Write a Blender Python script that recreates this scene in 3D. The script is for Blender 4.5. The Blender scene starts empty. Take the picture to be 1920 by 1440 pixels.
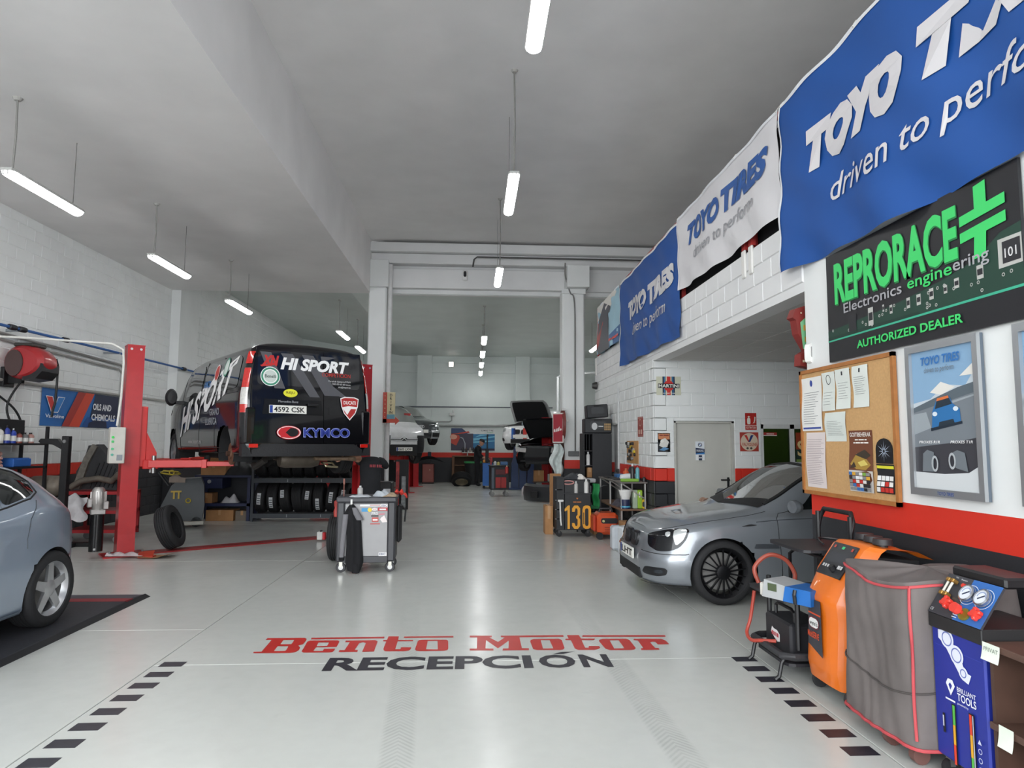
import bpy, math, random
from math import sin, cos, pi, radians, sqrt, atan2, hypot
from mathutils import Vector, Matrix
random.seed(7)
S = bpy.context.scene
COL = S.collection

# ------------------------------------------------------------------ camera
FPX, CAMH = 1250.0, 1.6
yaw = math.atan(72 / FPX); pit = math.atan(112 / hypot(FPX, 72)); roll = 0.005
Fv = Vector((sin(yaw) * cos(pit), cos(yaw) * cos(pit), sin(pit)))
Rv = Vector((cos(yaw), -sin(yaw), 0)); Uv = Rv.cross(Fv)
R2 = Rv * cos(roll) + Uv * sin(roll); U2 = -Rv * sin(roll) + Uv * cos(roll)
cd = bpy.data.cameras.new('camera'); cam = bpy.data.objects.new('camera', cd); COL.objects.link(cam)
cd.sensor_width = 36; cd.lens = FPX / 1920 * 36; cd.clip_end = 200
m = Matrix.Identity(4)
for i in range(3):
    m[i][0] = R2[i]; m[i][1] = U2[i]; m[i][2] = -Fv[i]
m[2][3] = CAMH
cam.matrix_world = m
S.camera = cam
# ------------------------------------------------------------------ world: overcast daylight coming in at the open entrance
W = bpy.data.worlds.new('sky'); S.world = W; W.use_nodes = True
W.node_tree.nodes['Background'].inputs[0].default_value = (0.93, 0.97, 1.0, 1)
W.node_tree.nodes['Background'].inputs[1].default_value = 5.4
pl = bpy.data.lights.new('entrance_portal', 'AREA'); pl.shape = 'RECTANGLE'; pl.size = 9.9; pl.size_y = 5.0
pl.cycles.is_portal = True
po = bpy.data.objects.new('entrance_portal', pl); COL.objects.link(po)
po.location = (-2.1, -1.95, 2.5); po.rotation_euler = (radians(90), 0, 0)
LAMP_E = 20.0
S.view_settings.view_transform = 'Standard'; S.view_settings.look = 'None'
S.view_settings.gamma = 1; S.view_settings.use_curve_mapping = False
S.view_settings.exposure = 0.5
S.cycles.use_denoising = True
S.cycles.max_bounces = 6; S.cycles.diffuse_bounces = 5; S.cycles.glossy_bounces = 2; S.cycles.transparent_max_bounces = 6; S.cycles.adaptive_threshold = 0.1
S.cycles.caustics_reflective = False; S.cycles.caustics_refractive = False
S.cycles.sample_clamp_indirect = 6

# ------------------------------------------------------------------ materials
def lin(c):
    if isinstance(c, str):
        c = [int(c[i:i + 2], 16) / 255 for i in (0, 2, 4)]
        c = [x / 12.92 if x <= .04045 else ((x + .055) / 1.055) ** 2.4 for x in c]
    return (c[0], c[1], c[2], 1)
MC = {}
def mat(col, rough=.5, metal=0, var=.06, scale=8, bump=0, emit=0, trans=0, coat=0, key=None, spec=.5):
    k = key or (col, rough, metal, var, scale, bump, emit, trans, coat, spec)
    if k in MC: return MC[k]
    m = bpy.data.materials.new('m_%s' % (col if isinstance(col, str) else 'c')); m.use_nodes = True
    nt = m.node_tree; b = nt.nodes['Principled BSDF']
    b.inputs['Roughness'].default_value = rough; b.inputs['Metallic'].default_value = metal
    b.inputs['Specular IOR Level'].default_value = spec
    if coat: b.inputs['Coat Weight'].default_value = coat; b.inputs['Coat Roughness'].default_value = .04
    c = lin(col); b.inputs['Base Color'].default_value = c
    if trans: b.inputs['Transmission Weight'].default_value = trans
    if emit:
        b.inputs['Emission Color'].default_value = c; b.inputs['Emission Strength'].default_value = emit
        if emit < 5: m.cycles.emission_sampling = 'NONE'
    if var or bump:
        tc = nt.nodes.new('ShaderNodeTexCoord'); n = nt.nodes.new('ShaderNodeTexNoise')
        n.inputs['Scale'].default_value = scale; n.inputs['Detail'].default_value = 4
        nt.links.new(tc.outputs['Object'], n.inputs['Vector'])
        if var:
            r = nt.nodes.new('ShaderNodeMapRange'); r.inputs[1].default_value = .3; r.inputs[2].default_value = .7
            r.inputs[3].default_value = 1 - var; r.inputs[4].default_value = 1 + var
            mx = nt.nodes.new('ShaderNodeVectorMath'); mx.operation = 'SCALE'; mx.inputs[0].default_value = c[:3]
            nt.links.new(n.outputs[0], r.inputs[0]); nt.links.new(r.outputs[0], mx.inputs['Scale'])
            nt.links.new(mx.outputs[0], b.inputs['Base Color'])
        if bump:
            bp = nt.nodes.new('ShaderNodeBump'); bp.inputs['Strength'].default_value = bump; bp.inputs['Distance'].default_value = .02
            nt.links.new(n.outputs[0], bp.inputs['Height']); nt.links.new(bp.outputs[0], b.inputs['Normal'])
    MC[k] = m; return m
def glass(tint='3a4a48', rough=.03):
    k = ('glass', tint)
    if k in MC: return MC[k]
    m = bpy.data.materials.new('m_glass_' + tint); m.use_nodes = True; nt = m.node_tree; nt.nodes.clear()
    o = nt.nodes.new('ShaderNodeOutputMaterial'); g = nt.nodes.new('ShaderNodeBsdfGlossy'); t = nt.nodes.new('ShaderNodeBsdfTransparent')
    f = nt.nodes.new('ShaderNodeFresnel'); f.inputs[0].default_value = 1.5; x = nt.nodes.new('ShaderNodeMixShader')
    g.inputs['Roughness'].default_value = rough; t.inputs[0].default_value = lin(tint)
    nt.links.new(f.outputs[0], x.inputs[0]); nt.links.new(t.outputs[0], x.inputs[1]); nt.links.new(g.outputs[0], x.inputs[2])
    nt.links.new(x.outputs[0], o.inputs[0]); MC[k] = m; return m

# ------------------------------------------------------------------ mesh builder
class MB:
    def __init__(s): s.v = []; s.f = []
    def add(s, vs, fs):
        o = len(s.v); s.v += [tuple(p) for p in vs]; s.f += [tuple(i + o for i in f) for f in fs]; return s
    def box(s, x0, y0, z0, x1, y1, z1, c=0):
        if x0 > x1: x0, x1 = x1, x0
        if y0 > y1: y0, y1 = y1, y0
        if z0 > z1: z0, z1 = z1, z0
        if not c:
            return s.add([(x0, y0, z0), (x1, y0, z0), (x1, y1, z0), (x0, y1, z0), (x0, y0, z1), (x1, y0, z1), (x1, y1, z1), (x0, y1, z1)],
                         [(0, 3, 2, 1), (4, 5, 6, 7), (0, 1, 5, 4), (1, 2, 6, 5), (2, 3, 7, 6), (3, 0, 4, 7)])
        c = min(c, (x1 - x0) * .49, (y1 - y0) * .49, (z1 - z0) * .49)
        def ring(i, z): return [(x0 + i, y0 + c, z), (x0 + c, y0 + i, z), (x1 - c, y0 + i, z), (x1 - i, y0 + c, z), (x1 - i, y1 - c, z), (x1 - c, y1 - i, z), (x0 + c, y1 - i, z), (x0 + i, y1 - c, z)]
        def rin(z): return [(x0 + c, y0 + c, z), (x0 + c, y0 + c, z), (x1 - c, y0 + c, z), (x1 - c, y0 + c, z), (x1 - c, y1 - c, z), (x1 - c, y1 - c, z), (x0 + c, y1 - c, z), (x0 + c, y1 - c, z)]
        v = ring(0, z0 + c) + ring(0, z1 - c) + [(x0 + c, y0 + c, z0), (x1 - c, y0 + c, z0), (x1 - c, y1 - c, z0), (x0 + c, y1 - c, z0), (x0 + c, y0 + c, z1), (x1 - c, y0 + c, z1), (x1 - c, y1 - c, z1), (x0 + c, y1 - c, z1)]
        f = [(i, (i + 1) % 8, 8 + (i + 1) % 8, 8 + i) for i in range(8)]
        b, t = 16, 20
        f += [(b, b + 3, b + 2, b + 1), (t, t + 1, t + 2, t + 3)]
        f += [(1, b, b + 1, 2), (3, b + 1, b + 2, 4), (5, b + 2, b + 3, 6), (7, b + 3, b, 0), (0, b, 1), (2, b + 1, 3), (4, b + 2, 5), (6, b + 3, 7)]
        f += [(9, 10, t + 1, t), (11, 12, t + 2, t + 1), (13, 14, t + 3, t + 2), (15, 8, t, t + 3), (8, 9, t), (10, 11, t + 1), (12, 13, t + 2), (14, 15, t + 3)]
        return s.add(v, f)
    def cyl(s, a, b, r, r2=None, n=14, cap=True):
        a = Vector(a); b = Vector(b); d = (b - a).normalized(); r2 = r if r2 is None else r2
        x = d.orthogonal().normalized(); y = d.cross(x)
        v = [a + (x * cos(2 * pi * i / n) + y * sin(2 * pi * i / n)) * r for i in range(n)] + [b + (x * cos(2 * pi * i / n) + y * sin(2 * pi * i / n)) * r2 for i in range(n)]
        f = [(i, (i + 1) % n, n + (i + 1) % n, n + i) for i in range(n)]
        if cap: f += [tuple(range(n - 1, -1, -1)), tuple(range(n, 2 * n))]
        return s.add(v, f)
    def tube(s, pts, r, n=8, closed=False):
        pts = [Vector(p) for p in pts]; N = len(pts); v = []; x = None
        for i, p in enumerate(pts):
            d = (pts[(i + 1) % N if closed else min(i + 1, N - 1)] - pts[(i - 1) % N if closed else max(i - 1, 0)]).normalized()
            x = d.orthogonal().normalized() if x is None else (x - d * x.dot(d)).normalized()
            y = d.cross(x)
            rr = r[i] if isinstance(r, (list, tuple)) else r
            v += [p + (x * cos(2 * pi * k / n) + y * sin(2 * pi * k / n)) * rr for k in range(n)]
        f = []
        for i in range(N if closed else N - 1):
            j = (i + 1) % N
            f += [(i * n + k, i * n + (k + 1) % n, j * n + (k + 1) % n, j * n + k) for k in range(n)]
        if not closed: f += [tuple(range(n - 1, -1, -1)), tuple(range((N - 1) * n, N * n))]
        return s.add(v, f)
    def lathe(s, prof, o=(0, 0, 0), ax='z', n=24, a0=0, a1=2 * pi):
        full = abs(a1 - a0 - 2 * pi) < 1e-6; k = n if full else n + 1; v = []
        for r, h in prof:
            for i in range(k):
                a = a0 + (a1 - a0) * i / n
                p = {'z': (r * cos(a), r * sin(a), h), 'x': (h, r * cos(a), r * sin(a)), 'y': (r * sin(a), h, r * cos(a))}[ax]
                v.append((p[0] + o[0], p[1] + o[1], p[2] + o[2]))
        f = []
        for j in range(len(prof) - 1):
            for i in range(k if full else n):
                f.append((j * k + i, j * k + (i + 1) % k, (j + 1) * k + (i + 1) % k, (j + 1) * k + i))
        return s.add(v, f)
    def prism(s, poly, d0, d1, fr=None):
        """poly 2D -> extruded; fr maps (x,y,d)->3D, default: d is y, (x,z) plane"""
        fr = fr or (lambda x, y, d: (x, d, y)); n = len(poly)
        v = [fr(x, y, d0) for x, y in poly] + [fr(x, y, d1) for x, y in poly]
        return s.add(v, [tuple(range(n)), tuple(range(2 * n - 1, n - 1, -1))] + [(i, n + i, n + (i + 1) % n, (i + 1) % n) for i in range(n)])
    def grid(s, fn, nu, nv):
        v = [fn(i / nu, j / nv) for i in range(nu + 1) for j in range(nv + 1)]
        return s.add(v, [(i * (nv + 1) + j, (i + 1) * (nv + 1) + j, (i + 1) * (nv + 1) + j + 1, i * (nv + 1) + j + 1) for i in range(nu) for j in range(nv)])
    def loft(s, secs, close=True, cap=True):
        n = len(secs[0]); v = [p for q in secs for p in q]; f = []
        for j in range(len(secs) - 1):
            for i in range(n if close else n - 1):
                f.append((j * n + i, j * n + (i + 1) % n, (j + 1) * n + (i + 1) % n, (j + 1) * n + i))
        if cap and close: f += [tuple(range(n - 1, -1, -1)), tuple(range((len(secs) - 1) * n, len(secs) * n))]
        return s.add(v, f)
    def xf(s, M, start=0):
        s.v = s.v[:start] + [tuple(M @ Vector(p)) for p in s.v[start:]]; return s
    def build(s, name, m, parent=None, smooth=None, cat=None):
        me = bpy.data.meshes.new(name); me.from_pydata(s.v, [], s.f); me.materials.append(m)
        if smooth:
            me.polygons.foreach_set('use_smooth', [True] * len(me.polygons))
            me.set_sharp_from_angle(angle=radians(smooth if smooth is not True else 40))
        me.update()
        o = bpy.data.objects.new(name, me); COL.objects.link(o); o.parent = parent
        return o
def sp(pts, n=6):
    pts = [Vector(p) for p in pts]; out = []
    for i in range(len(pts) - 1):
        a, b, c, d = pts[max(i - 1, 0)], pts[i], pts[i + 1], pts[min(i + 2, len(pts) - 1)]
        for k in range(n):
            t = k / n; out.append(.5 * ((2 * b) + (c - a) * t + (2 * a - 5 * b + 4 * c - d) * t * t + (3 * b - a - 3 * c + d) * t ** 3))
    return out + [pts[-1]]
def rz(a): return Matrix.Rotation(a, 4, 'Z')
def rx(a): return Matrix.Rotation(a, 4, 'X')
def ry(a): return Matrix.Rotation(a, 4, 'Y')
def tr(x, y, z): return Matrix.Translation((x, y, z))
def boxes(name, bs, m, parent, c=0):
    for b in bs: MB().box(*b, c).build(name, m, parent)
def tag(o, label, cat, group=None):
    o['label'] = label; o['category'] = cat
    if group: o['group'] = group
    return o
def thing(name, label, cat, loc=(0, 0, 0), a=0, group=None, tilt=None):
    o = bpy.data.objects.new(name, None); o.empty_display_size = .1; COL.objects.link(o)
    o.location = loc; o.rotation_euler = (tilt[0], tilt[1], a) if tilt else (0, 0, a)
    return tag(o, label, cat, group)
def one(name, mb, m, label, cat, loc=(0, 0, 0), a=0, group=None, smooth=None):
    o = mb.build(name, m, None, smooth); o.location = loc; o.rotation_euler = (0, 0, a); return tag(o, label, cat, group)
def struct(name, mb, m, parent=None, smooth=None):
    o = mb.build(name, m, parent, smooth)
    if not parent: o['kind'] = 'structure'
    return o
def copy_tree(o, parent=None):
    c = o.copy(); COL.objects.link(c); c.parent = parent
    for ch in list(o.children): copy_tree(ch, c)
    return c
# ------------------------------------------------------------------ flat print: lettering and shapes on a frame
TC = {}
def text2d(t, bold=0.0, shear=0.0, res=3, space=1.0):
    k = (t, bold, shear, res, space)
    if k in TC: return TC[k]
    cu = bpy.data.curves.new('t', 'FONT'); cu.body = t; cu.size = 1; cu.offset = bold; cu.shear = shear
    cu.resolution_u = res; cu.space_character = space; cu.fill_mode = 'FRONT' if hasattr(cu, 'fill_mode') else cu.fill_mode
    o = bpy.data.objects.new('t', cu); me = o.to_mesh()
    v = [(p.co.x, p.co.y) for p in me.vertices]; f = [tuple(p.vertices) for p in me.polygons]
    o.to_mesh_clear(); bpy.data.objects.remove(o); bpy.data.curves.remove(cu)
    x0 = min(p[0] for p in v); x1 = max(p[0] for p in v)
    TC[k] = ([(p[0] - x0, p[1]) for p in v], f, x1 - x0); return TC[k]
class Fr:
    """plane frame: origin O, unit axes U (right) and V (up); N = U x V faces the viewer"""
    def __init__(s, O, U, V): s.O = Vector(O); s.U = Vector(U).normalized(); s.V = Vector(V).normalized(); s.N = s.U.cross(s.V); s.warp = None; s.dd = .0015; s.k = 1
    def p(s, x, y, d=0):
        if s.warp: d += s.warp(x, y)
        return s.O + s.U * x + s.V * y + s.N * d
    def fan(s, pts, d):
        return MB().add([s.p(x, y, d) for x, y in pts], [tuple(range(len(pts)))])
def P_rect(x0, y0, x1, y1): return [[(x0, y0), (x1, y0), (x1, y1), (x0, y1)]]
def P_disc(cx, cy, r, ry_=None, n=28): return [[(cx + r * cos(2 * pi * i / n), cy + (ry_ or r) * sin(2 * pi * i / n)) for i in range(n)]]
def P_ring(cx, cy, r, r2, ry_=None, ry2=None, n=28, a0=0, a1=2 * pi):
    ry_ = ry_ or r; ry2 = ry2 or r2; q = lambda i: a0 + (a1 - a0) * i / n
    return [[(cx + r * cos(q(i)), cy + ry_ * sin(q(i))), (cx + r * cos(q(i + 1)), cy + ry_ * sin(q(i + 1))), (cx + r2 * cos(q(i + 1)), cy + ry2 * sin(q(i + 1))), (cx + r2 * cos(q(i)), cy + ry2 * sin(q(i)))] for i in range(n)]
def P_text(t, x, y, h, w=None, bold=.01, shear=0, res=3, align='l', space=1.0):
    v, f, tw = text2d(t, bold, shear, res, space); sy = h / .7; sx = sy if w is None else w / tw
    ox = x - (tw * sx if align == 'r' else tw * sx / 2 if align == 'c' else 0)
    return ('T', [(ox + a * sx, y + b * sy) for a, b in v], f)
def P_bars(x, y, w, h, ws=(3, 5, 2)):
    """print too small to read: word-shaped strokes"""
    u = w / (sum(ws) + .6 * (len(ws) - 1)); out = []
    for k in ws:
        out += P_rect(x, y, x + k * u, y + h); x += (k + .6) * u
    return out
def prints(fr, items, parent, d0=.002):
    """items: list of (colour or material, polys, name); each later item lies a little further out"""
    for i, it in enumerate(items):
        c, polys = it[0], it[1]; nm = it[2] if len(it) > 2 else 'print'
        m = mat(c, .5, var=0) if isinstance(c, str) else c
        d = d0 + fr.dd * i; mb = MB()
        polys = polys if isinstance(polys, list) else [polys]
        for qi, q in enumerate(polys):
            d = d0 + fr.dd * (i + .7 * qi / len(polys))
            if isinstance(q, tuple) and q and q[0] == 'T': mb.add([fr.p(x, y, d) for x, y in q[1]], q[2])
            else: mb.add([fr.p(x, y, d) for x, y in q], [tuple(range(len(q)))])
        o = mb.build(nm, m, parent)
def plate(fr, w, h, t, col, parent, name='panel', x=0, y=0, rough=.4):
    mb = MB().prism([(x, y), (x + w, y), (x + w, y + h), (x, y + h)], 0, -t, lambda a, b, d: fr.p(a, b, d))
    return mb.build(name, mat(col, rough, var=.02) if isinstance(col, str) else col, parent)
# ================================================================== SETTING
XL, XR, YB = -7.15, 2.88, 28.0
def wall_paint(name, white, band=True, bump=.15):
    m = bpy.data.materials.new(name); m.use_nodes = True; nt = m.node_tree; b = nt.nodes['Principled BSDF']
    g = nt.nodes.new('ShaderNodeNewGeometry'); sp = nt.nodes.new('ShaderNodeSeparateXYZ'); nt.links.new(g.outputs['Position'], sp.inputs[0])
    n = nt.nodes.new('ShaderNodeTexNoise'); n.inputs['Scale'].default_value = 1.3; n.inputs['Detail'].default_value = 6
    nt.links.new(g.outputs['Position'], n.inputs['Vector'])
    r = nt.nodes.new('ShaderNodeMapRange'); r.inputs[1].default_value = .3; r.inputs[2].default_value = .75; r.inputs[3].default_value = .93; r.inputs[4].default_value = 1.03
    nt.links.new(n.outputs[0], r.inputs[0])
    def mixc(f, a, c):
        x = nt.nodes.new('ShaderNodeMix'); x.data_type = 'RGBA'
        nt.links.new(f, x.inputs[0])
        for s_, v in ((6, a), (7, c)):
            if isinstance(v, tuple): x.inputs[s_].default_value = v
            else: nt.links.new(v, x.inputs[s_])
        return x.outputs[2]
    def gt(z):
        x = nt.nodes.new('ShaderNodeMath'); x.operation = 'GREATER_THAN'; x.inputs[1].default_value = z; nt.links.new(sp.outputs[2], x.inputs[0]); return x.outputs[0]
    c = lin(white)
    if band:
        c = mixc(gt(1.222), mixc(gt(1.018), lin('26272b'), lin('d3301f')), c)
        c2 = nt.nodes.new('ShaderNodeVectorMath'); c2.operation = 'SCALE'; nt.links.new(c, c2.inputs[0])
    else:
        c2 = nt.nodes.new('ShaderNodeVectorMath'); c2.operation = 'SCALE'; c2.inputs[0].default_value = c[:3]
    nt.links.new(r.outputs[0], c2.inputs['Scale']); nt.links.new(c2.outputs[0], b.inputs['Base Color'])
    b.inputs['Roughness'].default_value = .55
    n2 = nt.nodes.new('ShaderNodeTexNoise'); n2.inputs['Scale'].default_value = 60; n2.inputs['Detail'].default_value = 3; nt.links.new(g.outputs['Position'], n2.inputs['Vector'])
    bp = nt.nodes.new('ShaderNodeBump'); bp.inputs['Strength'].default_value = bump; bp.inputs['Distance'].default_value = .004
    nt.links.new(n2.outputs[0], bp.inputs['Height']); nt.links.new(bp.outputs[0], b.inputs['Normal'])
    return m
M_WALL = wall_paint('m_wall_paint', 'e9ebea')
M_PLAIN = wall_paint('m_white_paint', 'e6e6e6', band=False)
M_CEIL = wall_paint('m_ceiling_paint', 'eceae9', band=False, bump=.05)
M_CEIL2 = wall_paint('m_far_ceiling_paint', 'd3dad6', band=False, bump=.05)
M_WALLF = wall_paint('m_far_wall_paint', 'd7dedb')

def floor_mat():
    m = bpy.data.materials.new('m_floor'); m.use_nodes = True; nt = m.node_tree; b = nt.nodes['Principled BSDF']; L = nt.links.new
    def N(t, **k):
        n = nt.nodes.new(t)
        for a, v in k.items(): setattr(n, a, v)
        return n
    def mth(op, a, c=None):
        n = N('ShaderNodeMath', operation=op)
        for i, v in enumerate((a, c)):
            if v is None: continue
            if isinstance(v, (int, float)): n.inputs[i].default_value = v
            else: L(v, n.inputs[i])
        return n.outputs[0]
    g = N('ShaderNodeNewGeometry'); sp = N('ShaderNodeSeparateXYZ'); L(g.outputs['Position'], sp.inputs[0]); X, Y = sp.outputs[0], sp.outputs[1]
    def noise(s, d=5, vec=None):
        n = N('ShaderNodeTexNoise'); n.inputs['Scale'].default_value = s; n.inputs['Detail'].default_value = d; L(vec or g.outputs['Position'], n.inputs['Vector']); return n.outputs[0]
    def rng(v, a, c, lo, hi):
        n = N('ShaderNodeMapRange'); n.inputs[1].default_value = a; n.inputs[2].default_value = c; n.inputs[3].default_value = lo; n.inputs[4].default_value = hi; L(v, n.inputs[0]); return n.outputs[0]
    big = rng(noise(.7), .35, .7, .97, 1.03); fine = rng(noise(9, 8), .3, .62, .975, 1.01); scuff = rng(noise(3.2, 10), .68, .78, 1.0, .9)
    v = mth('MULTIPLY', mth('MULTIPLY', big, fine), scuff)
    # two chevron tyre tracks running in from the entrance
    for x0, k in ((-.13, -.068), (1.2, -.028)):
        d = mth('ABSOLUTE', mth('SUBTRACT', X, mth('ADD', mth('MULTIPLY', Y, k), x0)))
        band = rng(d, .07, .1, 1, 0)
        ph = mth('SINE', mth('MULTIPLY', mth('ADD', Y, mth('MULTIPLY', d, 1.1)), 150))
        fade = rng(Y, 3.0, 8.0, 1, .0)
        msk = mth('MULTIPLY', mth('MULTIPLY', band, fade), mth('MULTIPLY', rng(ph, -.3, .5, .35, 1), rng(noise(2.5, 3), .3, .6, .3, 1)))
        v = mth('MULTIPLY', v, mth('SUBTRACT', 1, mth('MULTIPLY', msk, .24)))
    sc = N('ShaderNodeVectorMath', operation='SCALE'); sc.inputs[0].default_value = lin('c9cbc6')[:3]; L(v, sc.inputs['Scale']); L(sc.outputs[0], b.inputs['Base Color'])
    L(rng(noise(1.5, 3), .3, .7, .19, .27), b.inputs['Roughness'])
    b.inputs['Specular IOR Level'].default_value = .5
    return m
M_FLOOR = floor_mat(); M_JOINT = mat('3d403e', .8)
fl = struct('floor', MB().box(-11, -14, -.12, 12, 30, -.012), M_JOINT)
xs = [-7.15, -2.28, 2.165, 7.6]
rows = {0: [-2, 2.2, 6.02, 9.4, 13.5, 17.6, 22.0, 28.0], 1: [-2, 1.2, 5.09, 9.35, 13.5, 17.6, 22.0, 28.0], 2: [-2, 1.2, 5.3, 9.6, 13.5, 17.6, 22.0, 28.0]}
for c in range(3):
    for a, b in zip(rows[c], rows[c][1:]):
        MB().box(xs[c] + .004, a + .003, -.012, xs[c + 1] - .004, b - .003, 0, .002).build('floor_slab', M_FLOOR, fl)
MB().box(-11, -14, -.012, 12, -2.003, -.004).build('forecourt', mat('6f7172', .85, bump=.3), fl)

# concrete blocks: each its own piece
def block_wall(parent, O, U, N, length, z0, z1, holes=(), limit=300, key=None, m=None, phase=0):
    """O at floor level, U along the wall, N towards the viewer"""
    m = m or M_WALL; O = Vector(O); U = Vector(U); N = Vector(N); cells = []
    k = 0; z = .02 + .2 * round((z0 - .02) / .2)
    while z < z1 - .02:
        h = min(.2, z1 - z); x = -(.2 if (k + phase) % 2 else 0)
        while x < length - .01:
            a, b = max(x, 0), min(x + .4, length)
            parts = [(a, b)]
            for hx0, hx1, hz0, hz1 in holes:
                if z + .1 < hz1 and z + .1 > hz0:
                    np_ = []
                    for p, q in parts:
                        if q <= hx0 or p >= hx1: np_.append((p, q)); continue
                        if p < hx0: np_.append((p, hx0))
                        if q > hx1: np_.append((hx1, q))
                    parts = np_
            for p, q in parts:
                if q - p > .05: cells.append((p, q, z, h))
            x += .4
        z += .2; k += 1
    if key: cells.sort(key=key)
    shared = {}; rest = MB()
    for i, (p, q, z, h) in enumerate(cells):
        ck = (round(q - p, 3), round(h, 3))
        def geo(mb, ox, oz):
            w, hh, e = ck[0] - .007, ck[1] - .007, .007
            pr = .011 if i % 7 else .014
            def pt(x, y, d): return U * (ox + x) + N * d + Vector((0, 0, oz + y))
            v = [pt(.0035, .0035, 0), pt(.0035 + w, .0035, 0), pt(.0035 + w, .0035 + hh, 0), pt(.0035, .0035 + hh, 0),
                 pt(.0035 + e, .0035 + e, pr), pt(.0035 + w - e, .0035 + e, pr), pt(.0035 + w - e, .0035 + hh - e, pr), pt(.0035 + e, .0035 + hh - e, pr)]
            mb.add(v, [(4, 5, 6, 7), (0, 1, 5, 4), (1, 2, 6, 5), (2, 3, 7, 6), (3, 0, 4, 7)])
        if i < limit:
            if ck not in shared:
                mb = MB(); geo(mb, 0, 0); o = mb.build('concrete_block', m, parent); shared[ck] = o.data
            else:
                o = bpy.data.objects.new('concrete_block', shared[ck]); COL.objects.link(o); o.parent = parent
            o.location = O + U * p + Vector((0, 0, z))
        else: geo(rest, O.dot(U) * 0 + p, z)
    if rest.v:
        rest.v = [tuple(Vector(a) + O) for a in rest.v]
        o = rest.build('concrete_block', m, parent); o['kind'] = 'stuff'

# left wall (front hall), pilaster, left wall of the far hall
wl = struct('wall_left', MB().box(XL - .25, -2, 0, XL, 28, 6.2), M_WALL)
block_wall(wl, (XL, 8.6, 0), (0, 1, 0), (1, 0, 0), 7.35, .02, 5.18, key=lambda c: c[0] + (3 if c[2] < .7 else 0) + (1.5 if c[2] < 1.0 else 0))
pz_ = struct('trim_1', MB().box(XL, 15.95, 0, XL + .22, 17.0, 5.9), M_WALL)
block_wall(pz_, (XL, 17.0, 0), (0, 1, 0), (1, 0, 0), 7.0, 2.42, 5.9, limit=120, key=lambda c: c[0] - c[2] * .4)
# back wall with pilasters
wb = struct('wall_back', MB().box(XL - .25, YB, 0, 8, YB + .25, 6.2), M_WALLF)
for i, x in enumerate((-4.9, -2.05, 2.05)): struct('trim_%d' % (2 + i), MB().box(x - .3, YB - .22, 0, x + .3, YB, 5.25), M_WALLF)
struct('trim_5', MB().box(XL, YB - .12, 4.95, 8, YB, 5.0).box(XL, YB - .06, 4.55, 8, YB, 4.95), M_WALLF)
# ceilings
cl = struct('ceiling', MB().box(XL - .25, -2, 5.18, -2.5, 15.95, 5.4).box(-2.56, -2, 5.4, -2.5, 15.95, 6.46).box(-2.56, -2, 6.46, 8, 16.6, 6.6), M_CEIL)
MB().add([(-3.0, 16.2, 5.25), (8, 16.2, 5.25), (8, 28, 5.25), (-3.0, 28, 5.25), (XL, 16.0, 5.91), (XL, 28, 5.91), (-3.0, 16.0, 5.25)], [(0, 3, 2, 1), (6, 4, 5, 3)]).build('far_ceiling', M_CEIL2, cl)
MB().add([(XL, 15.95, 5.18), (-2.5, 15.95, 5.18), (-2.5, 15.97, 6.2), (XL, 15.97, 6.2)], [(0, 1, 2, 3)]).build('ceiling_end', M_CEIL, cl)
# beams over the passage
struct('trim_6', MB().box(-2.5, 15.75, 6.18, 8, 16.4, 6.40, .01).box(-2.5, 15.9, 5.93, 8, 16.4, 6.17, .01), M_PLAIN)
struct('trim_7', MB().box(-2.05, 16.05, 5.36, 2.3, 16.35, 5.84, .01).box(2.6, 16.15, 5.36, 8, 16.35, 5.84, .01).box(-2.05, 16.2, 5.8, 8, 16.3, 5.95), M_PLAIN)
MBw = MB().box(-2.5, 16.25, 5.24, 8, 16.4, 6.46)
struct('wall_beam', MBw, M_PLAIN)
struct('ceiling_leak_cover', MB().box(XL - .25, 15.97, 6.2, 8, 28.3, 6.4), M_PLAIN)  # unseen cover added above the far hall to block light leaks
# columns
def column(n, x0, x1, extra):
    mb = MB().box(x0, 15.8, 0, x1, 16.3, 5.32, .03)
    return mb
struct('trim_8', column(0, -2.52, -2.1, 0).box(-2.5, 15.78, 5.32, -2.06, 16.3, 5.98, .01), M_WALL)
struct('trim_9', column(0, 2.12, 2.66, 0).box(2.2, 15.5, 5.33, 2.74, 16.3, 5.86, .01).box(2.1, 15.74, 5.22, 2.68, 15.8, 5.33), M_WALL)
# right side: near pillar wall, mezzanine, bay, office front, side wall
wr = struct('wall_right', MB().box(XR, -2, 0, XR + .3, 5.58, 3.63), M_WALL)
par = struct('trim_10', MB().box(XR, 5.58, 2.94, XR + .22, 15.6, 3.63), M_PLAIN)
block_wall(par, (XR, 5.58, 0), (0, 1, 0), (-1, 0, 0), 10.0, 3.02, 3.63, m=M_PLAIN, limit=120)
mz = struct('trim_11', MB().box(XR + .22, -2, 2.97, 8, 15.6, 3.2), M_PLAIN)
struct('wall_outer', MB().box(7.6, -2, 0, 7.85, 28, 6.5), M_PLAIN)
struct('wall_front', MB().box(XR, -2.25, 0, 8, -2, 6.6).box(XL - .25, -2.25, 5.0, 8, -2, 6.6), M_PLAIN)
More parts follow.
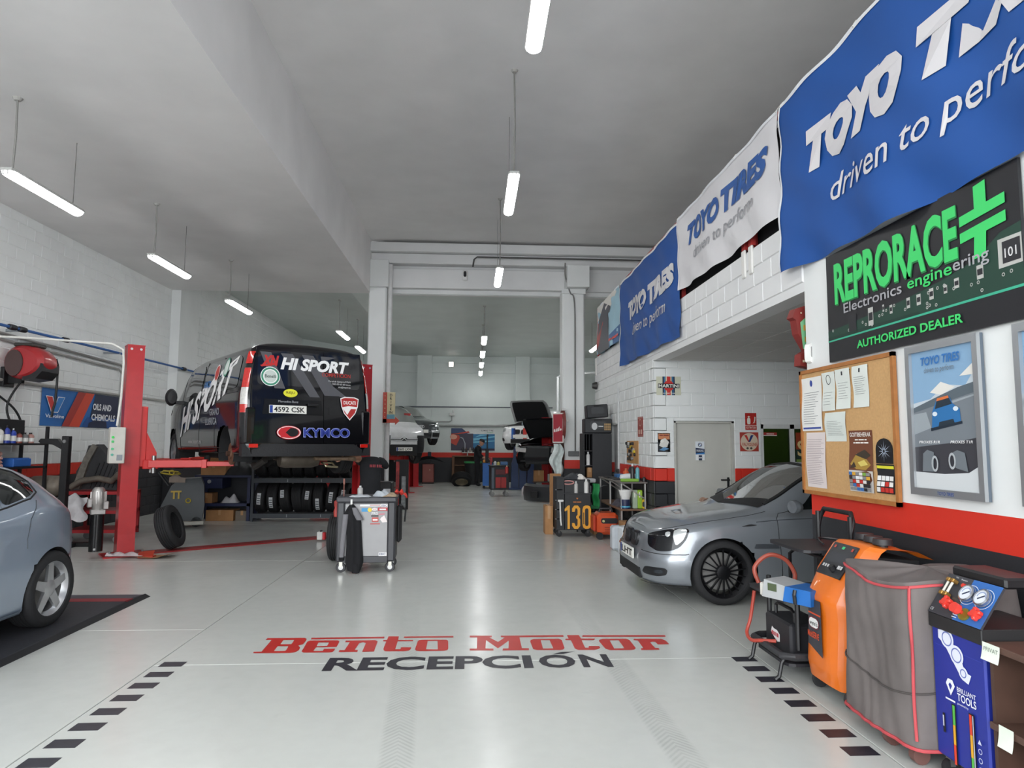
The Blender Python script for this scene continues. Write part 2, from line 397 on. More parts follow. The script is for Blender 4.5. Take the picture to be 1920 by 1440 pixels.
# suspended tile ceiling of the bay
bc = struct('trim_12', MB().box(XR + .05, 5.58, 2.955, 7.6, 10.52, 2.97), mat('f2f2f0', .6))
tile = None
for i in range(8):
    for j in range(9):
        x0, y0 = XR + .22 + i * .6, 5.58 + j * .6 - .25
        x1, y1 = min(x0 + .585, 7.6), min(y0 + .585, 10.5)
        if x1 - x0 < .1 or y1 - y0 < .1: continue
        if tile is None or y1 - y0 < .58 or x1 - x0 < .58:
            o = MB().box(0, 0, 0, x1 - x0, y1 - y0, .012, .003).build('ceiling_tile', mat('cfcdca', .8, bump=.2, scale=90), bc)
            tile = tile or o.data
        else:
            o = bpy.data.objects.new('ceiling_tile', tile); COL.objects.link(o); o.parent = bc
        o.location = (x0, y0, 2.946)
# office front wall Y=10.5 with door and glazed entrance
DO = (3.2, 4.18, 0, 1.97); DG = (4.62, 6.0, 0, 1.93)
ow = struct('wall_office', MB().box(XR, 10.5, 0, 3.2, 10.7, 2.97).box(3.2, 10.5, 1.97, 4.18, 10.7, 2.97).box(4.18, 10.5, 0, 4.62, 10.7, 2.97).box(4.62, 10.5, 1.93, 6.0, 10.7, 2.97).box(6.0, 10.5, 0, 7.6, 10.7, 2.97), M_WALL)
block_wall(ow, (XR, 10.5, 0), (1, 0, 0), (0, -1, 0), 4.0, .02, 2.94, holes=[(DO[0] - XR, DO[1] - XR, 0, 1.97), (DG[0] - XR, DG[1] - XR, 0, 1.93)])
d1 = struct('door_1', MB().box(3.23, 10.56, .01, 4.14, 10.62, 1.95, .004), mat('c3c2bb', .45, var=.02))
MB().box(3.2, 10.5, 0, 3.23, 10.66, 1.97).box(4.14, 10.5, 0, 4.18, 10.66, 1.97).box(3.2, 10.5, 1.945, 4.18, 10.66, 1.975).build('door_frame', mat('bdbcb5', .45), d1)
MB().box(4.065, 10.545, .9, 4.105, 10.56, 1.08, .01).cyl((4.085, 10.56, 1.04), (4.085, 10.5, 1.04), .012).cyl((4.085, 10.505, 1.04), (3.95, 10.505, 1.04), .011).build('door_handle', mat('1c1c1e', .4), d1, True)
w1 = struct('window_1', MB().box(4.62, 10.5, 0, 4.66, 10.58, 1.93).box(5.1, 10.5, 0, 5.17, 10.58, 1.93).box(5.9, 10.5, 0, 6, 10.58, 1.93).box(4.62, 10.5, 1.86, 6, 10.58, 1.93).box(5.17, 10.5, 0, 6, 10.58, .1), mat('d8d9d8', .4))
MB().box(4.66, 10.53, 0, 5.1, 10.54, 1.86).build('pane', glass('8fa08c'), w1)
MB().box(5.17, 10.53, .1, 5.9, 10.54, 1.86).build('pane', glass('8fa08c'), w1)
struct('wall_office_inside', MB().box(4.4, 12.4, 0, 7.6, 12.5, 2.9).box(4.3, 10.7, 0, 4.4, 12.5, 2.9), mat('8c9c4a', .7))
ol = thing('office_ceiling_lamp', 'ceiling panel lamp inside the office behind the glazed entrance', 'lamp', (5.4, 11.6, 2.86))
MB().box(-.3, -.3, 0, .3, .3, .04).build('frame', mat('d9d9d9', .5), ol); MB().box(-.28, -.28, -.005, .28, .28, 0).build('diffuser', mat('fffdf5', .5, emit=7, var=0), ol)
struct('ceiling_office', MB().box(4.3, 10.7, 2.9, 7.6, 12.5, 2.95), M_PLAIN)
# side wall between office and column
sw = struct('wall_side', MB().box(XR, 10.5, 0, XR + .2, 13.02, 2.97).box(XR, 13.02, 2.0, XR + .2, 14.0, 2.97).box(XR, 14.0, 0, XR + .2, 15.6, 2.97).box(XR, 15.4, 0, 8, 15.6, 3.63), M_WALL)
block_wall(sw, (XR, 10.5, 0), (0, 1, 0), (-1, 0, 0), 5.1, .02, 2.97, holes=[(2.52, 3.5, 0, 2.0)])
d2 = struct('door_2', MB().box(XR + .1, 13.02, 0, XR + .14, 14.0, 2.0), mat('dcdcda', .5))
MB().box(XR + .06, 13.08, .95, XR + .1, 13.12, 1.1).cyl((XR + .05, 13.1, 1.04), (XR + .05, 13.25, 1.04), .012).build('door_handle', mat('3a3a3c', .4), d2)

# ------------------------------------------------------------------ painted lettering and squares on the floor (parts of the floor)
fg = Fr((0, 0, .0006), (1, 0, 0), (0, 1, 0)); fg.dd = .0004
M_RED = mat('c2312b', .35, var=.08, scale=3); M_BLK = mat('2c2b33', .4, var=.2, scale=14)
sq = None
for k in range(8):
    for x, y in ((-2.15, 5.11 - .2135 * k), (2.045, 5.05 - .2145 * k)):
        if sq is None:
            o = MB().box(-.082, -.052, 0, .082, .052, .0012).build('painted_square', M_BLK, fl); sq = o.data
        else:
            o = bpy.data.objects.new('painted_square', sq); COL.objects.link(o); o.parent = fl
        o.location = (x, y, 0)
def rr(x0, y0, x1, y1, c=.12, cy=None):
    cy = cy or c; return [(x0 + c, y0), (x1 - c, y0), (x1 - c * .3, y0 + cy * .3), (x1, y0 + cy), (x1, y1 - cy), (x1 - c * .3, y1 - cy * .3), (x1 - c, y1), (x0 + c, y1), (x0 + c * .3, y1 - cy * .3), (x0, y1 - cy), (x0, y0 + cy), (x0 + c * .3, y0 + cy * .3)]
def hole_rr(o, i):  # ring between two 12-point outlines
    return [[o[k], o[(k + 1) % 12], i[(k + 1) % 12], i[k]] for k in range(12)]
# "Bento Motor": slab letters measured on the floor, outline and counters in metres
from mathutils.geometry import tessellate_polygon
LETTERS = [([(-1.655, 5.343), (-1.384, 5.337), (-1.346, 5.352), (-1.329, 5.401), (-1.337, 5.472), (-1.364, 5.522), (-1.335, 5.559), (-1.337, 5.664), (-1.343, 5.702), (-1.365, 5.734), (-1.669, 5.74), (-1.667, 5.687), (-1.619, 5.685), (-1.605, 5.382), (-1.664, 5.379)], [[(-1.522, 5.678), (-1.435, 5.677), (-1.429, 5.563), (-1.516, 5.563)], [(-1.522, 5.514), (-1.436, 5.51), (-1.427, 5.405), (-1.433, 5.389), (-1.515, 5.389)]]),
    ([(-1.301, 5.372), (-1.305, 5.442), (-1.319, 5.627), (-1.301, 5.657), (-1.083, 5.654), (-1.062, 5.622), (-1.056, 5.474), (-1.214, 5.472), (-1.214, 5.379), (-1.142, 5.376), (-1.143, 5.43), (-1.058, 5.432), (-1.056, 5.39), (-1.06, 5.348), (-1.082, 5.336), (-1.28, 5.341)], [[(-1.224, 5.599), (-1.14, 5.601), (-1.136, 5.507), (-1.217, 5.501)]]),
    ([(-1.015, 5.344), (-0.872, 5.343), (-0.876, 5.39), (-0.901, 5.392), (-0.895, 5.57), (-0.868, 5.593), (-0.842, 5.568), (-0.836, 5.345), (-0.746, 5.346), (-0.755, 5.61), (-0.778, 5.645), (-1.016, 5.642), (-1.012, 5.599), (-0.975, 5.598), (-0.978, 5.392), (-1.017, 5.394)], []),
    ([(-0.71, 5.608), (-0.715, 5.648), (-0.684, 5.647), (-0.686, 5.748), (-0.599, 5.747), (-0.595, 5.643), (-0.472, 5.638), (-0.471, 5.605), (-0.594, 5.607), (-0.59, 5.398), (-0.549, 5.397), (-0.55, 5.445), (-0.47, 5.442), (-0.471, 5.393), (-0.481, 5.36), (-0.509, 5.345), (-0.659, 5.348), (-0.675, 5.374), (-0.683, 5.416), (-0.686, 5.607)], []),
    ([(-0.435, 5.392), (-0.435, 5.435), (-0.432, 5.597), (-0.422, 5.633), (-0.395, 5.641), (-0.201, 5.634), (-0.186, 5.602), (-0.178, 5.395), (-0.184, 5.359), (-0.211, 5.341), (-0.398, 5.34), (-0.425, 5.352)], [[(-0.351, 5.388), (-0.352, 5.603), (-0.272, 5.606), (-0.258, 5.379)]]),
    ([(-1.306, 5.688), (-1.31, 5.732), (-0.717, 5.742), (-0.714, 5.695)], []),
    ([(-0.556, 5.701), (-0.554, 5.739), (-0.148, 5.739), (-0.148, 5.694)], []),
    ([(-0.012, 5.742), (0.173, 5.734), (0.17, 5.688), (0.149, 5.686), (0.217, 5.556), (0.278, 5.681), (0.247, 5.685), (0.245, 5.731), (0.771, 5.727), (0.769, 5.681), (0.399, 5.679), (0.398, 5.383), (0.453, 5.38), (0.449, 5.331), (0.244, 5.331), (0.249, 5.383), (0.293, 5.384), (0.306, 5.59), (0.21, 5.387), (0.121, 5.613), (0.112, 5.386), (0.175, 5.383), (0.173, 5.334), (-0.01, 5.342), (-0.011, 5.388), (0.045, 5.388), (0.05, 5.687), (-0.012, 5.689)], []),
    ([(0.478, 5.552), (0.486, 5.598), (0.514, 5.626), (0.721, 5.624), (0.74, 5.588), (0.734, 5.375), (0.718, 5.337), (0.692, 5.324), (0.514, 5.331), (0.485, 5.356)], [[(0.567, 5.589), (0.64, 5.589), (0.645, 5.369), (0.563, 5.367)]]),
    ([(0.768, 5.584), (0.778, 5.625), (0.802, 5.624), (0.802, 5.726), (0.901, 5.725), (0.905, 5.623), (1.018, 5.618), (1.006, 5.574), (0.902, 5.575), (0.897, 5.374), (0.924, 5.373), (0.934, 5.417), (1.017, 5.413), (1.014, 5.363), (0.993, 5.335), (0.959, 5.316), (0.834, 5.321), (0.813, 5.357), (0.814, 5.579)], []),
    ([(1.039, 5.544), (1.049, 5.582), (1.08, 5.606), (1.276, 5.602), (1.296, 5.566), (1.295, 5.351), (1.277, 5.314), (1.247, 5.301), (1.082, 5.305), (1.053, 5.341)], [[(1.13, 5.563), (1.206, 5.563), (1.204, 5.349), (1.122, 5.344)]]),
    ([(1.325, 5.558), (1.342, 5.599), (1.493, 5.593), (1.567, 5.587), (1.589, 5.538), (1.59, 5.438), (1.495, 5.436), (1.495, 5.504), (1.471, 5.511), (1.448, 5.496), (1.448, 5.345), (1.475, 5.344), (1.472, 5.3), (1.327, 5.298), (1.334, 5.341), (1.355, 5.346), (1.361, 5.553)], []),
    ([(0.921, 5.671), (0.935, 5.717), (1.627, 5.693), (1.621, 5.646)], [])]
mb = MB()
for o_, hs in LETTERS:
    loops = [o_] + hs; pts = [p for l in loops for p in l]
    mb.add([(x, y, .0014) for x, y in pts], [tuple(t_) for t_ in tessellate_polygon([[Vector((x, y, 0)) for x, y in l] for l in loops])])
mb.f = [f if (Vector(mb.v[f[1]]) - Vector(mb.v[f[0]])).cross(Vector(mb.v[f[2]]) - Vector(mb.v[f[0]])).z > 0 else f[::-1] for f in mb.f]
mb.build('floor_lettering', M_RED, fl)
prints(fg, [(M_BLK, [P_text('RECEPCI', -1.05, 4.93, .27, 1.50, .035), P_text('O', .50, 4.93, .27, .27, .035), P_text('N', .81, 4.93, .27, .22, .035), [(.62, 5.225), (.70, 5.225), (.79, 5.28), (.70, 5.28)]], 'floor_lettering')], fl, .0006)
# ================================================================== HANGING LAMPS
M_DIFF = mat('ffffff', .4, emit=LAMP_E, var=0); M_HOUS = mat('b9b9b6', .5)
def lamp_proto(L, drop):
    t = thing('hanging_lamp', '-', 'lamp')
    w = .075
    sec = lambda y, k: [(-w * k, y, .06), (w * k, y, .06), (w * k, y, .035), (w * .9 * k, y, .03), (-w * .9 * k, y, .03), (-w * k, y, .035)]
    MB().loft([sec(0, .8), sec(.06, 1), sec(L - .06, 1), sec(L, .8)]).build('housing', M_HOUS, t, 40)
    d = lambda y, k: [(w * .98 * cos(a) * k, y, .03 - .055 * sin(a) * (k if k < 1 else 1)) for a in [pi * i / 6 for i in range(7)]]
    MB().loft([d(.01, .55), d(.05, .96), d(L - .05, .96), d(L - .01, .55)]).build('diffuser', M_DIFF, t, 50)
    for x in (-.03, .015): MB().box(x, .0, -.01, x + .015, .03, .03).build('clip', mat('d0d0cc', .4), t)
    MB().tube([(0, .1, .06), (.01, .1, drop * .5), (0, .1, drop - .06), (0, .1, drop)], .011, 8).build('conduit', mat('8b8985', .5), t)
    MB().cyl((0, L - .15, .06), (0, L - .15, drop), .004, n=6).build('wire', mat('6d6b68', .5), t)
    MB().lathe([(0, drop - .03), (.03, drop - .03), (.05, drop)], (0, .1, 0), n=12).build('ceiling_rose', mat('aaa8a4', .5), t)
    return t
lampL = lamp_proto(1.3, 5.18 - 4.33); lampM = lamp_proto(1.5, 6.46 - 5.0); lampF = lamp_proto(1.3, 5.25 - 4.38)
def putl(p, used, x, y, z, label, group):
    o = p if not used else copy_tree(p); o.location = (x, y, z); tag(o, label, 'lamp', group)
LL = 'tube lamps under the low left ceiling'
for i, (y, l) in enumerate(((.7, 'tube lamp under the low ceiling nearest the entrance'), (3.78, 'tube lamp under the low ceiling, second from the entrance'), (6.88, 'tube lamp above the silver hatchback, cut by the left picture edge'), (9.97, 'tube lamp of the left row above the red lift post'), (13.08, 'tube lamp of the left row above the black van'))): putl(lampL, i, -4.8, y, 4.33, l, LL)
for i, (y, l) in enumerate(((4.05, 'largest tube lamp, cut by the top edge of the picture'), (8.2, 'tube lamp in the middle of the high ceiling'), (12.8, 'tube lamp hanging just before the white cross beam'))): putl(lampM, i, .49, y, 5.0, l, 'tube lamps under the high ceiling')
FL = ('first', 'second', 'third', 'fourth'); GF = 'tube lamps in the far hall'
for i in range(4): putl(lampF, i, .27, 17.4 + 2.85 * i, 4.38, 'far hall tube lamp, %s of the centre row behind the cross beam' % FL[i], GF)
for i in range(3): putl(lampF, 1, -3.52, 17.35 + 2.75 * i, 4.38 + .083, 'far hall tube lamp %s' % ('above the right rear edge of the van roof' if i == 0 else 'between the van roof and the left column' if i == 1 else 'hidden behind the left column'), GF)
for i in range(3): putl(lampF, 1, 3.55, 18.6 + 2.9 * i, 4.38, 'far hall tube lamp right of the right column, %s' % ('nearest' if i == 0 else 'second' if i == 1 else 'last'), GF)
# ================================================================== CARS
def pchip(keys):
    keys = sorted(keys); X = [k[0] for k in keys]; Y = [k[1] for k in keys]; n = len(X)
    if n == 1: return lambda x: Y[0]
    h = [X[i + 1] - X[i] for i in range(n - 1)]; d = [(Y[i + 1] - Y[i]) / h[i] for i in range(n - 1)]
    mm = [d[0]] + [0] * (n - 2) + [d[-1]]
    for i in range(1, n - 1):
        if d[i - 1] * d[i] > 0:
            w1, w2 = 2 * h[i] + h[i - 1], h[i] + 2 * h[i - 1]; mm[i] = (w1 + w2) / (w1 / d[i - 1] + w2 / d[i])
    def f(x):
        if x <= X[0]: return Y[0]
        if x >= X[-1]: return Y[-1]
        lo, hi = 0, n - 1
        while hi - lo > 1:
            md = (lo + hi) // 2
            if X[md] <= x: lo = md
            else: hi = md
        t = (x - X[lo]) / h[lo]; a = Y[lo]; b = Y[lo + 1]
        return a * (1 + 2 * t) * (1 - t) ** 2 + mm[lo] * h[lo] * t * (1 - t) ** 2 + b * t * t * (3 - 2 * t) + mm[lo + 1] * h[lo] * t * t * (t - 1)
    return f
def sstep(a, b, x):
    t = max(0, min(1, (x - a) / (b - a))); return t * t * (3 - 2 * t)
class Car:
    """x forward from the front axle, y left, z up from the ground; rows run from sill to roof centre"""
    def __init__(s, xf, xr, waist, rows, arches, fs=None, rs=None, arch_r=.345, wr=.32):
        s.xf, s.xr = xf, xr; s.waist = pchip(waist); s.rows = [(pchip(w) if isinstance(w, list) else w, pchip(z) if isinstance(z, list) else (lambda x, z=z: z)) for w, z in rows]
        s.T = len(rows) - 1; s.arches = arches; s.ar = arch_r; s.wr = wr; s.fs = fs or [0] * len(rows); s.rs = rs or [0] * len(rows); s.cache = {}
    def sec(s, x):
        k = round(x, 5)
        if k in s.cache: return s.cache[k]
        w0 = s.waist(x); Y = []; Z = []; D = []
        for i, (w, z) in enumerate(s.rows):
            Y.append((i, w(x) if callable(w) else w * w0)); Z.append((i, z(x)))
            D.append((i, -s.fs[i] * sstep(s.xf - .5, s.xf, x) + s.rs[i] * sstep(s.xr + .45, s.xr, x)))
        s.cache[k] = (pchip(Y), pchip(Z), pchip(D)); return s.cache[k]
    def pt(s, x, t, sd=1):
        y, z, d = s.sec(x); return Vector((x + d(t), sd * y(t), z(t)))
    def nrm(s, x, t, sd=1):
        e = .01; a = s.pt(x + e, t, sd) - s.pt(x - e, t, sd); b = s.pt(x, min(t + .05, s.T), sd) - s.pt(x, max(t - .05, 0), sd)
        n = b.cross(a) * sd
        return n.normalized() if n.length > 1e-9 else Vector((0, sd, 0))
    def side_t(s, x, z, lo=1.0, hi=7.0):
        f = s.sec(x)[1]
        for _ in range(24):
            m_ = (lo + hi) / 2
            if f(m_) < z: lo = m_
            else: hi = m_
        return (lo + hi) / 2
    def on_side(s, x, z, sd=1, off=.004):
        t = s.side_t(x, z); return s.pt(x, t, sd) + s.nrm(x, t, sd) * off
    def body(s, m, parent, dx=.035, tn=4, skip=None, name='body'):
        xs = []; x = s.xr
        while x < s.xf - 1e-6:
            xs.append(x); e = min(x - s.xr, s.xf - x); x += dx if e > .3 else dx * .5 if e > .1 else dx * .3
        xs.append(s.xf); ts = [i / tn for i in range(s.T * tn + 1)]; nt = len(ts)
        mb = MB(); idx = {}
        for i, x in enumerate(xs):
            for sd in (1, -1):
                for j, t in enumerate(ts):
                    if sd < 0 and j == nt - 1: idx[i, sd, j] = idx[i, 1, j]; continue
                    p = s.pt(x, t, sd)
                    if t <= s.T * .62:
                        for ax in s.arches:
                            d = hypot(p.x - ax, p.z - s.wr)
                            if -dx * .75 < d - s.ar < dx * .55 and p.z > s.wr - .25:
                                p.x = ax + (p.x - ax) * s.ar / d; p.z = s.wr + (p.z - s.wr) * s.ar / d
                    idx[i, sd, j] = len(mb.v); mb.v.append(tuple(p))
        for i in range(len(xs) - 1):
            for sd in (1, -1):
                for j in range(nt - 1):
                    q = [idx[i, sd, j], idx[i + 1, sd, j], idx[i + 1, sd, j + 1], idx[i, sd, j + 1]]
                    if skip and skip((xs[i] + xs[i + 1]) / 2, (ts[j] + ts[j + 1]) / 2): continue
                    if ts[j] < s.T * .62 and any(min(hypot(mb.v[k][0] - ax, mb.v[k][2] - s.wr) for k in q) < s.ar - .001 for ax in s.arches): continue
                    mb.f.append(tuple(q if sd < 0 else q[::-1]))
            mb.f.append((idx[i, 1, 0], idx[i, -1, 0], idx[i + 1, -1, 0], idx[i + 1, 1, 0]))
        for i in (0, len(xs) - 1):
            for j in range(nt - 1): mb.f.append((idx[i, 1, j], idx[i, 1, j + 1], idx[i, -1, j + 1], idx[i, -1, j]))
        return mb.build(name, m, parent, 32)
    def patch(s, c, m, parent, name, sd=1, nu=10, nv=6, off=.004, fn=None):
        """c: four (x,t) corners bl,br,tr,tl"""
        def f(u, v):
            if fn: x, t = fn(u, v)
            else:
                x = (c[0][0] * (1 - u) + c[1][0] * u) * (1 - v) + (c[3][0] * (1 - u) + c[2][0] * u) * v
                t = (c[0][1] * (1 - u) + c[1][1] * u) * (1 - v) + (c[3][1] * (1 - u) + c[2][1] * u) * v
            return s.pt(x, t, sd) + s.nrm(x, t, sd) * off
        return MB().grid(f, nu, nv).build(name, m, parent, 60)
    def outline(s, pts, m, parent, name, sd=1, off=.004):
        """filled outline given as (x,t), fan about its centre, sub-divided"""
        q = []; N = len(pts)
        for i in range(N):   # rounded corners, edges re-sampled so that they follow the surface
            a, b, c_ = pts[i - 1], pts[i], pts[(i + 1) % N]
            e0 = (b[0] + (a[0] - b[0]) * .22, b[1] + (a[1] - b[1]) * .22); e1 = (b[0] + (c_[0] - b[0]) * .22, b[1] + (c_[1] - b[1]) * .22)
            for u in (0, .33, .67, 1): q.append(tuple(e0[k] * (1 - u) ** 2 + 2 * (b[k] * .8 + (e0[k] + e1[k]) * .1) * u * (1 - u) + e1[k] * u * u for k in (0, 1)))
            f1 = (b[0] + (c_[0] - b[0]) * .78, b[1] + (c_[1] - b[1]) * .78)
            for u in (.33, .67): q.append((e1[0] + (f1[0] - e1[0]) * u, e1[1] + (f1[1] - e1[1]) * u))
        pts = q
        cx = sum(p[0] for p in pts) / len(pts); ct = sum(p[1] for p in pts) / len(pts); n = len(pts); K = 5
        mb = MB()
        for k in range(1, K + 1):
            for x, t in pts:
                a, b = cx + (x - cx) * k / K, ct + (t - ct) * k / K
                mb.v.append(tuple(s.pt(a, b, sd) + s.nrm(a, b, sd) * off))
        mb.v.append(tuple(s.pt(cx, ct, sd) + s.nrm(cx, ct, sd) * off)); c = len(mb.v) - 1
        for i in range(n):
            mb.f.append((c, i, (i + 1) % n))
            for k in range(K - 1): mb.f.append((k * n + i, (k + 1) * n + i, (k + 1) * n + (i + 1) % n, k * n + (i + 1) % n))
        return mb.build(name, m, parent, 60)
    def seam(s, pts, m, parent, name='shut_line', sd=1, r=.003, n=24, close=False):
        pp = []
        for a, b in zip(pts, pts[1:]):
            for k in range(n // (len(pts) - 1) + 1):
                u = k / (n // (len(pts) - 1) + 1); x, t = a[0] + (b[0] - a[0]) * u, a[1] + (b[1] - a[1]) * u
                pp.append(s.pt(x, t, sd) + s.nrm(x, t, sd) * .0005)
        x, t = pts[-1]; pp.append(s.pt(x, t, sd) + s.nrm(x, t, sd) * .0005)
        return MB().tube(pp, r, 5).build(name, m, parent)
    def well(s, m, parent):
        for ax in s.arches:
            for sd in (1, -1):
                w = s.waist(ax)
                o = MB().lathe([(s.ar + .004, sd * (w * .955)), (s.ar + .01, sd * (w - .3)), (.05, sd * (w - .32))], (ax, 0, s.wr), 'y', 28, -pi * .62, pi * .62)
                o.build('wheel_arch', m, parent, 40)
M_TYRE = mat('1d1d1f', .75, bump=.05, scale=60); M_DARK = mat('101012', .6); M_CHROME = mat('c8c8c8', .15, 1, var=0); M_SEAM = mat('0b0b0c', .7, var=0)
M_PLATE = mat('ecebe4', .4, var=0); M_LAMP = mat('d8dcdc', .1, .6, var=.1)
def tyre_mb(r, w, rr_):
    h = w / 2
    pr = [(rr_, -h * .8), (rr_ + .01, -h * .96), (rr_ + (r - rr_) * .5, -h), (r - .022, -h * .93), (r - .006, -h * .8), (r, -h * .62)]
    for g in (-.42, -.14, .14, .42): pr += [(r, h * (g - .05)), (r - .008, h * (g - .035)), (r - .008, h * (g + .035)), (r, h * (g + .05))]
    pr += [(r, h * .62), (r - .006, h * .8), (r - .022, h * .93), (rr_ + (r - rr_) * .5, h), (rr_ + .01, h * .96), (rr_, h * .8)]
    return MB().lathe(pr, ax='y', n=36)
def wheel(parent, pos, r, w, rr_, ns, col, sd=1, sw=.05, name='wheel', taper=.6, hubc=None, rotx=0):
    t = tyre_mb(r, w, rr_).build(name, M_TYRE, parent, 35); t.location = pos; t.rotation_euler = (0, 0, 0 if sd > 0 else pi)
    h = w / 2; m = mat(col, .3, .8, var=.05) if isinstance(col, str) else col
    MB().lathe([(rr_ + .004, -h * .8), (rr_ - .02, -h * .5), (rr_ - .03, h * .5), (rr_ - .012, h * .72), (rr_ + .006, h * .88), (rr_ + .008, h * .8)], ax='y', n=36).build('rim', m, t, 40)
    mb = MB()
    for k in range(ns):
        a = 2 * pi * k / ns; q = MB()
        z0, z1 = .045, rr_ - .012
        q.prism([(-sw / 2, z0), (sw / 2, z0), (sw / 2 * taper, z1), (-sw / 2 * taper, z1)], h * .5, h * .72).xf(Matrix.Rotation(a, 4, 'Y')); mb.add(q.v, q.f)
    mb.build('spokes', m, t)
    MB().lathe([(0, h * .8), (.04, h * .8), (.07, h * .72), (.075, h * .4)], ax='y', n=20).build('hub', hubc or m, t, 40)
    MB().lathe([(0, -h * .1), (rr_ * .78, -h * .1), (rr_ * .78, -h * .25)], ax='y', n=28).build('brake_disc', mat('a9a7a4', .4, .5), t, 40)
    return t
def plate_text(fr, s, parent, w=.52, h=.11):
    MB().prism([(0, 0), (w, 0), (w, h), (0, h)], 0, .012, lambda a, b, d: fr.p(a, b, d)).build('number_plate', M_PLATE, parent)
    prints(fr, [('1f3f94', P_rect(.004, .004, .045, h - .004)), ('1b1b1b', [P_text(s, .06, h * .18, h * .62, w - .085, .02)], 'plate_lettering')], parent, .0135)

# ---------------------------------------------------------------- grey saloon parked in the bay (nose towards the aisle)
PAINT1 = mat('83888e', .3, .4, var=.02, coat=1, key='silvergrey')
def saloon_rows(dz=0):
    return [(.70, .2), (.945, .19), (.985, [(.745, .3), (.3, .32), (0, .33)]), (1.0, [(.745, .40), (.35, .42), (0, .52)]), (.995, [(.745, .49), (.4, .50), (.25, .57), (-.2, .66)]),
        (.955, [(.745, .655), (.6, .685), (.4, .725), (.3, .745), (0, .79), (-.5, .835), (-1.5, .87), (-2.7, .89), (-3.3, .89), (-3.73, .8)]),
        (.86, [(.745, .69), (.62, .735), (.3, .795), (0, .84), (-.5, .895), (-1.5, .93), (-2.7, .95), (-3.3, .955), (-3.73, .83)]),
        ([(.745, .26), (.6, .42), (.3, .52), (0, .58), (-.45, .64), (-1.15, .575), (-2.3, .56), (-3.0, .60), (-3.73, .36)], [(.745, .71), (.62, .765), (.3, .835), (0, .88), (-.42, .94), (-.62, 1.03), (-1.1, 1.29), (-1.4, 1.345), (-2.0, 1.35), (-2.4, 1.27), (-2.95, .985), (-3.4, .97), (-3.73, .85)]),
        ([(.745, .13), (.6, .22), (0, .3), (-.45, .34), (-1.15, .32), (-2.3, .31), (-3.0, .32), (-3.73, .2)], [(.745, .72), (.62, .778), (.3, .85), (0, .897), (-.34, .95), (-.5, 1.03), (-1.1, 1.36), (-1.4, 1.395), (-2.0, 1.40), (-2.45, 1.31), (-2.98, 1.0), (-3.4, .975), (-3.73, .85)]),
        ([(.745, 0), (0, 0)], [(.745, .72), (.62, .78), (.3, .853), (0, .903), (-.3, .955), (-.45, 1.03), (-1.1, 1.375), (-1.4, 1.41), (-2.0, 1.415), (-2.45, 1.325), (-3.0, 1.0), (-3.4, .975), (-3.73, .85)])]
WAIST_S = [(-3.73, .60), (-3.69, .70), (-3.58, .78), (-3.2, .84), (-2.7, .868), (-1.4, .87), (0, .868), (.3, .85), (.5, .80), (.62, .72), (.70, .60), (.735, .47), (.745, .38)]
FS_S = [.05, .03, .0, 0, .03, .075, .10, .11, .11, .11]
bmw = thing('grey_saloon_car', 'silver-grey saloon car with black multi-spoke wheels parked nose-out in the right bay', 'car', (2.50, 7.52, 0), pi + radians(1.5))
C1 = Car(.745, -3.73, WAIST_S, saloon_rows(), (0, -2.725), FS_S, None, .345, .32)
def scr_skip(x0, x1, xc0, xc1, ta, T):
    def f(x, t):
        if t < ta + .05: return False
        u = (t - ta) / (T - ta); return (x1 + (xc1 - x1) * u) + .02 < x < (x0 + (xc0 - x0) * u) - .02
    return f
C1.body(PAINT1, bmw, dx=.03, tn=5, skip=scr_skip(-.52, -1.12, -.36, -1.16, 7.0, 9))
C1.well(M_DARK, bmw)
for ax in (0, -2.725):
    for sd in (1, -1): wheel(bmw, (ax, sd * .752, .32), .32, .225, .243, 18, mat('17171a', .4, .5, key='blackrim'), sd, .013, taper=1.0)
GL = glass('6b7672'); GLD = mat('0d1213', .05, var=0, coat=1, key='darkglass')
def screen(car, parent, x0, x1, xc0, xc1, ta=7.0, name='windscreen', sd_all=(1, -1)):
    for sd in sd_all:
        car.patch(None, GL, parent, name, sd, 8, 10, .004, fn=lambda u, v: (x0 + (xc0 - x0) * u + ((x1 + (xc1 - x1) * u) - (x0 + (xc0 - x0) * u)) * v, ta + (car.T - ta) * u))
screen(C1, bmw, -.52, -1.12, -.36, -1.16)
for sd in (1, -1):
    C1.seam([(-.52, 7.0), (-1.12, 7.0)], M_DARK, bmw, 'windscreen_seal', sd, .022)
    C1.seam([(-1.12, 7.0), (-1.14, 8), (-1.16, 9)], M_DARK, bmw, 'windscreen_seal', sd, .022)
C1.patch([(-.62, 6.95), (-.36, 9), (-.28, 9), (-.45, 6.9)], M_DARK, bmw, 'cowl', 1, 6, 4, .006); C1.patch([(-.62, 6.95), (-.36, 9), (-.28, 9), (-.45, 6.9)], M_DARK, bmw, 'cowl', -1, 6, 4, .006)
screen(C1, bmw, -2.88, -2.42, -2.92, -2.46, name='rear_window')
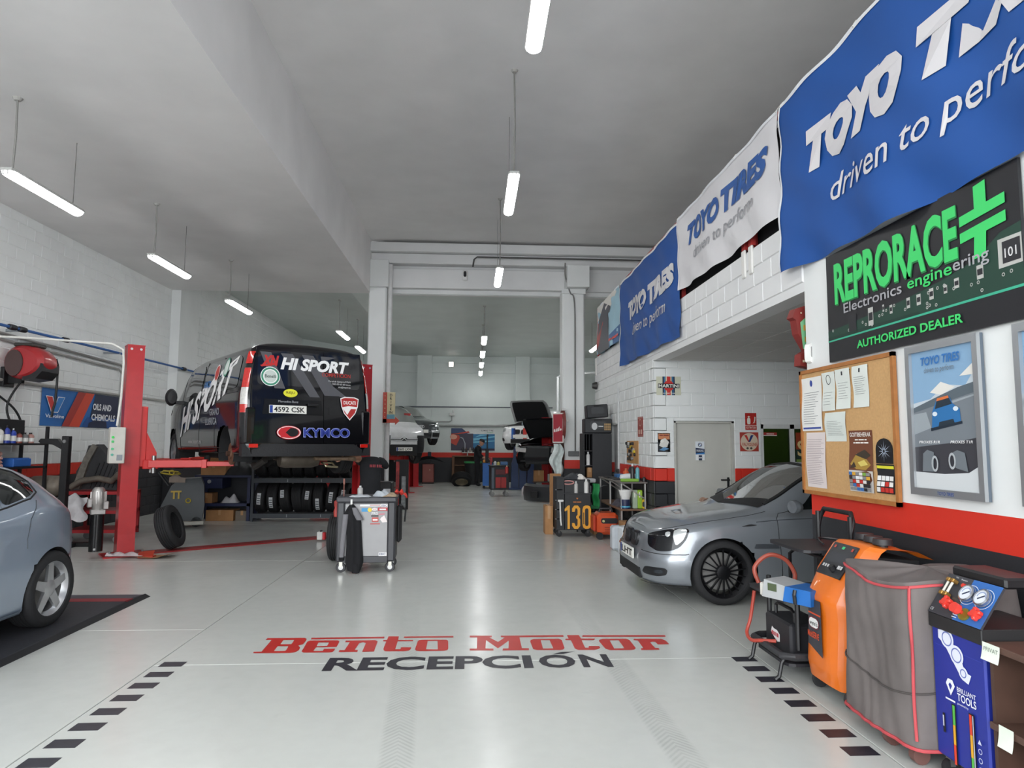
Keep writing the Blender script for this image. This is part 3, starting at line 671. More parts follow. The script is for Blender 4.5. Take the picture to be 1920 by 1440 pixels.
for sd in (1, -1):
    C1.outline([(-.82, 6.12), (-1.2, 6.1), (-1.78, 6.1), (-1.78, 6.8), (-1.35, 6.84), (-1.12, 6.7)], GLD, bmw, 'door_window', sd, .004)
    C1.outline([(-1.84, 6.1), (-2.45, 6.12), (-2.3, 6.6), (-2.05, 6.8), (-1.84, 6.82)], GLD, bmw, 'door_window', sd, .004)
    C1.seam([(-.6, 1.1), (-.6, 2), (-.57, 4), (-.57, 5.2), (-.62, 5.95), (-.74, 6.1)], M_SEAM, bmw, 'door_gap', sd)
    C1.seam([(-1.81, 1.1), (-1.81, 6)], M_SEAM, bmw, 'door_gap', sd)
    C1.seam([(.66, 6.0), (.4, 5.95), (0, 5.92), (-.3, 5.98), (-.5, 6.3)], M_SEAM, bmw, 'bonnet_gap', sd)
    C1.seam([(-.35, 4.95), (-.6, 5.0), (-1.8, 5.0), (-2.6, 5.0)], mat('5d6268', .4, .6), bmw, 'crease', sd, .004)
    C1.patch([(-.30, 3.3), (-.56, 3.3), (-.56, 3.62), (-.32, 3.62)], mat('6d7279', .3, .7), bmw, 'rubbing_strip', sd, 6, 3, .014)
    C1.outline([(-.18, 4.7), (-.28, 4.68), (-.36, 4.72), (-.28, 4.82)], M_DARK, bmw, 'side_indicator', sd, .006)
    # headlight: dark housing with rounded tail, clear indicator at its rear, two round lenses
    hl = C1.outline([(.725, 4.35), (.66, 4.15), (.56, 4.2), (.46, 4.35), (.38, 4.62), (.345, 4.95), (.36, 5.2), (.42, 5.42), (.52, 5.6), (.62, 5.68), (.70, 5.55), (.735, 5.1)], mat('15161a', .12, .2, var=0), bmw, 'headlight', sd, .007)
    C1.outline([(.50, 4.42), (.42, 4.6), (.37, 4.95), (.38, 5.22), (.46, 5.42), (.52, 5.3), (.53, 4.8)], M_LAMP, hl, 'indicator', sd, .010)
    C1.outline([(.585, 4.8), (.56, 4.9), (.56, 5.2), (.585, 5.3), (.61, 5.2), (.61, 4.9)], M_LAMP, hl, 'lens', sd, .010)
    # kidney grille
    g = MB().prism(rr(sd * .13 - .1, .505, sd * .13 + .1, .655, .04, .05), -.02, .03, lambda a, b, d: (.715 - (b - .5) * .3 + d, a, b)).build('kidney_grille', mat('1a1a1d', .3), bmw, 30)
    for k in range(6):
        MB().box(-.006, -.004, -.06, .006, .004, .06).xf(tr(.745 - .022, sd * .13 - .075 + k * .03, .58)).build('grille_bar', mat('232326', .4), g)
    # bumper: fog lamp opening, moulding
    C1.outline([(.735, 1.75), (.64, 1.72), (.565, 1.85), (.555, 2.25), (.58, 2.5), (.72, 2.5)], mat('17181b', .4), bmw, 'fog_recess', sd, .004)
    C1.outline([(.63, 1.9), (.595, 2.0), (.59, 2.2), (.62, 2.35), (.66, 2.2), (.66, 2.0)], mat('3c4146', .1, .5), bmw, 'fog_lamp', sd, .010)
    C1.patch([(.744, 3.35), (.40, 3.35), (.40, 3.75), (.744, 3.75)], mat('868b92', .3, .75, coat=1), bmw, 'bumper_moulding', sd, 12, 3, .014)
    C1.seam([(.744, 3.98), (.6, 3.98), (.45, 4.0), (.36, 3.98)], M_SEAM, bmw, 'bumper_gap', sd, .004)
    C1.patch([(.744, .72), (.36, .72), (.36, 1.15), (.744, 1.15)], mat('2a2b2e', .4), bmw, 'front_lip', sd, 12, 3, .022)
    mr = MB().lathe([(0, -.05), (.05, -.045), (.075, 0), (.07, .04), (0, .05)], ax='x', n=14).xf(Matrix.Diagonal((1, 1.35, .9, 1))).xf(tr(-.72, sd * .93, .98)).build('door_mirror', PAINT1, bmw, 40)
    MB().cyl((-.72, sd * .80, .93), (-.72, sd * .9, .96), .02, n=8).build('mirror_arm', M_DARK, mr)
MB().box(.700, -.42, .20, .752, .42, .31, .01).build('air_intake', M_DARK, bmw)
fr_ = Fr((.765, -.26, .375), (0, 1, 0), (0, 0, 1)); plate_text(fr_, '     LHT', bmw)
wp = MB().tube([(-.36, .1, .965), (-.42, .3, .985), (-.5, .52, .985)], .009, 6).build('wiper', M_DARK, bmw)
MB().box(-1.9, -.55, .3, -.9, .55, .95, .1).build('interior', mat('1b1c1e', .8), bmw)
boxes('seat', ((-1.25, .12, .9, -1.05, .5, 1.2), (-1.25, -.5, .9, -1.05, -.12, 1.2)), mat('1b1c1e', .8), bmw, .05)
MB().box(-.85, -.58, .6, -.6, .58, .93, .05).build('dashboard', mat('151617', .8), bmw)
one('rag', MB().grid(lambda u, v: (.2 * u - .1, .15 * v - .07, .035 + .03 * sin(7 * u) * cos(9 * v) + .02 * sin(13 * v) * (1 if 0 < u < 1 else 0) - .03 * (abs(u - .5) + abs(v - .5))), 12, 10), mat('8a6d5d', .9, bump=.4), 'crumpled brown and grey rag lying at the rear edge of the grey bonnet', 'rag', (2.85, 8.05, .90), smooth=60)
prints(Fr((-.78, .58, 1.05), (-1, 0, 0), (0, -.35, 1)), [('2d7fc0', P_rect(0, 0, .09, .1)), ('e8efef', P_rect(.02, .04, .07, .06))], bmw, .03)

# ---------------------------------------------------------------- silver-blue hatchback on the left
PAINT2 = mat('93a0b0', .28, .35, var=.02, coat=1, key='silverblue')
rows2 = [(.70, .22), (.94, .2), (.975, .34), (1.0, .56), (.995, .74),
    (.965, [(.87, .60), (.5, .78), (0, .86), (-.6, .9), (-2.0, .93), (-2.6, .96), (-3.0, .90), (-3.24, .78)]),
    (.89, [(.87, .64), (.5, .84), (0, .93), (-.6, .98), (-1.2, .99), (-2.0, 1.02), (-2.4, 1.07), (-2.75, 1.03), (-3.0, .97), (-3.24, .82)]),
    ([(.87, .3), (.4, .5), (0, .58), (-.6, .66), (-1.2, .62), (-2.1, .61), (-2.6, .575), (-2.95, .56), (-3.24, .42)], [(.87, .68), (.5, .88), (.1, .97), (-.3, 1.12), (-.9, 1.36), (-1.4, 1.395), (-1.9, 1.385), (-2.3, 1.34), (-2.6, 1.26), (-2.85, 1.13), (-3.05, 1.0), (-3.24, .86)]),
    ([(.87, .15), (0, .3), (-3.24, .22)], [(.87, .69), (.5, .9), (.15, .99), (-.2, 1.12), (-.9, 1.42), (-1.4, 1.45), (-1.9, 1.44), (-2.4, 1.39), (-2.75, 1.27), (-2.92, 1.12), (-3.1, .98), (-3.24, .86)]),
    ([(.87, 0), (0, 0)], [(.87, .69), (.5, .9), (.15, 1.0), (-.2, 1.13), (-.9, 1.43), (-1.4, 1.455), (-1.9, 1.45), (-2.4, 1.40), (-2.78, 1.28), (-2.94, 1.12), (-3.1, .98), (-3.24, .86)])]
W2 = [(-3.24, .42), (-3.21, .54), (-3.13, .65), (-3.0, .75), (-2.85, .82), (-2.6, .866), (-2.2, .884), (-1, .884), (0, .875), (.4, .82), (.7, .68), (.87, .4)]
seat = thing('silver_hatchback_car', 'silver-blue hatchback car with five-spoke alloy wheel cut by the left picture edge', 'car', (-4.49, 3.49, .035), -pi / 2 + radians(-1.0))
C2 = Car(.87, -3.24, W2, rows2, (0, -2.578), [.05, .03, 0, 0, .02, .06, .08, .1, .1, .1], None, .35, .31)
C2.body(PAINT2, seat, dx=.035, tn=5); C2.well(mat('1c1b1a', .9, bump=.4), seat)
for ax in (0, -2.578):
    for sd in (1, -1): wheel(seat, (ax, sd * .765, .315), .315, .225, .222, 5, 'c4c5c8', sd, .085, taper=.75)
for sd in (1, -1):
    C2.outline([(-.55, 6.1), (-.8, 6.08), (-1.1, 6.08), (-1.1, 6.88), (-.98, 6.8), (-.8, 6.65)], GLD, seat, 'door_window', sd, .005)
    C2.outline([(-1.2, 6.08), (-1.7, 6.06), (-1.95, 6.08), (-2.0, 6.45), (-1.92, 6.88), (-1.4, 6.9)], GLD, seat, 'rear_door_window', sd, .005)
    C2.outline([(-2.04, 6.12), (-2.34, 6.16), (-2.44, 6.3), (-2.42, 6.55), (-2.3, 6.78), (-2.1, 6.88), (-2.0, 6.86)], GLD, seat, 'quarter_window', sd, .005)
    C2.seam([(-1.9, 6.04), (-2.36, 6.1), (-2.48, 6.3), (-2.45, 6.6), (-2.3, 6.84), (-2.05, 6.93)], M_DARK, seat, 'window_seal', sd, .008)
    C2.seam([(-1.2, 6.02), (-1.6, 6.02), (-1.95, 6.04)], M_DARK, seat, 'window_seal', sd, .008)
    C2.seam([(-2.02, 6.08), (-1.97, 6.86)], mat('7d858d', .4, .5), seat, 'window_divider', sd, .009)
    C2.seam([(-2.42, 6.0), (-2.36, 5.5), (-2.26, 4.9), (-2.2, 4.2), (-2.2, 3.8)], mat('3c434a', .5), seat, 'door_gap', sd, .004)
    C2.seam([(-1.15, 1.1), (-1.15, 6)], M_SEAM, seat, 'door_gap', sd)
    C2.patch([(-.5, .6), (-2.2, .6), (-2.2, 1.3), (-.5, 1.3)], PAINT2, seat, 'side_skirt', sd, 10, 4, .02)
    C2.seam([(-2.96, 2.6), (-2.95, 4.0), (-3.05, 4.6)], mat('5d666f', .5), seat, 'bumper_gap', sd, .003)
    C2.patch([(-3.22, 4.7), (-3.14, 4.7), (-3.16, 5.7), (-3.22, 5.7)], mat('8e1512', .15, coat=1), seat, 'tail_light', sd, 6, 4, .008)
screen(C2, seat, -.3, -.85, -.2, -.88); screen(C2, seat, -2.98, -2.75, -2.95, -2.8, name='rear_window')
MB().box(-2.4, -.58, .3, -.6, .58, .9, .1).box(-2.3, -.55, .8, -2.1, .55, 1.2, .06).box(-1.3, .1, .8, -1.1, .55, 1.25, .06).box(-1.3, -.55, .8, -1.1, -.1, 1.25, .06).build('interior', mat('2a2d2c', .8), seat)

# ---------------------------------------------------------------- black van on the red lift
VA = radians(35.3); VH = Vector((-sin(VA), cos(VA), 0)); VU = Vector((cos(VA), sin(VA), 0))
VZ = 1.14; RC = Vector((-2.30, 9.60, VZ))
vorg = RC + VH * 4.0
van = thing('black_van', 'black delivery van with sponsor stickers raised on the red two-post lift, rear wheel off', 'van', vorg, pi / 2 + VA)
PAINT3 = mat('0c0c10', .16, .1, var=0, coat=.6, spec=.3, key='vanblack')
rows3 = [(.80, .32), (.95, .30), (.99, .42), (1.0, .62), (1.0, .92),
    (.995, [(.82, .66), (.6, .9), (.2, 1.0), (-.5, 1.06), (-4.0, 1.1)]), (.98, [(.82, .70), (.6, .97), (.2, 1.1), (-.4, 1.17), (-1.0, 1.2), (-4.0, 1.2)]),
    ([(.82, .5), (.4, .7), (0, .78), (-.5, .84), (-1.0, .82), (-3.9, .80), (-4.0, .76)], [(.82, .74), (.6, 1.0), (.25, 1.13), (0, 1.24), (-.55, 1.55), (-.95, 1.71), (-1.4, 1.75), (-3.9, 1.75), (-4.0, 1.68)]),
    ([(.82, .3), (0, .45), (-1, .5), (-4, .5)], [(.82, .75), (.6, 1.01), (.25, 1.16), (.05, 1.27), (-.6, 1.68), (-1.0, 1.82), (-1.4, 1.86), (-3.85, 1.85), (-3.96, 1.8), (-4.0, 1.72)]),
    ([(.82, 0), (0, 0)], [(.82, .75), (.6, 1.01), (.25, 1.17), (.08, 1.28), (-.6, 1.70), (-1.0, 1.84), (-1.4, 1.88), (-3.85, 1.87), (-3.96, 1.81), (-4.0, 1.73)])]
W3 = [(-4.0, .84), (-3.99, .875), (-3.96, .91), (-3.88, .938), (-3.7, .95), (-1, .95), (0, .94), (.4, .9), (.65, .8), (.82, .5)]
RT = lambda z: .075 * max(0, z - .5)
C3 = Car(.82, -4.0, W3, rows3, (0, -3.2), [.05, .03, 0, 0, 0, .1, .12, .12, .12, .12], [RT(z) for z in (.3, .3, .4, .6, .9, 1.1, 1.2, 1.68, 1.8, 1.82)], .37, .33)
C3.body(PAINT3, van, dx=.04, tn=4); C3.well(mat('151517', .8), van)
for sd in (1, -1): wheel(van, (0, sd * .82, .30), .32, .215, .21, 6, '9fa1a4', sd, .06)
wheel(van, (-3.2, -.82, .30), .32, .215, .21, 6, '9fa1a4', -1, .06)
dk = MB().lathe([(0, .06), (.06, .06), (.07, .04), (.16, .035), (.16, .01), (0, .01)], (-3.2, .80, .30), 'y', 28).build('brake_disc', mat('6b4a38', .7, .3, var=.3, scale=25), van, 40)
MB().cyl((-3.2, .80, .30), (-3.2, .9, .30), .035).build('hub', mat('4d3529', .7, .4), dk, 40)
for sd in (1, -1):
    C3.outline([(-.78, 6.05), (-1.35, 6.02), (-1.78, 6.02), (-1.78, 6.8), (-1.3, 6.84), (-1.05, 6.7)], GLD, van, 'door_window', sd, .005)
    C3.outline([(-1.9, 6.05), (-2.9, 6.02), (-3.7, 6.05), (-3.68, 6.7), (-3.5, 6.82), (-1.9, 6.85)], mat('1e2226', .06, var=0, coat=1), van, 'side_window', sd, .005)
    for xa in (-.62, -1.84, -2.72): C3.seam([(xa, 1.2), (xa, 6.9)], M_SEAM, van, 'door_gap', sd, .004)
    C3.seam([(-.6, 1.75), (-3.0, 1.75)], mat('1b1b1e', .4), van, 'crease', sd, .006)
    C3.seam([(-1.84, 5.6), (-3.75, 5.6)], mat('2c2d31', .4), van, 'slide_rail', sd, .008)
    C3.outline([(.70, 4.6), (.4, 4.7), (.2, 5.2), (.32, 5.8), (.6, 5.9)], M_LAMP, van, 'headlight', sd, .006)
    mr = MB().lathe([(0, -.1), (.09, -.09), (.12, 0), (.11, .08), (0, .1)], ax='x', n=14).xf(Matrix.Diagonal((.8, .8, 1.25, 1))).xf(tr(-.62, sd * 1.12, 1.22)).build('door_mirror', mat('1b1b1d', .5), van, 40)
    MB().box(-.7, sd * .92, 1.1, -.6, sd * 1.06, 1.16).build('mirror_arm', mat('1b1b1d', .5), mr)
    # tail light stack: red, clear, red
    def tl(z0, z1, m, nm='tail_light'):
        f = lambda u, v: (-3.992 + .085 * u, C3.side_t(-3.992 + .085 * u, z0 + (z1 - z0) * v))
        return C3.patch(None, m, van, nm, sd, 6, 6, .012, fn=f)
    RL = mat('c3170f', .12, var=.15, scale=30, coat=1)
    tl(1.53, 1.70, RL); tl(1.20, 1.47, RL); tl(.97, 1.20, mat('d6d3cf', .12, .2, var=.1, scale=30, coat=1), 'reverse_light'); tl(.86, .97, RL)
screen(C3, van, .0, -.9, .1, -.98, 7.0)
# rear: two doors, windows, stickers, plate, bumper, exhaust, axle
rf = Fr((-4.007, .82, .585), (0, -1, 0), (.075, 0, 1)); rf.dd = .0012
MB().prism([(.0, -.13), (1.005, -.13), (1.005, 1.2), (.06, 1.2), (0, .8)], 0, .012, lambda a, b, d: rf.p(a, b, d)).build('rear_door', PAINT3, van)
MB().prism([(1.012, -.13), (1.64, -.13), (1.64, .8), (1.58, 1.2), (1.012, 1.2)], 0, .012, lambda a, b, d: rf.p(a, b, d)).build('rear_door', PAINT3, van)
for a, b in ((.07, .98), (1.04, 1.57)):
    MB().prism(rr(a, .66, b, 1.15, .05, .06), .012, .017, lambda x, y, d: rf.p(x, y, d)).build('rear_window', mat('15171a', .05, var=0, coat=1), van)
GRY = '55555a'
prints(rf, [(GRY, [[(.10, 1.12), (.25, 1.12), (.45, .62), (.30, .62)], [(.38, 1.12), (.55, 1.12), (.95, .52), (.80, .52)], [(.68, 1.12), (.85, 1.12), (1.25, .55), (1.02, .55)], [(.88, .9), (1.0, .8), (1.42, .5), (1.2, .56)], [(.96, 1.12), (1.2, 1.12), (.98, 1.04)]], 'sticker'),
    ('c02a2a', [P_text('XN', .12, .94, .13, .24, .06, .3), [(.1, .93), (.3, .98), (.34, .95), (.12, .91)]], 'sticker'),
    ('f2f2f2', [P_text('HI SPORT', .38, .90, .155, 1.02, .045, .25)], 'sticker'),
    ('b5352f', [P_text('COMPETICION', .98, .83, .055, .44, .012, .0)], 'sticker'),
    ('d9d9d9', [P_text('Portal de Gamarra 9 Pa.9', 1.08, .755, .024, .34, 0), P_text('945 00 65 65 hiora', 1.14, .715, .024, .28, 0), P_text('info@hisport.es', 1.23, .675, .024, .19, 0)], 'sticker'),
    ('3f8f73', P_disc(.24, .78, .135), 'sticker'), ('f0f3f0', P_ring(.24, .78, .135, .125) + P_disc(.24, .78, .1), 'sticker'), ('c9d2cd', P_disc(.24, .78, .085), 'sticker'), ('1d3a2f', [P_text('Benelli', .24, .76, .045, .15, .012, align='c')], 'sticker'),
    ('e2df3a', P_disc(.52, .56, .1, .058), 'sticker'), ('5a3c1c', [P_text('RiEJU', .52, .553, .03, .12, .012, align='c')], 'sticker'),
    ('aeb0b4', [P_text('Mercedes-Benz', .35, .425, .03, .28, 0)], 'badge'),
    ('f4f0ee', [[(1.255, .52), (1.32, .545), (1.48, .545), (1.545, .52), (1.53, .4), (1.49, .3), (1.40, .2), (1.31, .3), (1.27, .4)]], 'sticker'),
    ('b3302e', [[(1.27, .51), (1.33, .53), (1.47, .53), (1.53, .51), (1.52, .41), (1.48, .31), (1.40, .22), (1.32, .31), (1.28, .41)]], 'sticker'), ('f4f0ee', [P_text('DUCATI', 1.40, .435, .05, .19, .025, align='c'), [(1.28, .39), (1.38, .41), (1.52, .40), (1.515, .37), (1.42, .37), (1.36, .28)]], 'sticker'),
    ('c8232c', P_disc(.50, .01, .17, .095), 'sticker'), ('f0dede', P_ring(.50, .01, .165, .15, .088, .078), 'sticker'), ('0d0d11', P_disc(.545, .012, .09, .06), 'sticker'), ('c8232c', [P_text('K', .46, -.05, .115, .15, .05, align='c')], 'sticker'),
    ('8f9ad6', [P_text('KYMCO', .70, -.048, .125, .70, .045)], 'sticker'), ('23358c', [P_text('KYMCO', .708, -.042, .112, .685, .02)], 'sticker')], van, .018)
MB().prism([(.14, .26), (1.0, .26), (.97, .47), (.17, .47)], .013, .016, lambda a, b, d: rf.p(a, b, d)).build('plate_recess', mat('09090b', .25), van)
fr_ = Fr(rf.p(.23, .275, .018), (0, -1, 0), (.06, 0, 1)); plate_text(fr_, '4592 CSK', van)
MB().box(-4.045, -.76, 1.0, -4.02, -.60, 1.04, .008).xf(tr(0, .66, -.03)).build('door_handle', M_DARK, van)
bs = [[(-4.05 + .02 * abs(k) ** 3 * .0 + (.0 if abs(y) < .8 else .05), y, .27), (-4.06 + (0 if abs(y) < .8 else .06), y, .36), (-4.04 + (0 if abs(y) < .8 else .06), y, .44), (-3.9, y, .44), (-3.88, y, .28)] for k, y in [(y, y) for y in (-.93, -.88, -.8, -.4, 0, .4, .8, .88, .93)]]
bmp = MB().loft(bs).build('bumper', mat('17171a', .55, bump=.2, scale=50), van, 30)
for sd in (1, -1): MB().box(-4.068, sd * .80 - .06, .46 - .07, -4.05, sd * .80 + .06, .46 - .02, .004).build('reflector', mat('c91a12', .2, coat=1), bmp)
for sd in (1, -1): MB().box(-4.02, sd * .84 - .07, .44, -3.97, sd * .84 + .06, .93, .02).build('rear_corner', PAINT3, van)
MB().tube([(-2.0, -.2, .2), (-3.2, -.35, .18), (-3.6, -.1, .22), (-3.85, -.15, .23), (-3.9, -.62, .23), (-4.02, -.68, .22)], .032, 10).build('exhaust_pipe', mat('7d6a58', .5, .6, var=.2, scale=20), van, 40)
MB().lathe([(0, -.3), (.1, -.28), (.12, -.2), (.12, .2), (.1, .28), (0, .3)], (-3.72, .05, .22), 'y', 16).build('silencer', mat('5d554c', .5, .6, var=.2), van, 40)
MB().cyl((-3.2, -.8, .28), (-3.2, .8, .28), .05).lathe([(0, -.14), (.1, -.1), (.13, 0), (.1, .1), (0, .14)], (-3.2, 0, .26), 'y', 14).build('rear_axle', mat('2a2724', .7, .3, bump=.2), van, 40)
MB().lathe([(0, 0), (.11, 0), (.13, .05), (.08, .1), (.1, .16), (.05, .22), (0, .22)], (-3.35, .55, .16), 'z', 14).build('air_spring', mat('1b1b1c', .7), van, 40)
MB().tube([(-3.1, .5, .2), (-3.6, .62, .12), (-3.8, .55, .22)], .045, 8).build('trailing_arm', mat('2c2825', .7, .3), van, 40)
MB().box(-2.9, -.6, .2, -.4, .6, .33, .03).build('underbody', mat('1f1e1d', .8, bump=.4), van)
MB().tube([(-3.75, -.35, .12), (-3.7, -.55, .1), (-3.62, -.5, .16), (-3.72, -.3, .17)], .018, 8, True).build('heat_shield', mat('c9c0a0', .25, .9), van, 40)
# side lettering follows the van flank
class SideFr:
    dd = .001
    def p(s, x, y, d=0): return C3.on_side(-x, y, 1, .006 + d)
sf = SideFr()
def slant(polyT, ang, ox, oy):
    t, v, f = polyT; return (t, [(ox + a * cos(ang) - b * sin(ang) * .0, oy + b + a * sin(ang)) for a, b in v], f)
prints(sf, [('e9e9e9', [slant(P_text('HI SPORT', 0, 0, .42, 2.95, .045, .35), .235, .62, .56)], 'side_lettering'), ('8f949b', [P_text('GRANO', 2.45, .86, .1, .5, .01), P_text('LUBRICA', 2.25, .72, .1, .6, .01)], 'side_lettering'), ('cfcfcf', [P_text('www.hisport.es', 1.2, .44, .07, .8, 0)], 'side_lettering'),
    ('b6352f', P_disc(2.55, 1.5, .12, .13), 'side_lettering'), ('eadfdd', P_ring(2.55, 1.5, .12, .1, .13, .11), 'side_lettering'), ('cfd8d2', P_disc(3.0, 1.55, .12, .14), 'side_lettering'), ('3f8f73', P_ring(3.0, 1.55, .12, .1, .14, .115), 'side_lettering'), ('3a78b8', [P_text('iKMCO', 1.95, 1.3, .1, .36, .02)], 'side_lettering')], van)
# ================================================================== LIFTS
M_LRED = mat('b5262a', .35, var=.06, coat=.3); M_LRED2 = mat('c7312f', .4, var=.06)
def lift(label, pl, pr_, carz, targets, detail=True, h=2.98, col=M_LRED, width=.30):
    pl = Vector((pl[0], pl[1], 0)); pr_ = Vector((pr_[0], pr_[1], 0)); u = (pr_ - pl).normalized(); a = atan2(u.y, u.x)
    t = thing('two_post_lift', label, 'car lift', pl, a); D = (pr_ - pl).length; Mi = (tr(*pl) @ rz(a)).inverted()
    for x, s_ in ((0, 1), (D, -1)):
        w = width / 2
        sec = lambda z, k=1: [(x - .11 * s_, -w * k, z), (x + .11 * s_, -w * k, z), (x + .11 * s_, -w * .75 * k, z), (x - .08 * s_, -w * .75, z), (x - .08 * s_, w * .75, z), (x + .11 * s_, w * .75 * k, z), (x + .11 * s_, w * k, z), (x - .11 * s_, w * k, z)]
        c = MB().loft([sec(.02, 1.15), sec(.3), sec(h)])
        po_ = c.build('post', col, t)
        MB().box(x - .115, -w - .005, h, x + .115, w + .005, h + .012).build('post_cap', col, po_)
        MB().box(x - .28 * (1 if s_ > 0 else .8), -w - .1, 0, x + .25, w + .1, .022).build('base_plate', col, t)
        if detail:
            for dx in (-.06, .06): MB().lathe([(0, -w - .012), (.016, -w - .012), (.018, -w)], (x + dx, 0, h - .05), 'y', 10).build('bolt', mat('dcdcdc', .3, .5), po_)
            for dx in (-.2, .2): MB().cyl((x + dx, -w - .06, .02), (x + dx, -w - .06, .09), .014, n=8).build('anchor_bolt', mat('8d8d8c', .4, .8), t)
        # carriage
        MB().box(x + (.0 if s_ > 0 else -.2), -w * .7, carz - .12, x + (.2 if s_ > 0 else 0), w * .7, carz + .75, .01).build('carriage', M_LRED2, t)
        for ya, yb in ((-w * .6, -w * .5), (w * .5, w * .6)): MB().prism([(x + s_ * .12, carz - .02), (x + s_ * .34, carz - .02), (x + s_ * .34, carz + .08), (x + s_ * .14, carz + .5)], ya, yb).build('gusset', M_LRED2, t)
        br = MB().box(x + s_ * .16, -w, carz - .15, x + s_ * .36, w, carz - .02, .008)
        br.build('arm_bracket', M_LRED2, t)
    MB().box(.12, -.14, 0, D - .12, .14, .018, .006).build('base_cover', mat('8d2526', .5, var=.1), t)
    for s_, g in targets:
        g = Mi @ Vector(g); x = 0 if s_ == 0 else D; sg = 1 if s_ == 0 else -1
        p0 = Vector((x + sg * .3, .11 * (1 if g.y > 0 else -1), carz - .08)); d = (Vector((g.x, g.y, carz - .08)) - p0); L = d.length; an = atan2(d.y, d.x)
        q = MB().box(-.06, -.075, -.05, L * .62, .075, .055, .008); arm = q.xf(tr(*p0) @ rz(an)).build('arm', M_LRED2, t)
        MB().box(L * .45, -.055, -.035, L * .97, .055, .035, .006).xf(tr(*p0) @ rz(an)).build('arm_extension', M_LRED2, arm)
        MB().box(L * .58, -.085, -.06, L * .64, .085, .065, .004).xf(tr(*p0) @ rz(an)).build('arm_collar', M_LRED2, arm)
        MB().cyl((L, 0, -.03), (L, 0, .1), .045, .05, 14).xf(tr(*p0) @ rz(an)).build('pad', mat('2b2b2c', .7), arm, 40)
        MB().cyl((0, 0, -.13), (0, 0, .12), .03, n=10).xf(tr(*p0)).build('pivot_pin', mat('9c9c9a', .35, .8), arm, 40)
    return t
LP = (-4.93, 9.93); LD = 3.62
LQ = (LP[0] + VU.x * LD, LP[1] + VU.y * LD)
def vpt(x, y): return vorg + VH * x - VU * y   # van-local ground point -> world
tg = [(0, vpt(-2.75, .62)), (0, vpt(-1.1, .62)), (1, vpt(-2.75, -.62)), (1, vpt(-1.1, -.62))]
LIFT = lift('red two-post lift carrying the black van, its post nearest the picture\'s left', LP, LQ, VZ + .22, tg, width=.25)
# pump, oil tank, control box and hose of the lift
o = MB().cyl((-.36, -.10, .10), (-.36, -.10, .60), .085, n=20).build('oil_tank', mat('141416', .25), LIFT, 40)
MB().box(-.40, -.19, .12, -.37, -.175, .15, .004).build('drain_plug', mat('c9c9c9', .3, .8), o)
mo = MB().lathe([(0, .66), (.07, .66), (.075, .72), (.085, .74), (.085, .92), (.07, .95), (.05, .97), (0, .97)], (-.36, -.10, 0), 'z', 18).build('pump_motor', mat('b9b5b2', .4, .7, var=.1), LIFT, 40)
for k in range(10):
    a_ = 2 * pi * k / 10; MB().box(.078, -.005, .75, .098, .005, .91).xf(tr(-.36, -.10, 0) @ rz(a_)).build('cooling_fin', mat('c4c0bd', .4, .7), mo)
boxes('pump_block', ((-.45, -.17, .60, -.27, -.03, .67), (-.49, -.14, .70, -.43, -.06, .82), (-.31, -.2, .67, -.24, -.12, .78)), mat('a8a4a2', .4, .7, var=.1), mo, .01)
MB().box(-.40, -.16, .665, -.3, -.05, .675).build('gasket', mat('a8a4a2', .4, .7, var=.1), mo)
cb = MB().box(-.29, -.30, 1.30, -.10, -.13, 1.80, .01).build('control_box', mat('c9c6be', .5), LIFT)
for z, c in ((1.66, '2fb04a'), (1.60, '3fa05a'), (1.5, '48a070'), (1.42, '508f80')): MB().lathe([(0, -.30), (.016, -.30), (.018, -.285)], (-.255, -.015, z), 'y', 12).build('push_button', mat(c, .3, emit=.3), cb)
MB().lathe([(0, 0), (.025, 0), (.03, .03), (0, .035)], (-.255, -.285, 1.73), 'y', 12).xf(Matrix.Identity(4)).build('emergency_stop', mat('e0a82a', .4), cb)
MB().box(-.2, -.306, 1.34, -.13, -.3, 1.42).build('rating_label', mat('8b9096', .4), cb)
MB().tube([(-.2, -.2, 1.82), (-.17, -.2, 2.2), (-.16, -.19, 2.7), (-.17, -.16, 2.9), (-.3, -.1, 2.98), (-1.1, .3, 3.02), (-1.7, .8, 3.06)], .016, 8).build('power_conduit', mat('d5d3cd', .5), LIFT, 40)
lift('red two-post lift in the far hall under the white chevron-badged car', (-4.6, 20.25), (-2.22, 21.95), 1.2, [(1, (-2.9, 22.3, 1.2)), (1, (-3.2, 21.2, 1.2))], False, 2.55)
lift('red two-post lift at the back of the far hall under the dark estate', (-4.9, 23.0), (-2.18, 25.0), 1.5, [(1, (-2.6, 25.4, 1.5))], False, 2.5)
lift('red two-post lift right of the far aisle under the dark stripped car', (2.36, 21.3), (5.0, 19.4), 1.0, [(0, (2.5, 20.6, 1.0))], False, 2.42)
bl = thing('blue_jack_unit', 'dark blue three-column jacking unit on the floor in the far hall', 'car lift', (1.75, 23.6, 0))
BLM = mat('223a66', .45)
for x, h_ in ((-.28, 1.5), (0, 1.42), (.28, 1.5)):
    c = MB().loft([[(x - .13, -.1, .06), (x + .13, -.1, .06), (x + .13, .1, .06), (x - .13, .1, .06)], [(x - .11, -.08, .9), (x + .11, -.08, .9), (x + .11, .08, .9), (x - .11, .08, .9)], [(x - .05, -.05, 1.15), (x + .05, -.05, 1.15), (x + .05, .05, 1.15), (x - .05, .05, 1.15)], [(x - .05, -.05, h_), (x + .05, -.05, h_), (x + .05, .05, h_), (x - .05, .05, h_)]]).build('column', BLM, bl)
MB().box(-.5, -.25, 0, .5, .25, .06, .01).build('base', BLM, bl)
MB().cyl((-.1, .3, .1), (.02, .3, 2.5), .05, n=10).build('ram', mat('8f979c', .4, .5), bl, 40)

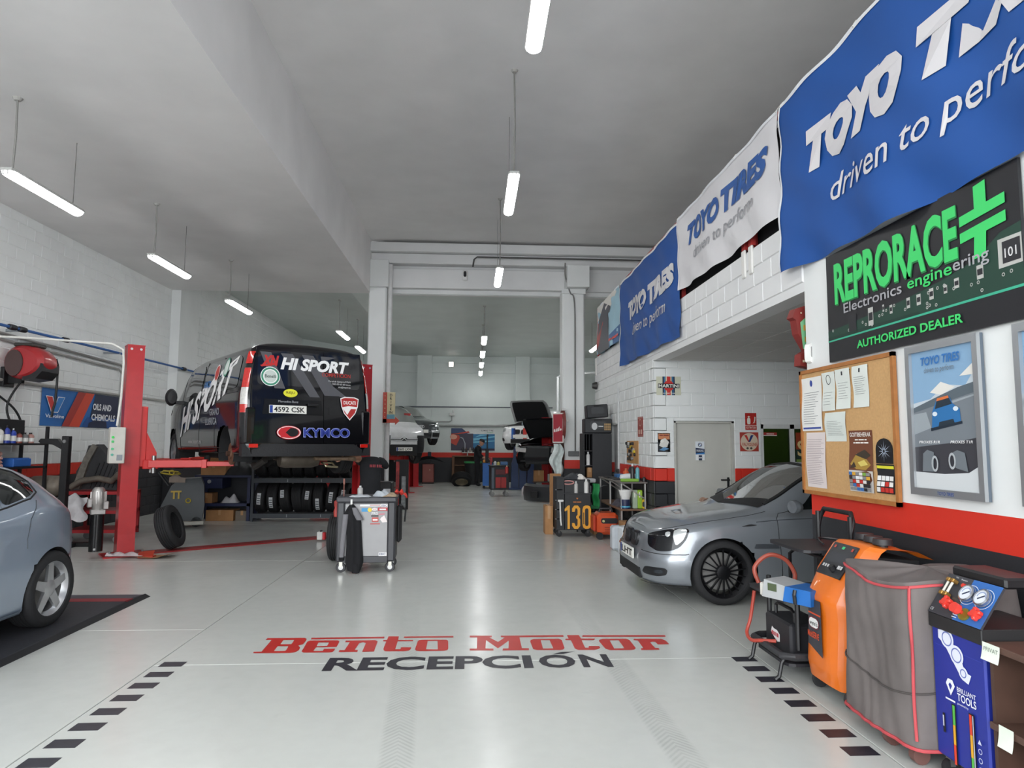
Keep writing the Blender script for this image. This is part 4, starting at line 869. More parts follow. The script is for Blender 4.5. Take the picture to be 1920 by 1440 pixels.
# ================================================================== CARS IN THE FAR HALL
def far_car(name, label, org, ang, z, car, paint, dx=.07, tn=3, skip=None, wheels=True, wr=.31):
    t = thing(name, label, 'car', (org[0], org[1], z), ang)
    car.body(paint, t, dx, tn, skip); car.well(M_DARK, t)
    for ax in car.arches:
        for sd in (1, -1): wheel(t, (ax, sd * (car.waist(ax) - .12), wr - .05), wr, .2, .21, 5, 'a4a6a8', sd, .06)
    return t
def nose_origin(nose, hd, xf): return (nose[0] - hd[0] * xf, nose[1] - hd[1] * xf)
# white car with chevron badge (left, partly behind the column)
h1 = Vector((.5, -.866)); a1 = atan2(h1.y, h1.x)
CC = Car(.82, -3.3, W3 and [(-3.3, .6), (-3.1, .8), (-2.5, .87), (0, .87), (.4, .84), (.62, .76), (.76, .60), (.82, .42)], rows3, (0, -2.7), [.05, .03, 0, 0, .03, .1, .14, .14, .14, .14], None, .36, .32)
cit = far_car('white_van_car', 'white car with chevron badge and plate 0603 LXW raised behind the left column', nose_origin((-2.1, 20.5), h1, .82), a1, 1.0, CC, mat('d9dadb', .2, .1, coat=1))
for sd in (1, -1):
    CC.outline([(.66, 4.75), (.45, 4.7), (.25, 5.0), (.3, 5.5), (.5, 5.6), (.68, 5.3)], M_LAMP, cit, 'headlight', sd, .008)
    CC.patch([(.815, 1.0), (.45, 1.0), (.45, 3.6), (.815, 3.6)], mat('1b1c1f', .5), cit, 'bumper', sd, 8, 5, .012)
    CC.outline([(-.78, 6.05), (-1.35, 6.02), (-1.78, 6.02), (-1.78, 6.8), (-1.3, 6.84), (-1.05, 6.7)], GLD, cit, 'door_window', sd, .006)
screen(CC, cit, .0, -.9, .1, -.98, 7.0)
gf = Fr((.86, -.45, .25), (0, 1, 0), (0, 0, 1)); gf.dd = .003
MB().box(.80, -.44, .22, .845, .44, .56, .02).build('lower_grille', mat('17181a', .5), cit)
prints(gf, [('1a1b1d', [P_rect(.02, .42, .88, .50)[0]], 'grille'), ('d4d6d8', [[(.0, .43), (.38, .43), (.45, .49), (.52, .43), (.9, .43), (.9, .45), (.53, .45), (.45, .515), (.37, .45), (0, .45)], [(.0, .475), (.34, .475), (.45, .57), (.56, .475), (.9, .475), (.9, .495), (.57, .495), (.45, .60), (.33, .495), (0, .495)]], 'chevron_badge')], cit, -.03)
fr_ = Fr((.86, -.26, .36), (0, 1, 0), (0, 0, 1)); plate_text(fr_, '0603 LXW', cit)
# dark estate behind it
h2 = Vector((.45, -.893)); a2 = atan2(h2.y, h2.x)
CA = Car(.745, -3.3, WAIST_S[2:], saloon_rows(), (0, -2.6), FS_S, None, .345, .32)
aud = far_car('dark_grey_car', 'dark grey car with silver bumper and ring badge raised at the back left', nose_origin((-1.8, 23.2), h2, .74), a2, 1.58, CA, mat('4a4f52', .25, .6, coat=1))
for sd in (1, -1):
    CA.outline([(.72, 4.5), (.5, 4.4), (.35, 4.9), (.45, 5.4), (.68, 5.5)], M_LAMP, aud, 'headlight', sd, .008)
    CA.patch([(.744, 1.0), (.45, 1.0), (.45, 3.9), (.744, 3.9)], mat('b9bcbe', .25, .5), aud, 'bumper', sd, 8, 5, .01)
    CA.patch([(.74, 1.6), (.60, 1.6), (.60, 2.8), (.74, 2.8)], M_DARK, aud, 'air_intake', sd, 4, 3, .02)
    CA.outline([(-.82, 6.12), (-1.2, 6.1), (-1.78, 6.1), (-1.78, 6.8), (-1.35, 6.84), (-1.12, 6.7)], GLD, aud, 'door_window', sd, .006)
screen(CA, aud, -.52, -1.12, -.36, -1.16)
gf = Fr((.76, -.3, .3), (0, 1, 0), (0, 0, 1)); gf.dd = .004
MB().prism(rr(-.30, .24, .30, .68, .06, .06), -.05, .0, lambda a, b, d: (.75 + d - max(0, b - .45) * .35, a, b)).build('grille', mat('15161a', .3), aud)
prints(gf, [('c9cbcd', P_ring(.22, .29, .05, .035) + P_ring(.275, .29, .05, .035) + P_ring(.33, .29, .05, .035) + P_ring(.385, .29, .05, .035), 'ring_badge')], aud, -.05)
fr_ = Fr((.765, -.26, .40), (0, 1, 0), (0, 0, 1)); plate_text(fr_, '', aud) if 0 else MB().box(.755, -.26, .38, .775, .26, .49).build('number_plate', M_PLATE, aud)
# white coupe with open bonnet
h3 = Vector((-.5, -.866)); a3 = atan2(h3.y, h3.x)
CW = Car(.745, -3.3, WAIST_S[2:], saloon_rows(), (0, -2.6), FS_S, None, .345, .32)
WH = mat('e3e4e4', .22, .0, coat=1)
def bay_skip(x, t): return t > 5.95 and -.42 < x < .6
whb = far_car('white_coupe', 'white coupe with blue and red stripes and open bonnet raised in the far hall', nose_origin((1.58, 22.5), h3, .74), a3, 1.42, CW, WH, skip=bay_skip)
MB().box(-.4, -.6, .35, .58, .6, .74, .03).build('engine', mat('19191b', .7, bump=.4), whb)
for sd in (1, -1):
    CW.outline([(.7, 4.5), (.5, 4.4), (.38, 4.9), (.48, 5.4), (.66, 5.5)], M_LAMP, whb, 'headlight', sd, .008)
    CW.outline([(.70, 1.7), (.56, 1.7), (.52, 2.5), (.68, 2.7)], M_DARK, whb, 'fog_recess', sd, .008)
    MB().prism(rr(sd * .14 - .11, .5, sd * .14 + .11, .66, .04, .05), -.02, .03, lambda a, b, d: (.73 - (b - .5) * .3 + d, a, b)).build('kidney_grille', M_DARK, whb)
MB().box(.70, -.36, .2, .752, .36, .34, .01).build('air_intake', M_DARK, whb)
gf = Fr((.757, -.5, .2), (0, 1, 0), (0, 0, 1)); gf.dd = .003
prints(gf, [('2d66b0', [P_rect(.18, .14, .26, .5)[0]], 'stripe'), ('1e2a66', [P_rect(.26, .14, .33, .5)[0]], 'stripe'), ('c7352c', [P_rect(.62, .14, .76, .5)[0]], 'stripe')], whb, .002)
MB().box(.765, -.26, .37, .775, .26, .48).build('number_plate', M_PLATE, whb)
def bonnet(car, parent, ang, m_in, m_out, hinge_x=-.4, hz=.93):
    def f(u, v): return car.pt(-.38 + 1.0 * u, 6.0 + 3 * v, 1), car.pt(-.38 + 1.0 * u, 6.0 + 3 * v, -1)
    mb = MB(); 
    for sd in (0, 1): mb.grid(lambda u, v, sd=sd: f(u, v)[sd], 8, 6)
    M_ = tr(hinge_x, 0, hz) @ ry(-ang) @ tr(-hinge_x, 0, -hz)
    mb.xf(M_); o = mb.build('bonnet', m_out, parent, 40)
    m2 = MB()
    for sd in (0, 1): m2.grid(lambda u, v, sd=sd: (lambda p: (p[0], p[1] * .86, p[2] - .03))(f(.06 + u * .86, v)[sd]), 8, 6)
    m2.xf(M_).build('bonnet_lining', m_in, o, 40)
bonnet(CW, whb, radians(62), mat('141518', .85), mat('c4c6c6', .3, .2))
# dark stripped car nearer
CD = Car(.745, -3.3, WAIST_S[2:], saloon_rows(), (0, -2.6), FS_S, None, .345, .32)
drk = far_car('dark_stripped_car', 'black car with bumper removed and bonnet open raised beside the right column', nose_origin((1.85, 19.4), h3, .74), a3, .82, CD, mat('1b1c20', .3, .3, coat=.6), skip=lambda x, t: bay_skip(x, t) or (x > .62 and t > 1))
MB().box(-.4, -.62, .3, .45, .62, .72, .04).build('engine', mat('151517', .7, bump=.5), drk)
MB().box(.5, -.42, .26, .56, .42, .66, .01).build('radiator', mat('202226', .6, bump=.5, scale=120), drk)
boxes('front_panel', ((.56, -.62, .64, .62, .62, .70), (.56, -.6, .24, .62, .6, .30)), mat('17181a', .6), drk, .01)
for sd in (1, -1): MB().prism([(sd * .38, .52), (sd * .74, .55), (sd * .76, .68), (sd * .42, .68)], .50, .62, lambda a, b, d: (d, a, b)).build('headlight', M_LAMP, drk)
MB().tube([(.5, .1, .74), (.2, .35, .8), (-.1, .45, .78)], .02, 8).build('coolant_hose', mat('8f2a33', .5), drk)
bonnet(CD, drk, radians(50), mat('101114', .9), mat('23252a', .3, .3))
# ================================================================== LEFT SIDE
# wall services
def pipe(name, pts, r, col, label, cat='pipe', n=8, rough=.5): return one(name, MB().tube(pts, r, n), mat(col, rough), label, cat, smooth=40)
def W(y, z, d=.05): return (XL + d, y, z)
pipe('air_line', [W(8.6, 3.27, .3), W(12, 3.3, .3), W(16, 3.32, .3), W(22, 3.3, .3), W(27.7, 3.3, .3)], .022, '2f5f9e', 'blue compressed-air line running along the left block wall')
AL = bpy.data.objects['air_line']
for y, z in ((10.2, 3.285), (10.42, 3.287), (11.5, 3.297), (16.1, 3.32)): MB().lathe([(0, -.09), (.04, -.07), (.045, 0), (.04, .07), (0, .09)], (XL + .3, y, z), 'y', 12).build('coupling', mat('14161d', .5), AL, 40)
for y, z in ((10.5, 3.285), (13.2, 3.305), (16.25, 3.32)): MB().box(XL + .016, y - .02, z - .02, XL + .32, y + .02, z + .02).build('bracket', mat('9aa0a4', .4, .5), AL)
pipe('conduit', [W(8.6, 3.28), W(10.4, 3.22), W(13.75, 3.14), W(13.95, 3.05), W(14.0, 1.4)], .022, '9c9a97', 'lower grey cable conduit sloping down the left wall behind the lift post')
pipe('conduit', [W(8.6, 3.2), W(10.4, 3.13), W(13.7, 3.05), W(13.86, 2.95), W(13.9, 1.4)], .02, 'a9a7a3', 'second grey conduit just under the sloping one on the left wall')
pipe('conduit', [W(8.6, 2.52), W(11, 2.52), W(15.9, 2.54), W(16.2, 2.54, .25)], .025, 'a3a19d', 'horizontal grey conduit at the top edge of the oils banner')
pipe('conduit', [W(17.2, 2.72), W(22, 2.68), W(27.8, 2.66)], .025, '8f8f8c', 'grey conduit on the far left wall behind the van')
# banner OILS AND CHEMICALS
def pxl(y, z, d=0): return (XL + .03 + d, y, z)
bn = thing('oil_banner', 'blue and red OILS AND CHEMICALS banner hanging on the left block wall', 'banner', (0, 0, 0))
y0, y1, zb, zt = 11.42, 13.80, 1.86, 2.49
bf = Fr((XL + .02, y0, zb), (0, 1, 0), (0, 0, 1)); bf.warp = lambda x, y: .005 * sin(x * 5 + y * 3); Wd, Hh = y1 - y0, zt - zb
MB().grid(lambda u, v: bf.p(u * Wd, v * Hh, 0), 24, 8).build('cloth', mat('2b6bb0', .6, var=.08, scale=3), bn, 60)
prints(bf, [('1d2644', [[(.57 * Wd, 0), (Wd, 0), (Wd, Hh), (.66 * Wd, Hh)]]), ('1c4f92', [[(.5 * Wd, 0), (Wd, 0), (Wd, Hh * .3), (.56 * Wd, Hh * .3)]]), ('a5322c', [[(.24 * Wd, 0), (.40 * Wd, 0), (.56 * Wd, Hh), (.42 * Wd, Hh)]]), ('d2472f', [[(.33 * Wd, 0), (.46 * Wd, 0), (.64 * Wd, Hh), (.52 * Wd, Hh)]]),
    ('e8eaee', [[(.035 * Wd, .80 * Hh), (.115 * Wd, .80 * Hh), (.145 * Wd, .56 * Hh), (.18 * Wd, .80 * Hh), (.265 * Wd, .80 * Hh), (.185 * Wd, .36 * Hh), (.105 * Wd, .36 * Hh)]]), ('c8312c', [[(.045 * Wd, .78 * Hh), (.11 * Wd, .78 * Hh), (.14 * Wd, .54 * Hh), (.11 * Wd, .38 * Hh)]]), ('2f7cc4', [[(.185 * Wd, .78 * Hh), (.255 * Wd, .78 * Hh), (.18 * Wd, .38 * Hh), (.12 * Wd, .38 * Hh)]]),
    ('f0f2f5', [P_text('Valvoline', .04 * Wd, .22 * Hh, .06, .22 * Wd, .015), P_text('OILS AND', .62 * Wd, .53 * Hh, .115, .27 * Wd, .03), P_text('CHEMICALS', .605 * Wd, .22 * Hh, .115, .35 * Wd, .03)], 'lettering')], bn, .010)
# hose reel
rl = thing('hose_reel', 'red and black hose reel bracketed to the left wall with looping black hose', 'hose reel', (XL + .018, 10.72, 2.5))
MB().box(.0, -.3, -.08, .06, -.05, .22, .01).build('wall_plate', mat('121214', .5), rl)
MB().box(.05, -.2, -.02, .25, -.12, .1).build('wall_bracket', mat('121214', .5), rl)
cs = lambda y, k: [(.27 + .31 * k * cos(a) * (1 + .12 * cos(a)), y, .30 + .27 * k * sin(a)) for a in [2 * pi * i / 20 for i in range(20)]]
MB().loft([cs(-.30, .75), cs(-.24, .95), cs(-.1, 1.0), cs(.08, .95), cs(.14, .75)]).build('reel_case', mat('a8262b', .35, coat=.4), rl, 40)
MB().loft([[(.20 + .13 * cos(a), y, .28 + .2 * sin(a)) for a in [2 * pi * i / 20 for i in range(20)]] for y in (-.32, -.29)]).build('side_cover', mat('4a3634', .5), rl, 40)
MB().prism([(.30, .02), (.5, .05), (.59, .16), (.59, .28), (.38, .30)], -.27, .15).build('front_cover', mat('1d1d20', .5), rl)
MB().box(.12, -.24, .54, .42, .1, .60, .02).build('handle', mat('3b3a36', .5), rl)
MB().tube([(.52, .17, .40), (.54, .19, .3), (.54, .2, 0), (.53, .2, -.3), (.5, .2, -.42), (.49, .2, -.52)], .018, 8).build('hose', mat('17191a', .6), rl, 40)
MB().tube(sp([(.25, -.15, .05), (.2, -.3, -.2), (.18, -.36, -.4), (.2, -.3, -.6), (.22, -.18, -.68), (.23, -.1, -.62), (.2, -.25, -.4), (.1, -.6, -.15), (.06, -1.1, .12), (.06, -1.6, .3)]), .016, 8).build('hose_loop', mat('17191a', .6), rl, 40)
# black shelving with bottles
sh = thing('black_shelf', 'black slotted metal shelf with bottles against the left wall', 'shelf', (XL + .25, 9.28, 0))
for y in (0, 1.66):
    for x in (-.18, .2): MB().box(x - .02, y - .02, 0, x + .02, y + .02, 1.83).build('upright', mat('16161a', .5), sh)
for z in (.5, 1.21, 1.56): MB().box(-.2, -.6, z - .02, .22, 1.68, z + .01).build('shelf_board', mat('141417', .5), sh)
MB().box(-.2, .3, 1.70, .1, 1.28, 1.92, .01).build('sign_box', mat('17171a', .5), sh)
def bottle(loc, h, r, c, cap, label, group='bottles and cans on the black left shelf'):
    t = thing('bottle', label, 'bottle', loc, 0, group)
    MB().lathe([(0, 0), (r, 0), (r, h * .68), (r * .75, h * .8), (r * .35, h * .86), (r * .35, h * .9)], n=12).build('body', mat(c, .4), t, 40)
    MB().lathe([(r * .42, h * .88), (r * .42, h), (0, h)], n=10).build('cap', mat(cap, .5), t, 40)
    MB().lathe([(r * 1.01, h * .15), (r * 1.01, h * .5)], n=12).build('paper_label', mat('e4e4e0', .6), t)
bc_ = [('5fa0a8', 'e0e0e0', 'teal'), ('d8d8d6', '222222', 'white'), ('6fb0b0', 'dddddd', 'pale teal'), ('e2e0dc', 'e0e0e0', 'all-white'), ('c9c7c2', '1b1b1b', 'grey'), ('2a3f9a', '222222', 'blue'), ('2c47a8', 'd0d0d0', 'bright blue'), ('8a4a40', '1b1b1b', 'brown-red'), ('6d6d6d', '1b1b1b', 'dark grey'), ('b0837a', '1b1b1b', 'pinkish')]
for k, (c, cp, nm) in enumerate(bc_): bottle((XL + .34, 9.5 + .135 * k, 1.57), (.24, .22, .25, .23, .23, .26, .22, .17, .16, .16)[k], .05, c, cp, '%s bottle, %s from the left on the black shelf' % (nm, ('first', 'second', 'third', 'fourth', 'fifth', 'sixth', 'seventh', 'eighth', 'ninth', 'tenth')[k]))
one('blue_crate', MB().box(-.12, -.2, 0, .12, .2, .12, .01).box(-.1, -.18, .12, .1, .18, .13), mat('2b62b0', .5), 'small blue plastic crate on the lower black shelf board', 'crate', (XL + .3, 10.45, 1.22))
one('rag_stack', MB().box(-.1, -.13, 0, .1, .13, .05, .015).box(-.1, -.12, .052, .1, .12, .1, .02).box(-.09, -.13, .102, .1, .12, .16, .02).box(-.09, -.12, .162, .09, .12, .23, .02), mat('c79b93', .9, var=.3, scale=20, bump=.3), 'pink and grey folded rags stacked on the lower black shelf board', 'rags', (XL + .3, 9.95, 1.22))
# black gallows post
gp = thing('engine_crane', 'black steel crane post with short arm standing before the left wall', 'crane', (-6.08, 10.4, 0))
MB().box(-.05, -.05, .03, .05, .05, 1.68, .008).build('post', mat('141416', .45), gp)
MB().prism([(-.05, 1.55), (-.12, 1.64), (-.36, 1.64), (-.39, 1.6), (-.36, 1.57), (-.18, 1.55), (-.05, 1.48)], -.035, .035).build('arm', mat('141416', .45), gp)
MB().lathe([(0, -.07), (.025, -.07), (.025, -.05)], (0, 0, 1.6), 'y', 12).build('bolt', mat('9c9c9c', .3, .8), gp)
boxes('foot', ((-.3, -.4, 0, .3, -.3, .06), (-.3, .3, 0, .3, .4, .06), (-.05, -.3, 0, .05, .3, .06)), mat('141416', .45), gp)
# gearbox / undertray heap on red trolley
tr_ = thing('red_trolley', 'red two-tier workshop trolley loaded with parts beside the lift post', 'trolley', (-6.0, 11.35, 0))
for x in (-.42, .42):
    for y in (-.28, .28): MB().box(x - .02, y - .02, .1, x + .02, y + .02, .80).build('frame_post', mat('9c2328', .4), tr_)
for z in (.16, .46, .76): MB().box(-.44, -.3, z, .44, .3, z + .05).build('tray', mat('9c2328', .4), tr_)
for x in (-.36, .36):
    for y in (-.24, .24): MB().lathe([(0, -.02), (.05, -.02), (.055, 0), (.05, .02), (0, .02)], (x, y, .055), 'y', 12).build('caster', mat('8f8f90', .4, .5), tr_, 40)
ec = thing('engine_undertray', 'large ribbed dark plastic tray with dusty metal edge leaning on the trolley', 'car part', (-6.1, 11.38, .815), 0, tilt=(0, 0))
pol = [(-.33, .02), (.32, 0), (.34, .3), (.15, .55), (-.02, .74), (-.16, .72), (-.22, .5), (-.33, .3)]
MB().prism(pol, -.08, .12).build('tray', mat('2b2b2d', .7, var=.25, scale=10, bump=.5), ec)
for k in range(7): MB().box(-.01, -.10, 0, .01, -.08, (.42, .44, .42, .38, .33, .28, .24)[k]).xf(tr(-.10 + .07 * k, 0, .04) @ ry(radians(18))).build('rib', mat('232325', .7), ec)
MB().prism([(-.36, .02), (-.24, .02), (-.12, .45), (0, .7), (-.08, .74), (-.2, .52)], -.13, -.06).build('edge', mat('6f6a62', .6, .3, var=.3, scale=15, bump=.4), ec)
one('old_silencer', MB().lathe([(0, -.3), (.1, -.27), (.16, -.2), (.17, 0), (.16, .2), (.1, .27), (0, .3)], (0, 0, .17), 'x', 18), mat('7a7166', .6, .4, var=.2, scale=8), 'brown-grey dented exhaust silencer left of the black crane post', 'exhaust silencer', (-6.78, 11.15, .72), smooth=40)
pb = thing('parts_bench', 'low black bench carrying the dented silencer by the left wall', 'bench', (-6.76, 11.4, 0)); MB().box(-.35, -.45, .66, .35, .45, .72).build('top', mat('1b1b1d', .6), pb)
boxes('leg', ((-.32, -.42, 0, -.26, -.36, .66), (.26, -.42, 0, .32, -.36, .66), (-.32, .36, 0, -.26, .42, .66), (.26, .36, 0, .32, .42, .66)), mat('1b1b1d', .6), pb)
one('exhaust_pipe_loose', MB().tube([(-.35, 0, 0), (-.2, 0, .1), (.05, .05, .14), (.25, .05, .1), (.4, 0, .22)], .05, 10), mat('6a6259', .6, .4, var=.2), 'bent loose exhaust pipe lying on the trolley under the dark tray', 'exhaust pipe', (-6.05, 11.12, .87), smooth=40)
one('plastic_bag', MB().grid(lambda u, v: (.5 * (u - .5) + .03 * sin(9 * v), -.05 + .1 * sin(pi * u) * sin(pi * v) - .03 * sin(11 * u + 5 * v), .42 * v * (1 - .35 * abs(u - .6)) + .02 * sin(13 * u)), 14, 10), mat('d9d6d8', .5, bump=.3, scale=20), 'crumpled white plastic bag hanging from the red trolley', 'plastic bag', (-6.3, 11.0, .36), smooth=60)
# leaning tyre, cardboard scraps at the lift foot
ty = thing('worn_tyre', 'worn tyre leaning against the red lift post', 'tyre', (-4.47, 10.3, .0), radians(28), tilt=(radians(0), radians(0)))
tb = tyre_mb(.32, .21, .2); tb.xf(tr(0, 0, .345) @ ry(radians(-20)) @ rz(radians(68))); tb.build('tyre', mat('232325', .8, bump=.1, scale=40), ty, 35)
one('cardboard_scrap', MB().grid(lambda u, v: (.42 * u - .2, .3 * v - .15, .01 + .10 * max(0, u - .6) * (1.5 - v) + .06 * max(0, .35 - u)), 8, 4), mat('a3805c', .9), 'opened cardboard scrap on the floor at the lift post foot', 'cardboard', (-4.38, 9.72, 0))
one('red_box_scrap', MB().box(-.1, -.05, 0, .1, .05, .03).add([(-.1, -.05, .03), (.1, -.05, .03), (.16, -.12, .12), (-.06, -.12, .1)], [(0, 1, 2, 3)]), mat('c44a38', .7), 'torn red packaging on the floor at the lift post foot', 'packaging', (-4.5, 9.70, .0))
one('clear_wrap', MB().grid(lambda u, v: (.5 * u - .25, .16 * v - .08, .012 + .05 * abs(sin(9 * u + 4 * v)) * sin(pi * v)), 16, 6), mat('d3c8ca', .3, bump=.4, scale=30), 'crumpled clear wrapping lying along the lift post base', 'wrapping', (-4.78, 9.70, .022), smooth=60)
# floor scrubber
sc = thing('floor_scrubber', 'dark grey floor scrubbing machine with yellow handles behind the lift', 'floor scrubber', (-5.55, 13.3, 0), radians(20))
MB().loft([[(-.32, -.3, .12), (.35, -.3, .12), (.35, .3, .12), (-.32, .3, .12)], [(-.36, -.32, .4), (.38, -.3, .4), (.38, .3, .4), (-.36, .32, .4)], [(-.2, -.3, .78), (.36, -.28, .78), (.36, .28, .78), (-.2, .3, .78)], [(-.05, -.26, .9), (.3, -.24, .92), (.3, .24, .92), (-.05, .26, .9)]]).build('body', mat('45494c', .5, bump=.1), sc, 50)
MB().tube([(-.25, -.26, .78), (-.42, -.26, 1.02), (-.42, .26, 1.02), (-.25, .26, .78)], .02, 8).build('handle', mat('1d1d1f', .5), sc, 40)
MB().tube([(-.40, -.2, 1.02), (-.34, -.28, 1.06), (-.1, -.28, 1.04), (-.06, -.2, 1.0), (-.2, -.16, .98)], .016, 8, True).build('yellow_grip', mat('b8a437', .5), sc, 40)
MB().box(-.2, -.34, .66, -.02, -.32, .69).build('yellow_lever', mat('c0a23a', .5), sc)
boxes('lever_arm', ((-.16, -.34, .54, -.13, -.32, .66), (-.08, -.34, .54, -.05, -.32, .66)), mat('c0a23a', .5), sc)
MB().box(-.19, -.35, .665, -.03, -.34, .685).build('yellow_lever', mat('c0a23a', .5), sc)
for x, z in ((-.2, 1.03), (.1, .5)): MB().lathe([(.03, -.34), (.045, -.35), (.05, -.33), (.035, -.32)], (x, 0, z), 'y', 14).build('yellow_ring', mat('c9b23c', .5), sc, 40)
MB().box(-.34, -.42, .05, .38, -.34, .12, .01).build('squeegee', mat('a9a69c', .5), sc)
for x in (-.2, .25): MB().lathe([(0, -.3), (.09, -.3), (.1, -.27), (.1, -.24), (0, -.24)], (x, 0, .1), 'y', 16).build('wheel', M_TYRE, sc, 40)
one('rag_on_scrubber', MB().grid(lambda u, v: (.3 * u - .15, -.06 + .06 * v, .02 + .05 * sin(5 * u) * v - .1 * (v < .2)), 8, 5), mat('8f8278', .9), 'light rag draped over the floor scrubber', 'rag', (-5.55, 13.05, .92), smooth=60)
# blue bench cabinet with boxes
bb = thing('blue_workbench', 'dark blue steel workbench with drawer against the left rear', 'workbench', (-5.6, 14.05, 0))
BLU = mat('1d2547', .45)
MB().box(-.05, -.02, .88, 1.08, .6, .93, .005).build('worktop', BLU, bb)
dr = MB().box(-.02, -.01, .66, .5, .5, .87, .005).build('drawer', BLU, bb)
MB().lathe([(.0, -.02), (.035, -.02), (.04, -.01)], (.24, 0, .80), 'y', 16).build('lock', mat('c9cacc', .3, .6), dr)
for x in (-.03, 1.0): boxes('leg', ((x, 0, 0, x + .06, .06, .88), (x, .48, 0, x + .06, .54, .88)), BLU, bb)
MB().box(-.03, 0, .30, 1.06, .55, .36).build('lower_shelf', BLU, bb)
MB().box(-.03, .54, .0, 1.06, .56, .88).build('back_panel', mat('15171f', .6), bb)
CARD = mat('a97c52', .85, var=.08)
def carton(loc, w, d, h, label, a=0, c=CARD, tape=True):
    t = thing('cardboard_box', label, 'box', loc, a); MB().box(-w / 2, -d / 2, 0, w / 2, d / 2, h, .004).build('carton', c, t)
    if tape: MB().box(-.025, -d / 2 - .002, h * .55, .025, -d / 2, h).box(-.025, -d / 2, h, .025, d / 2, h + .002).build('tape', mat('b98f63', .4), t)
    return t
carton((-5.28, 14.2, .93), .5, .35, .26, 'large cardboard box on the dark blue workbench under the lift arm')
carton((-5.3, 14.24, 1.192), .2, .25, .14, 'small cardboard box stacked on the large one on the blue workbench')
carton((-5.43, 14.25, .36), .24, .3, .2, 'small cardboard box on the lower shelf of the blue workbench')
carton((-5.15, 14.3, 0), .55, .4, .22, 'long cardboard box on the floor under the blue workbench')
carton((-4.72, 14.3, 0), .26, .3, .2, 'grey cardboard box with white label under the blue workbench', 0, mat('7b7064', .8))
one('white_cloth_heap', MB().grid(lambda u, v: (.36 * u - .18, .22 * v - .1, .16 * sin(pi * u) * sin(pi * v) * (1 + .4 * sin(11 * u)) ), 12, 8), mat('c6c4c6', .8, bump=.3), 'crumpled white cloth on the lower shelf of the blue workbench', 'cloth', (-4.98, 14.22, .362), smooth=60)
one('black_sack', MB().grid(lambda u, v: (.55 * u - .27, .4 * v - .2, .3 * sin(pi * u) ** .6 * sin(pi * v) ** .6 + .02 * sin(17 * u) * sin(9 * v)), 14, 10), mat('16171a', .5, bump=.5), 'black plastic sack lying on the blue workbench beside the large carton', 'sack', (-4.78, 14.2, .932), smooth=60)
# tyre rack
rk = thing('tyre_rack', 'dark grey steel tyre rack with two rows of new tyres at the left rear', 'rack', (-4.5, 13.98, 0))
RK = mat('3a3f45', .5)
for x in (0, 2.02):
    for y in (0, .5): MB().box(x, y, 0, x + .05, y + .05, 1.5).build('upright', RK, rk)
for z in (.07, .78):
    for y in (0, .5): MB().box(.05, y, z, 2.02, y + .05, z + .09).build('beam', RK, rk)
    MB().box(.05, .05, z + .06, 2.02, .5, z + .075).build('shelf_deck', mat('24272b', .7), rk)
for z in (.085, .795):
    for x in (.72, 1.4): MB().box(x, -.008, z, x + .015, 0, z + .06).build('beam_clip', mat('8b9095', .5), rk)
def tyre_thing(loc, a, tilt, label, lab=None, r=.31, w=.21, flat=False):
    t = thing('tyre', label, 'tyre', loc, 0, 'new tyres on the dark grey rack')
    q = tyre_mb(r, w, r * .64); q.xf(tr(0, 0, r + abs(sin(tilt)) * .0) @ ry(tilt) @ rz(pi / 2 + a)); q.build('tyre_body', M_TYRE, t, 35)
    if lab:
        zc, hh, xx = lab; c = Matrix(tr(0, 0, r) @ ry(tilt))
        lb = MB().grid(lambda u, v: (xx + .075 * (u - .5), -(r + .004) * cos(zc + hh * (v - .5)), (r + .004) * sin(zc + hh * (v - .5))), 1, 6).xf(c)
        lo_ = lb.build('paper_label', mat('d5d8da', .6), t)
        l2 = MB()
        for k in range(4): l2.grid(lambda u, v, k=k: (xx + .06 * (u - .5), -(r + .006) * cos(zc + hh * (.12 + .2 * k + .08 * v - .5)), (r + .006) * sin(zc + hh * (.12 + .2 * k + .08 * v - .5))), 1, 1)
        l2.xf(c).build('label_print', mat('5a6066', .6), lo_)
lo = [(.16, .06, (-.05, .75, 0)), (.40, 0, (-.32, .75, .0)), (.65, -.1, (.3, .5, -.02)), (.9, -.1, None), (1.1, .05, (.2, .55, .02)), (1.33, 0, (-.45, .85, 0)), (1.6, .1, (.05, .7, 0)), (1.84, .06, (.3, .5, 0))]
names = ('first', 'second', 'third', 'fourth', 'fifth', 'sixth', 'seventh', 'eighth')
for k, (x, tl_, lb) in enumerate(lo): tyre_thing((-4.5 + x, 14.28, .16), 0, tl_, 'new tyre%s on the lower rack shelf, %s from the left' % (' with white label' if lb else '', names[k]), lb)
for k in range(8): tyre_thing((-4.5 + .17 + .24 * k, 14.28, .87), 0, (.04, .0, .0, .03, 0, 0, .05, 0)[k], 'black tyre on the upper rack shelf, %s from the left' % names[k], (.25, .5, 0) if k in (0, 1) else None)
# oil can on the floor, tyre behind the tool trolley
oc = thing('small_can', 'small white and red can standing on the red lift floor cover', 'can', (-2.47, 11.25, .02))
MB().box(-.06, -.045, 0, .03, .045, .13, .01).build('can', mat('e3e1dd', .4), oc); MB().box(.03, -.045, 0, .075, .045, .12, .01).build('red_side', mat('c5222c', .4), oc); MB().lathe([(.02, .13), (.02, .15), (0, .15)], n=10).build('cap', mat('19191a', .5), oc)
t2 = thing('standing_tyre', 'tyre standing upright behind the grey tool trolley', 'tyre', (-1.84, 9.42, 0), radians(20))
q = tyre_mb(.32, .2, .21); q.xf(tr(0, 0, .32) @ rz(radians(70))); q.build('tyre_body', M_TYRE, t2, 35)

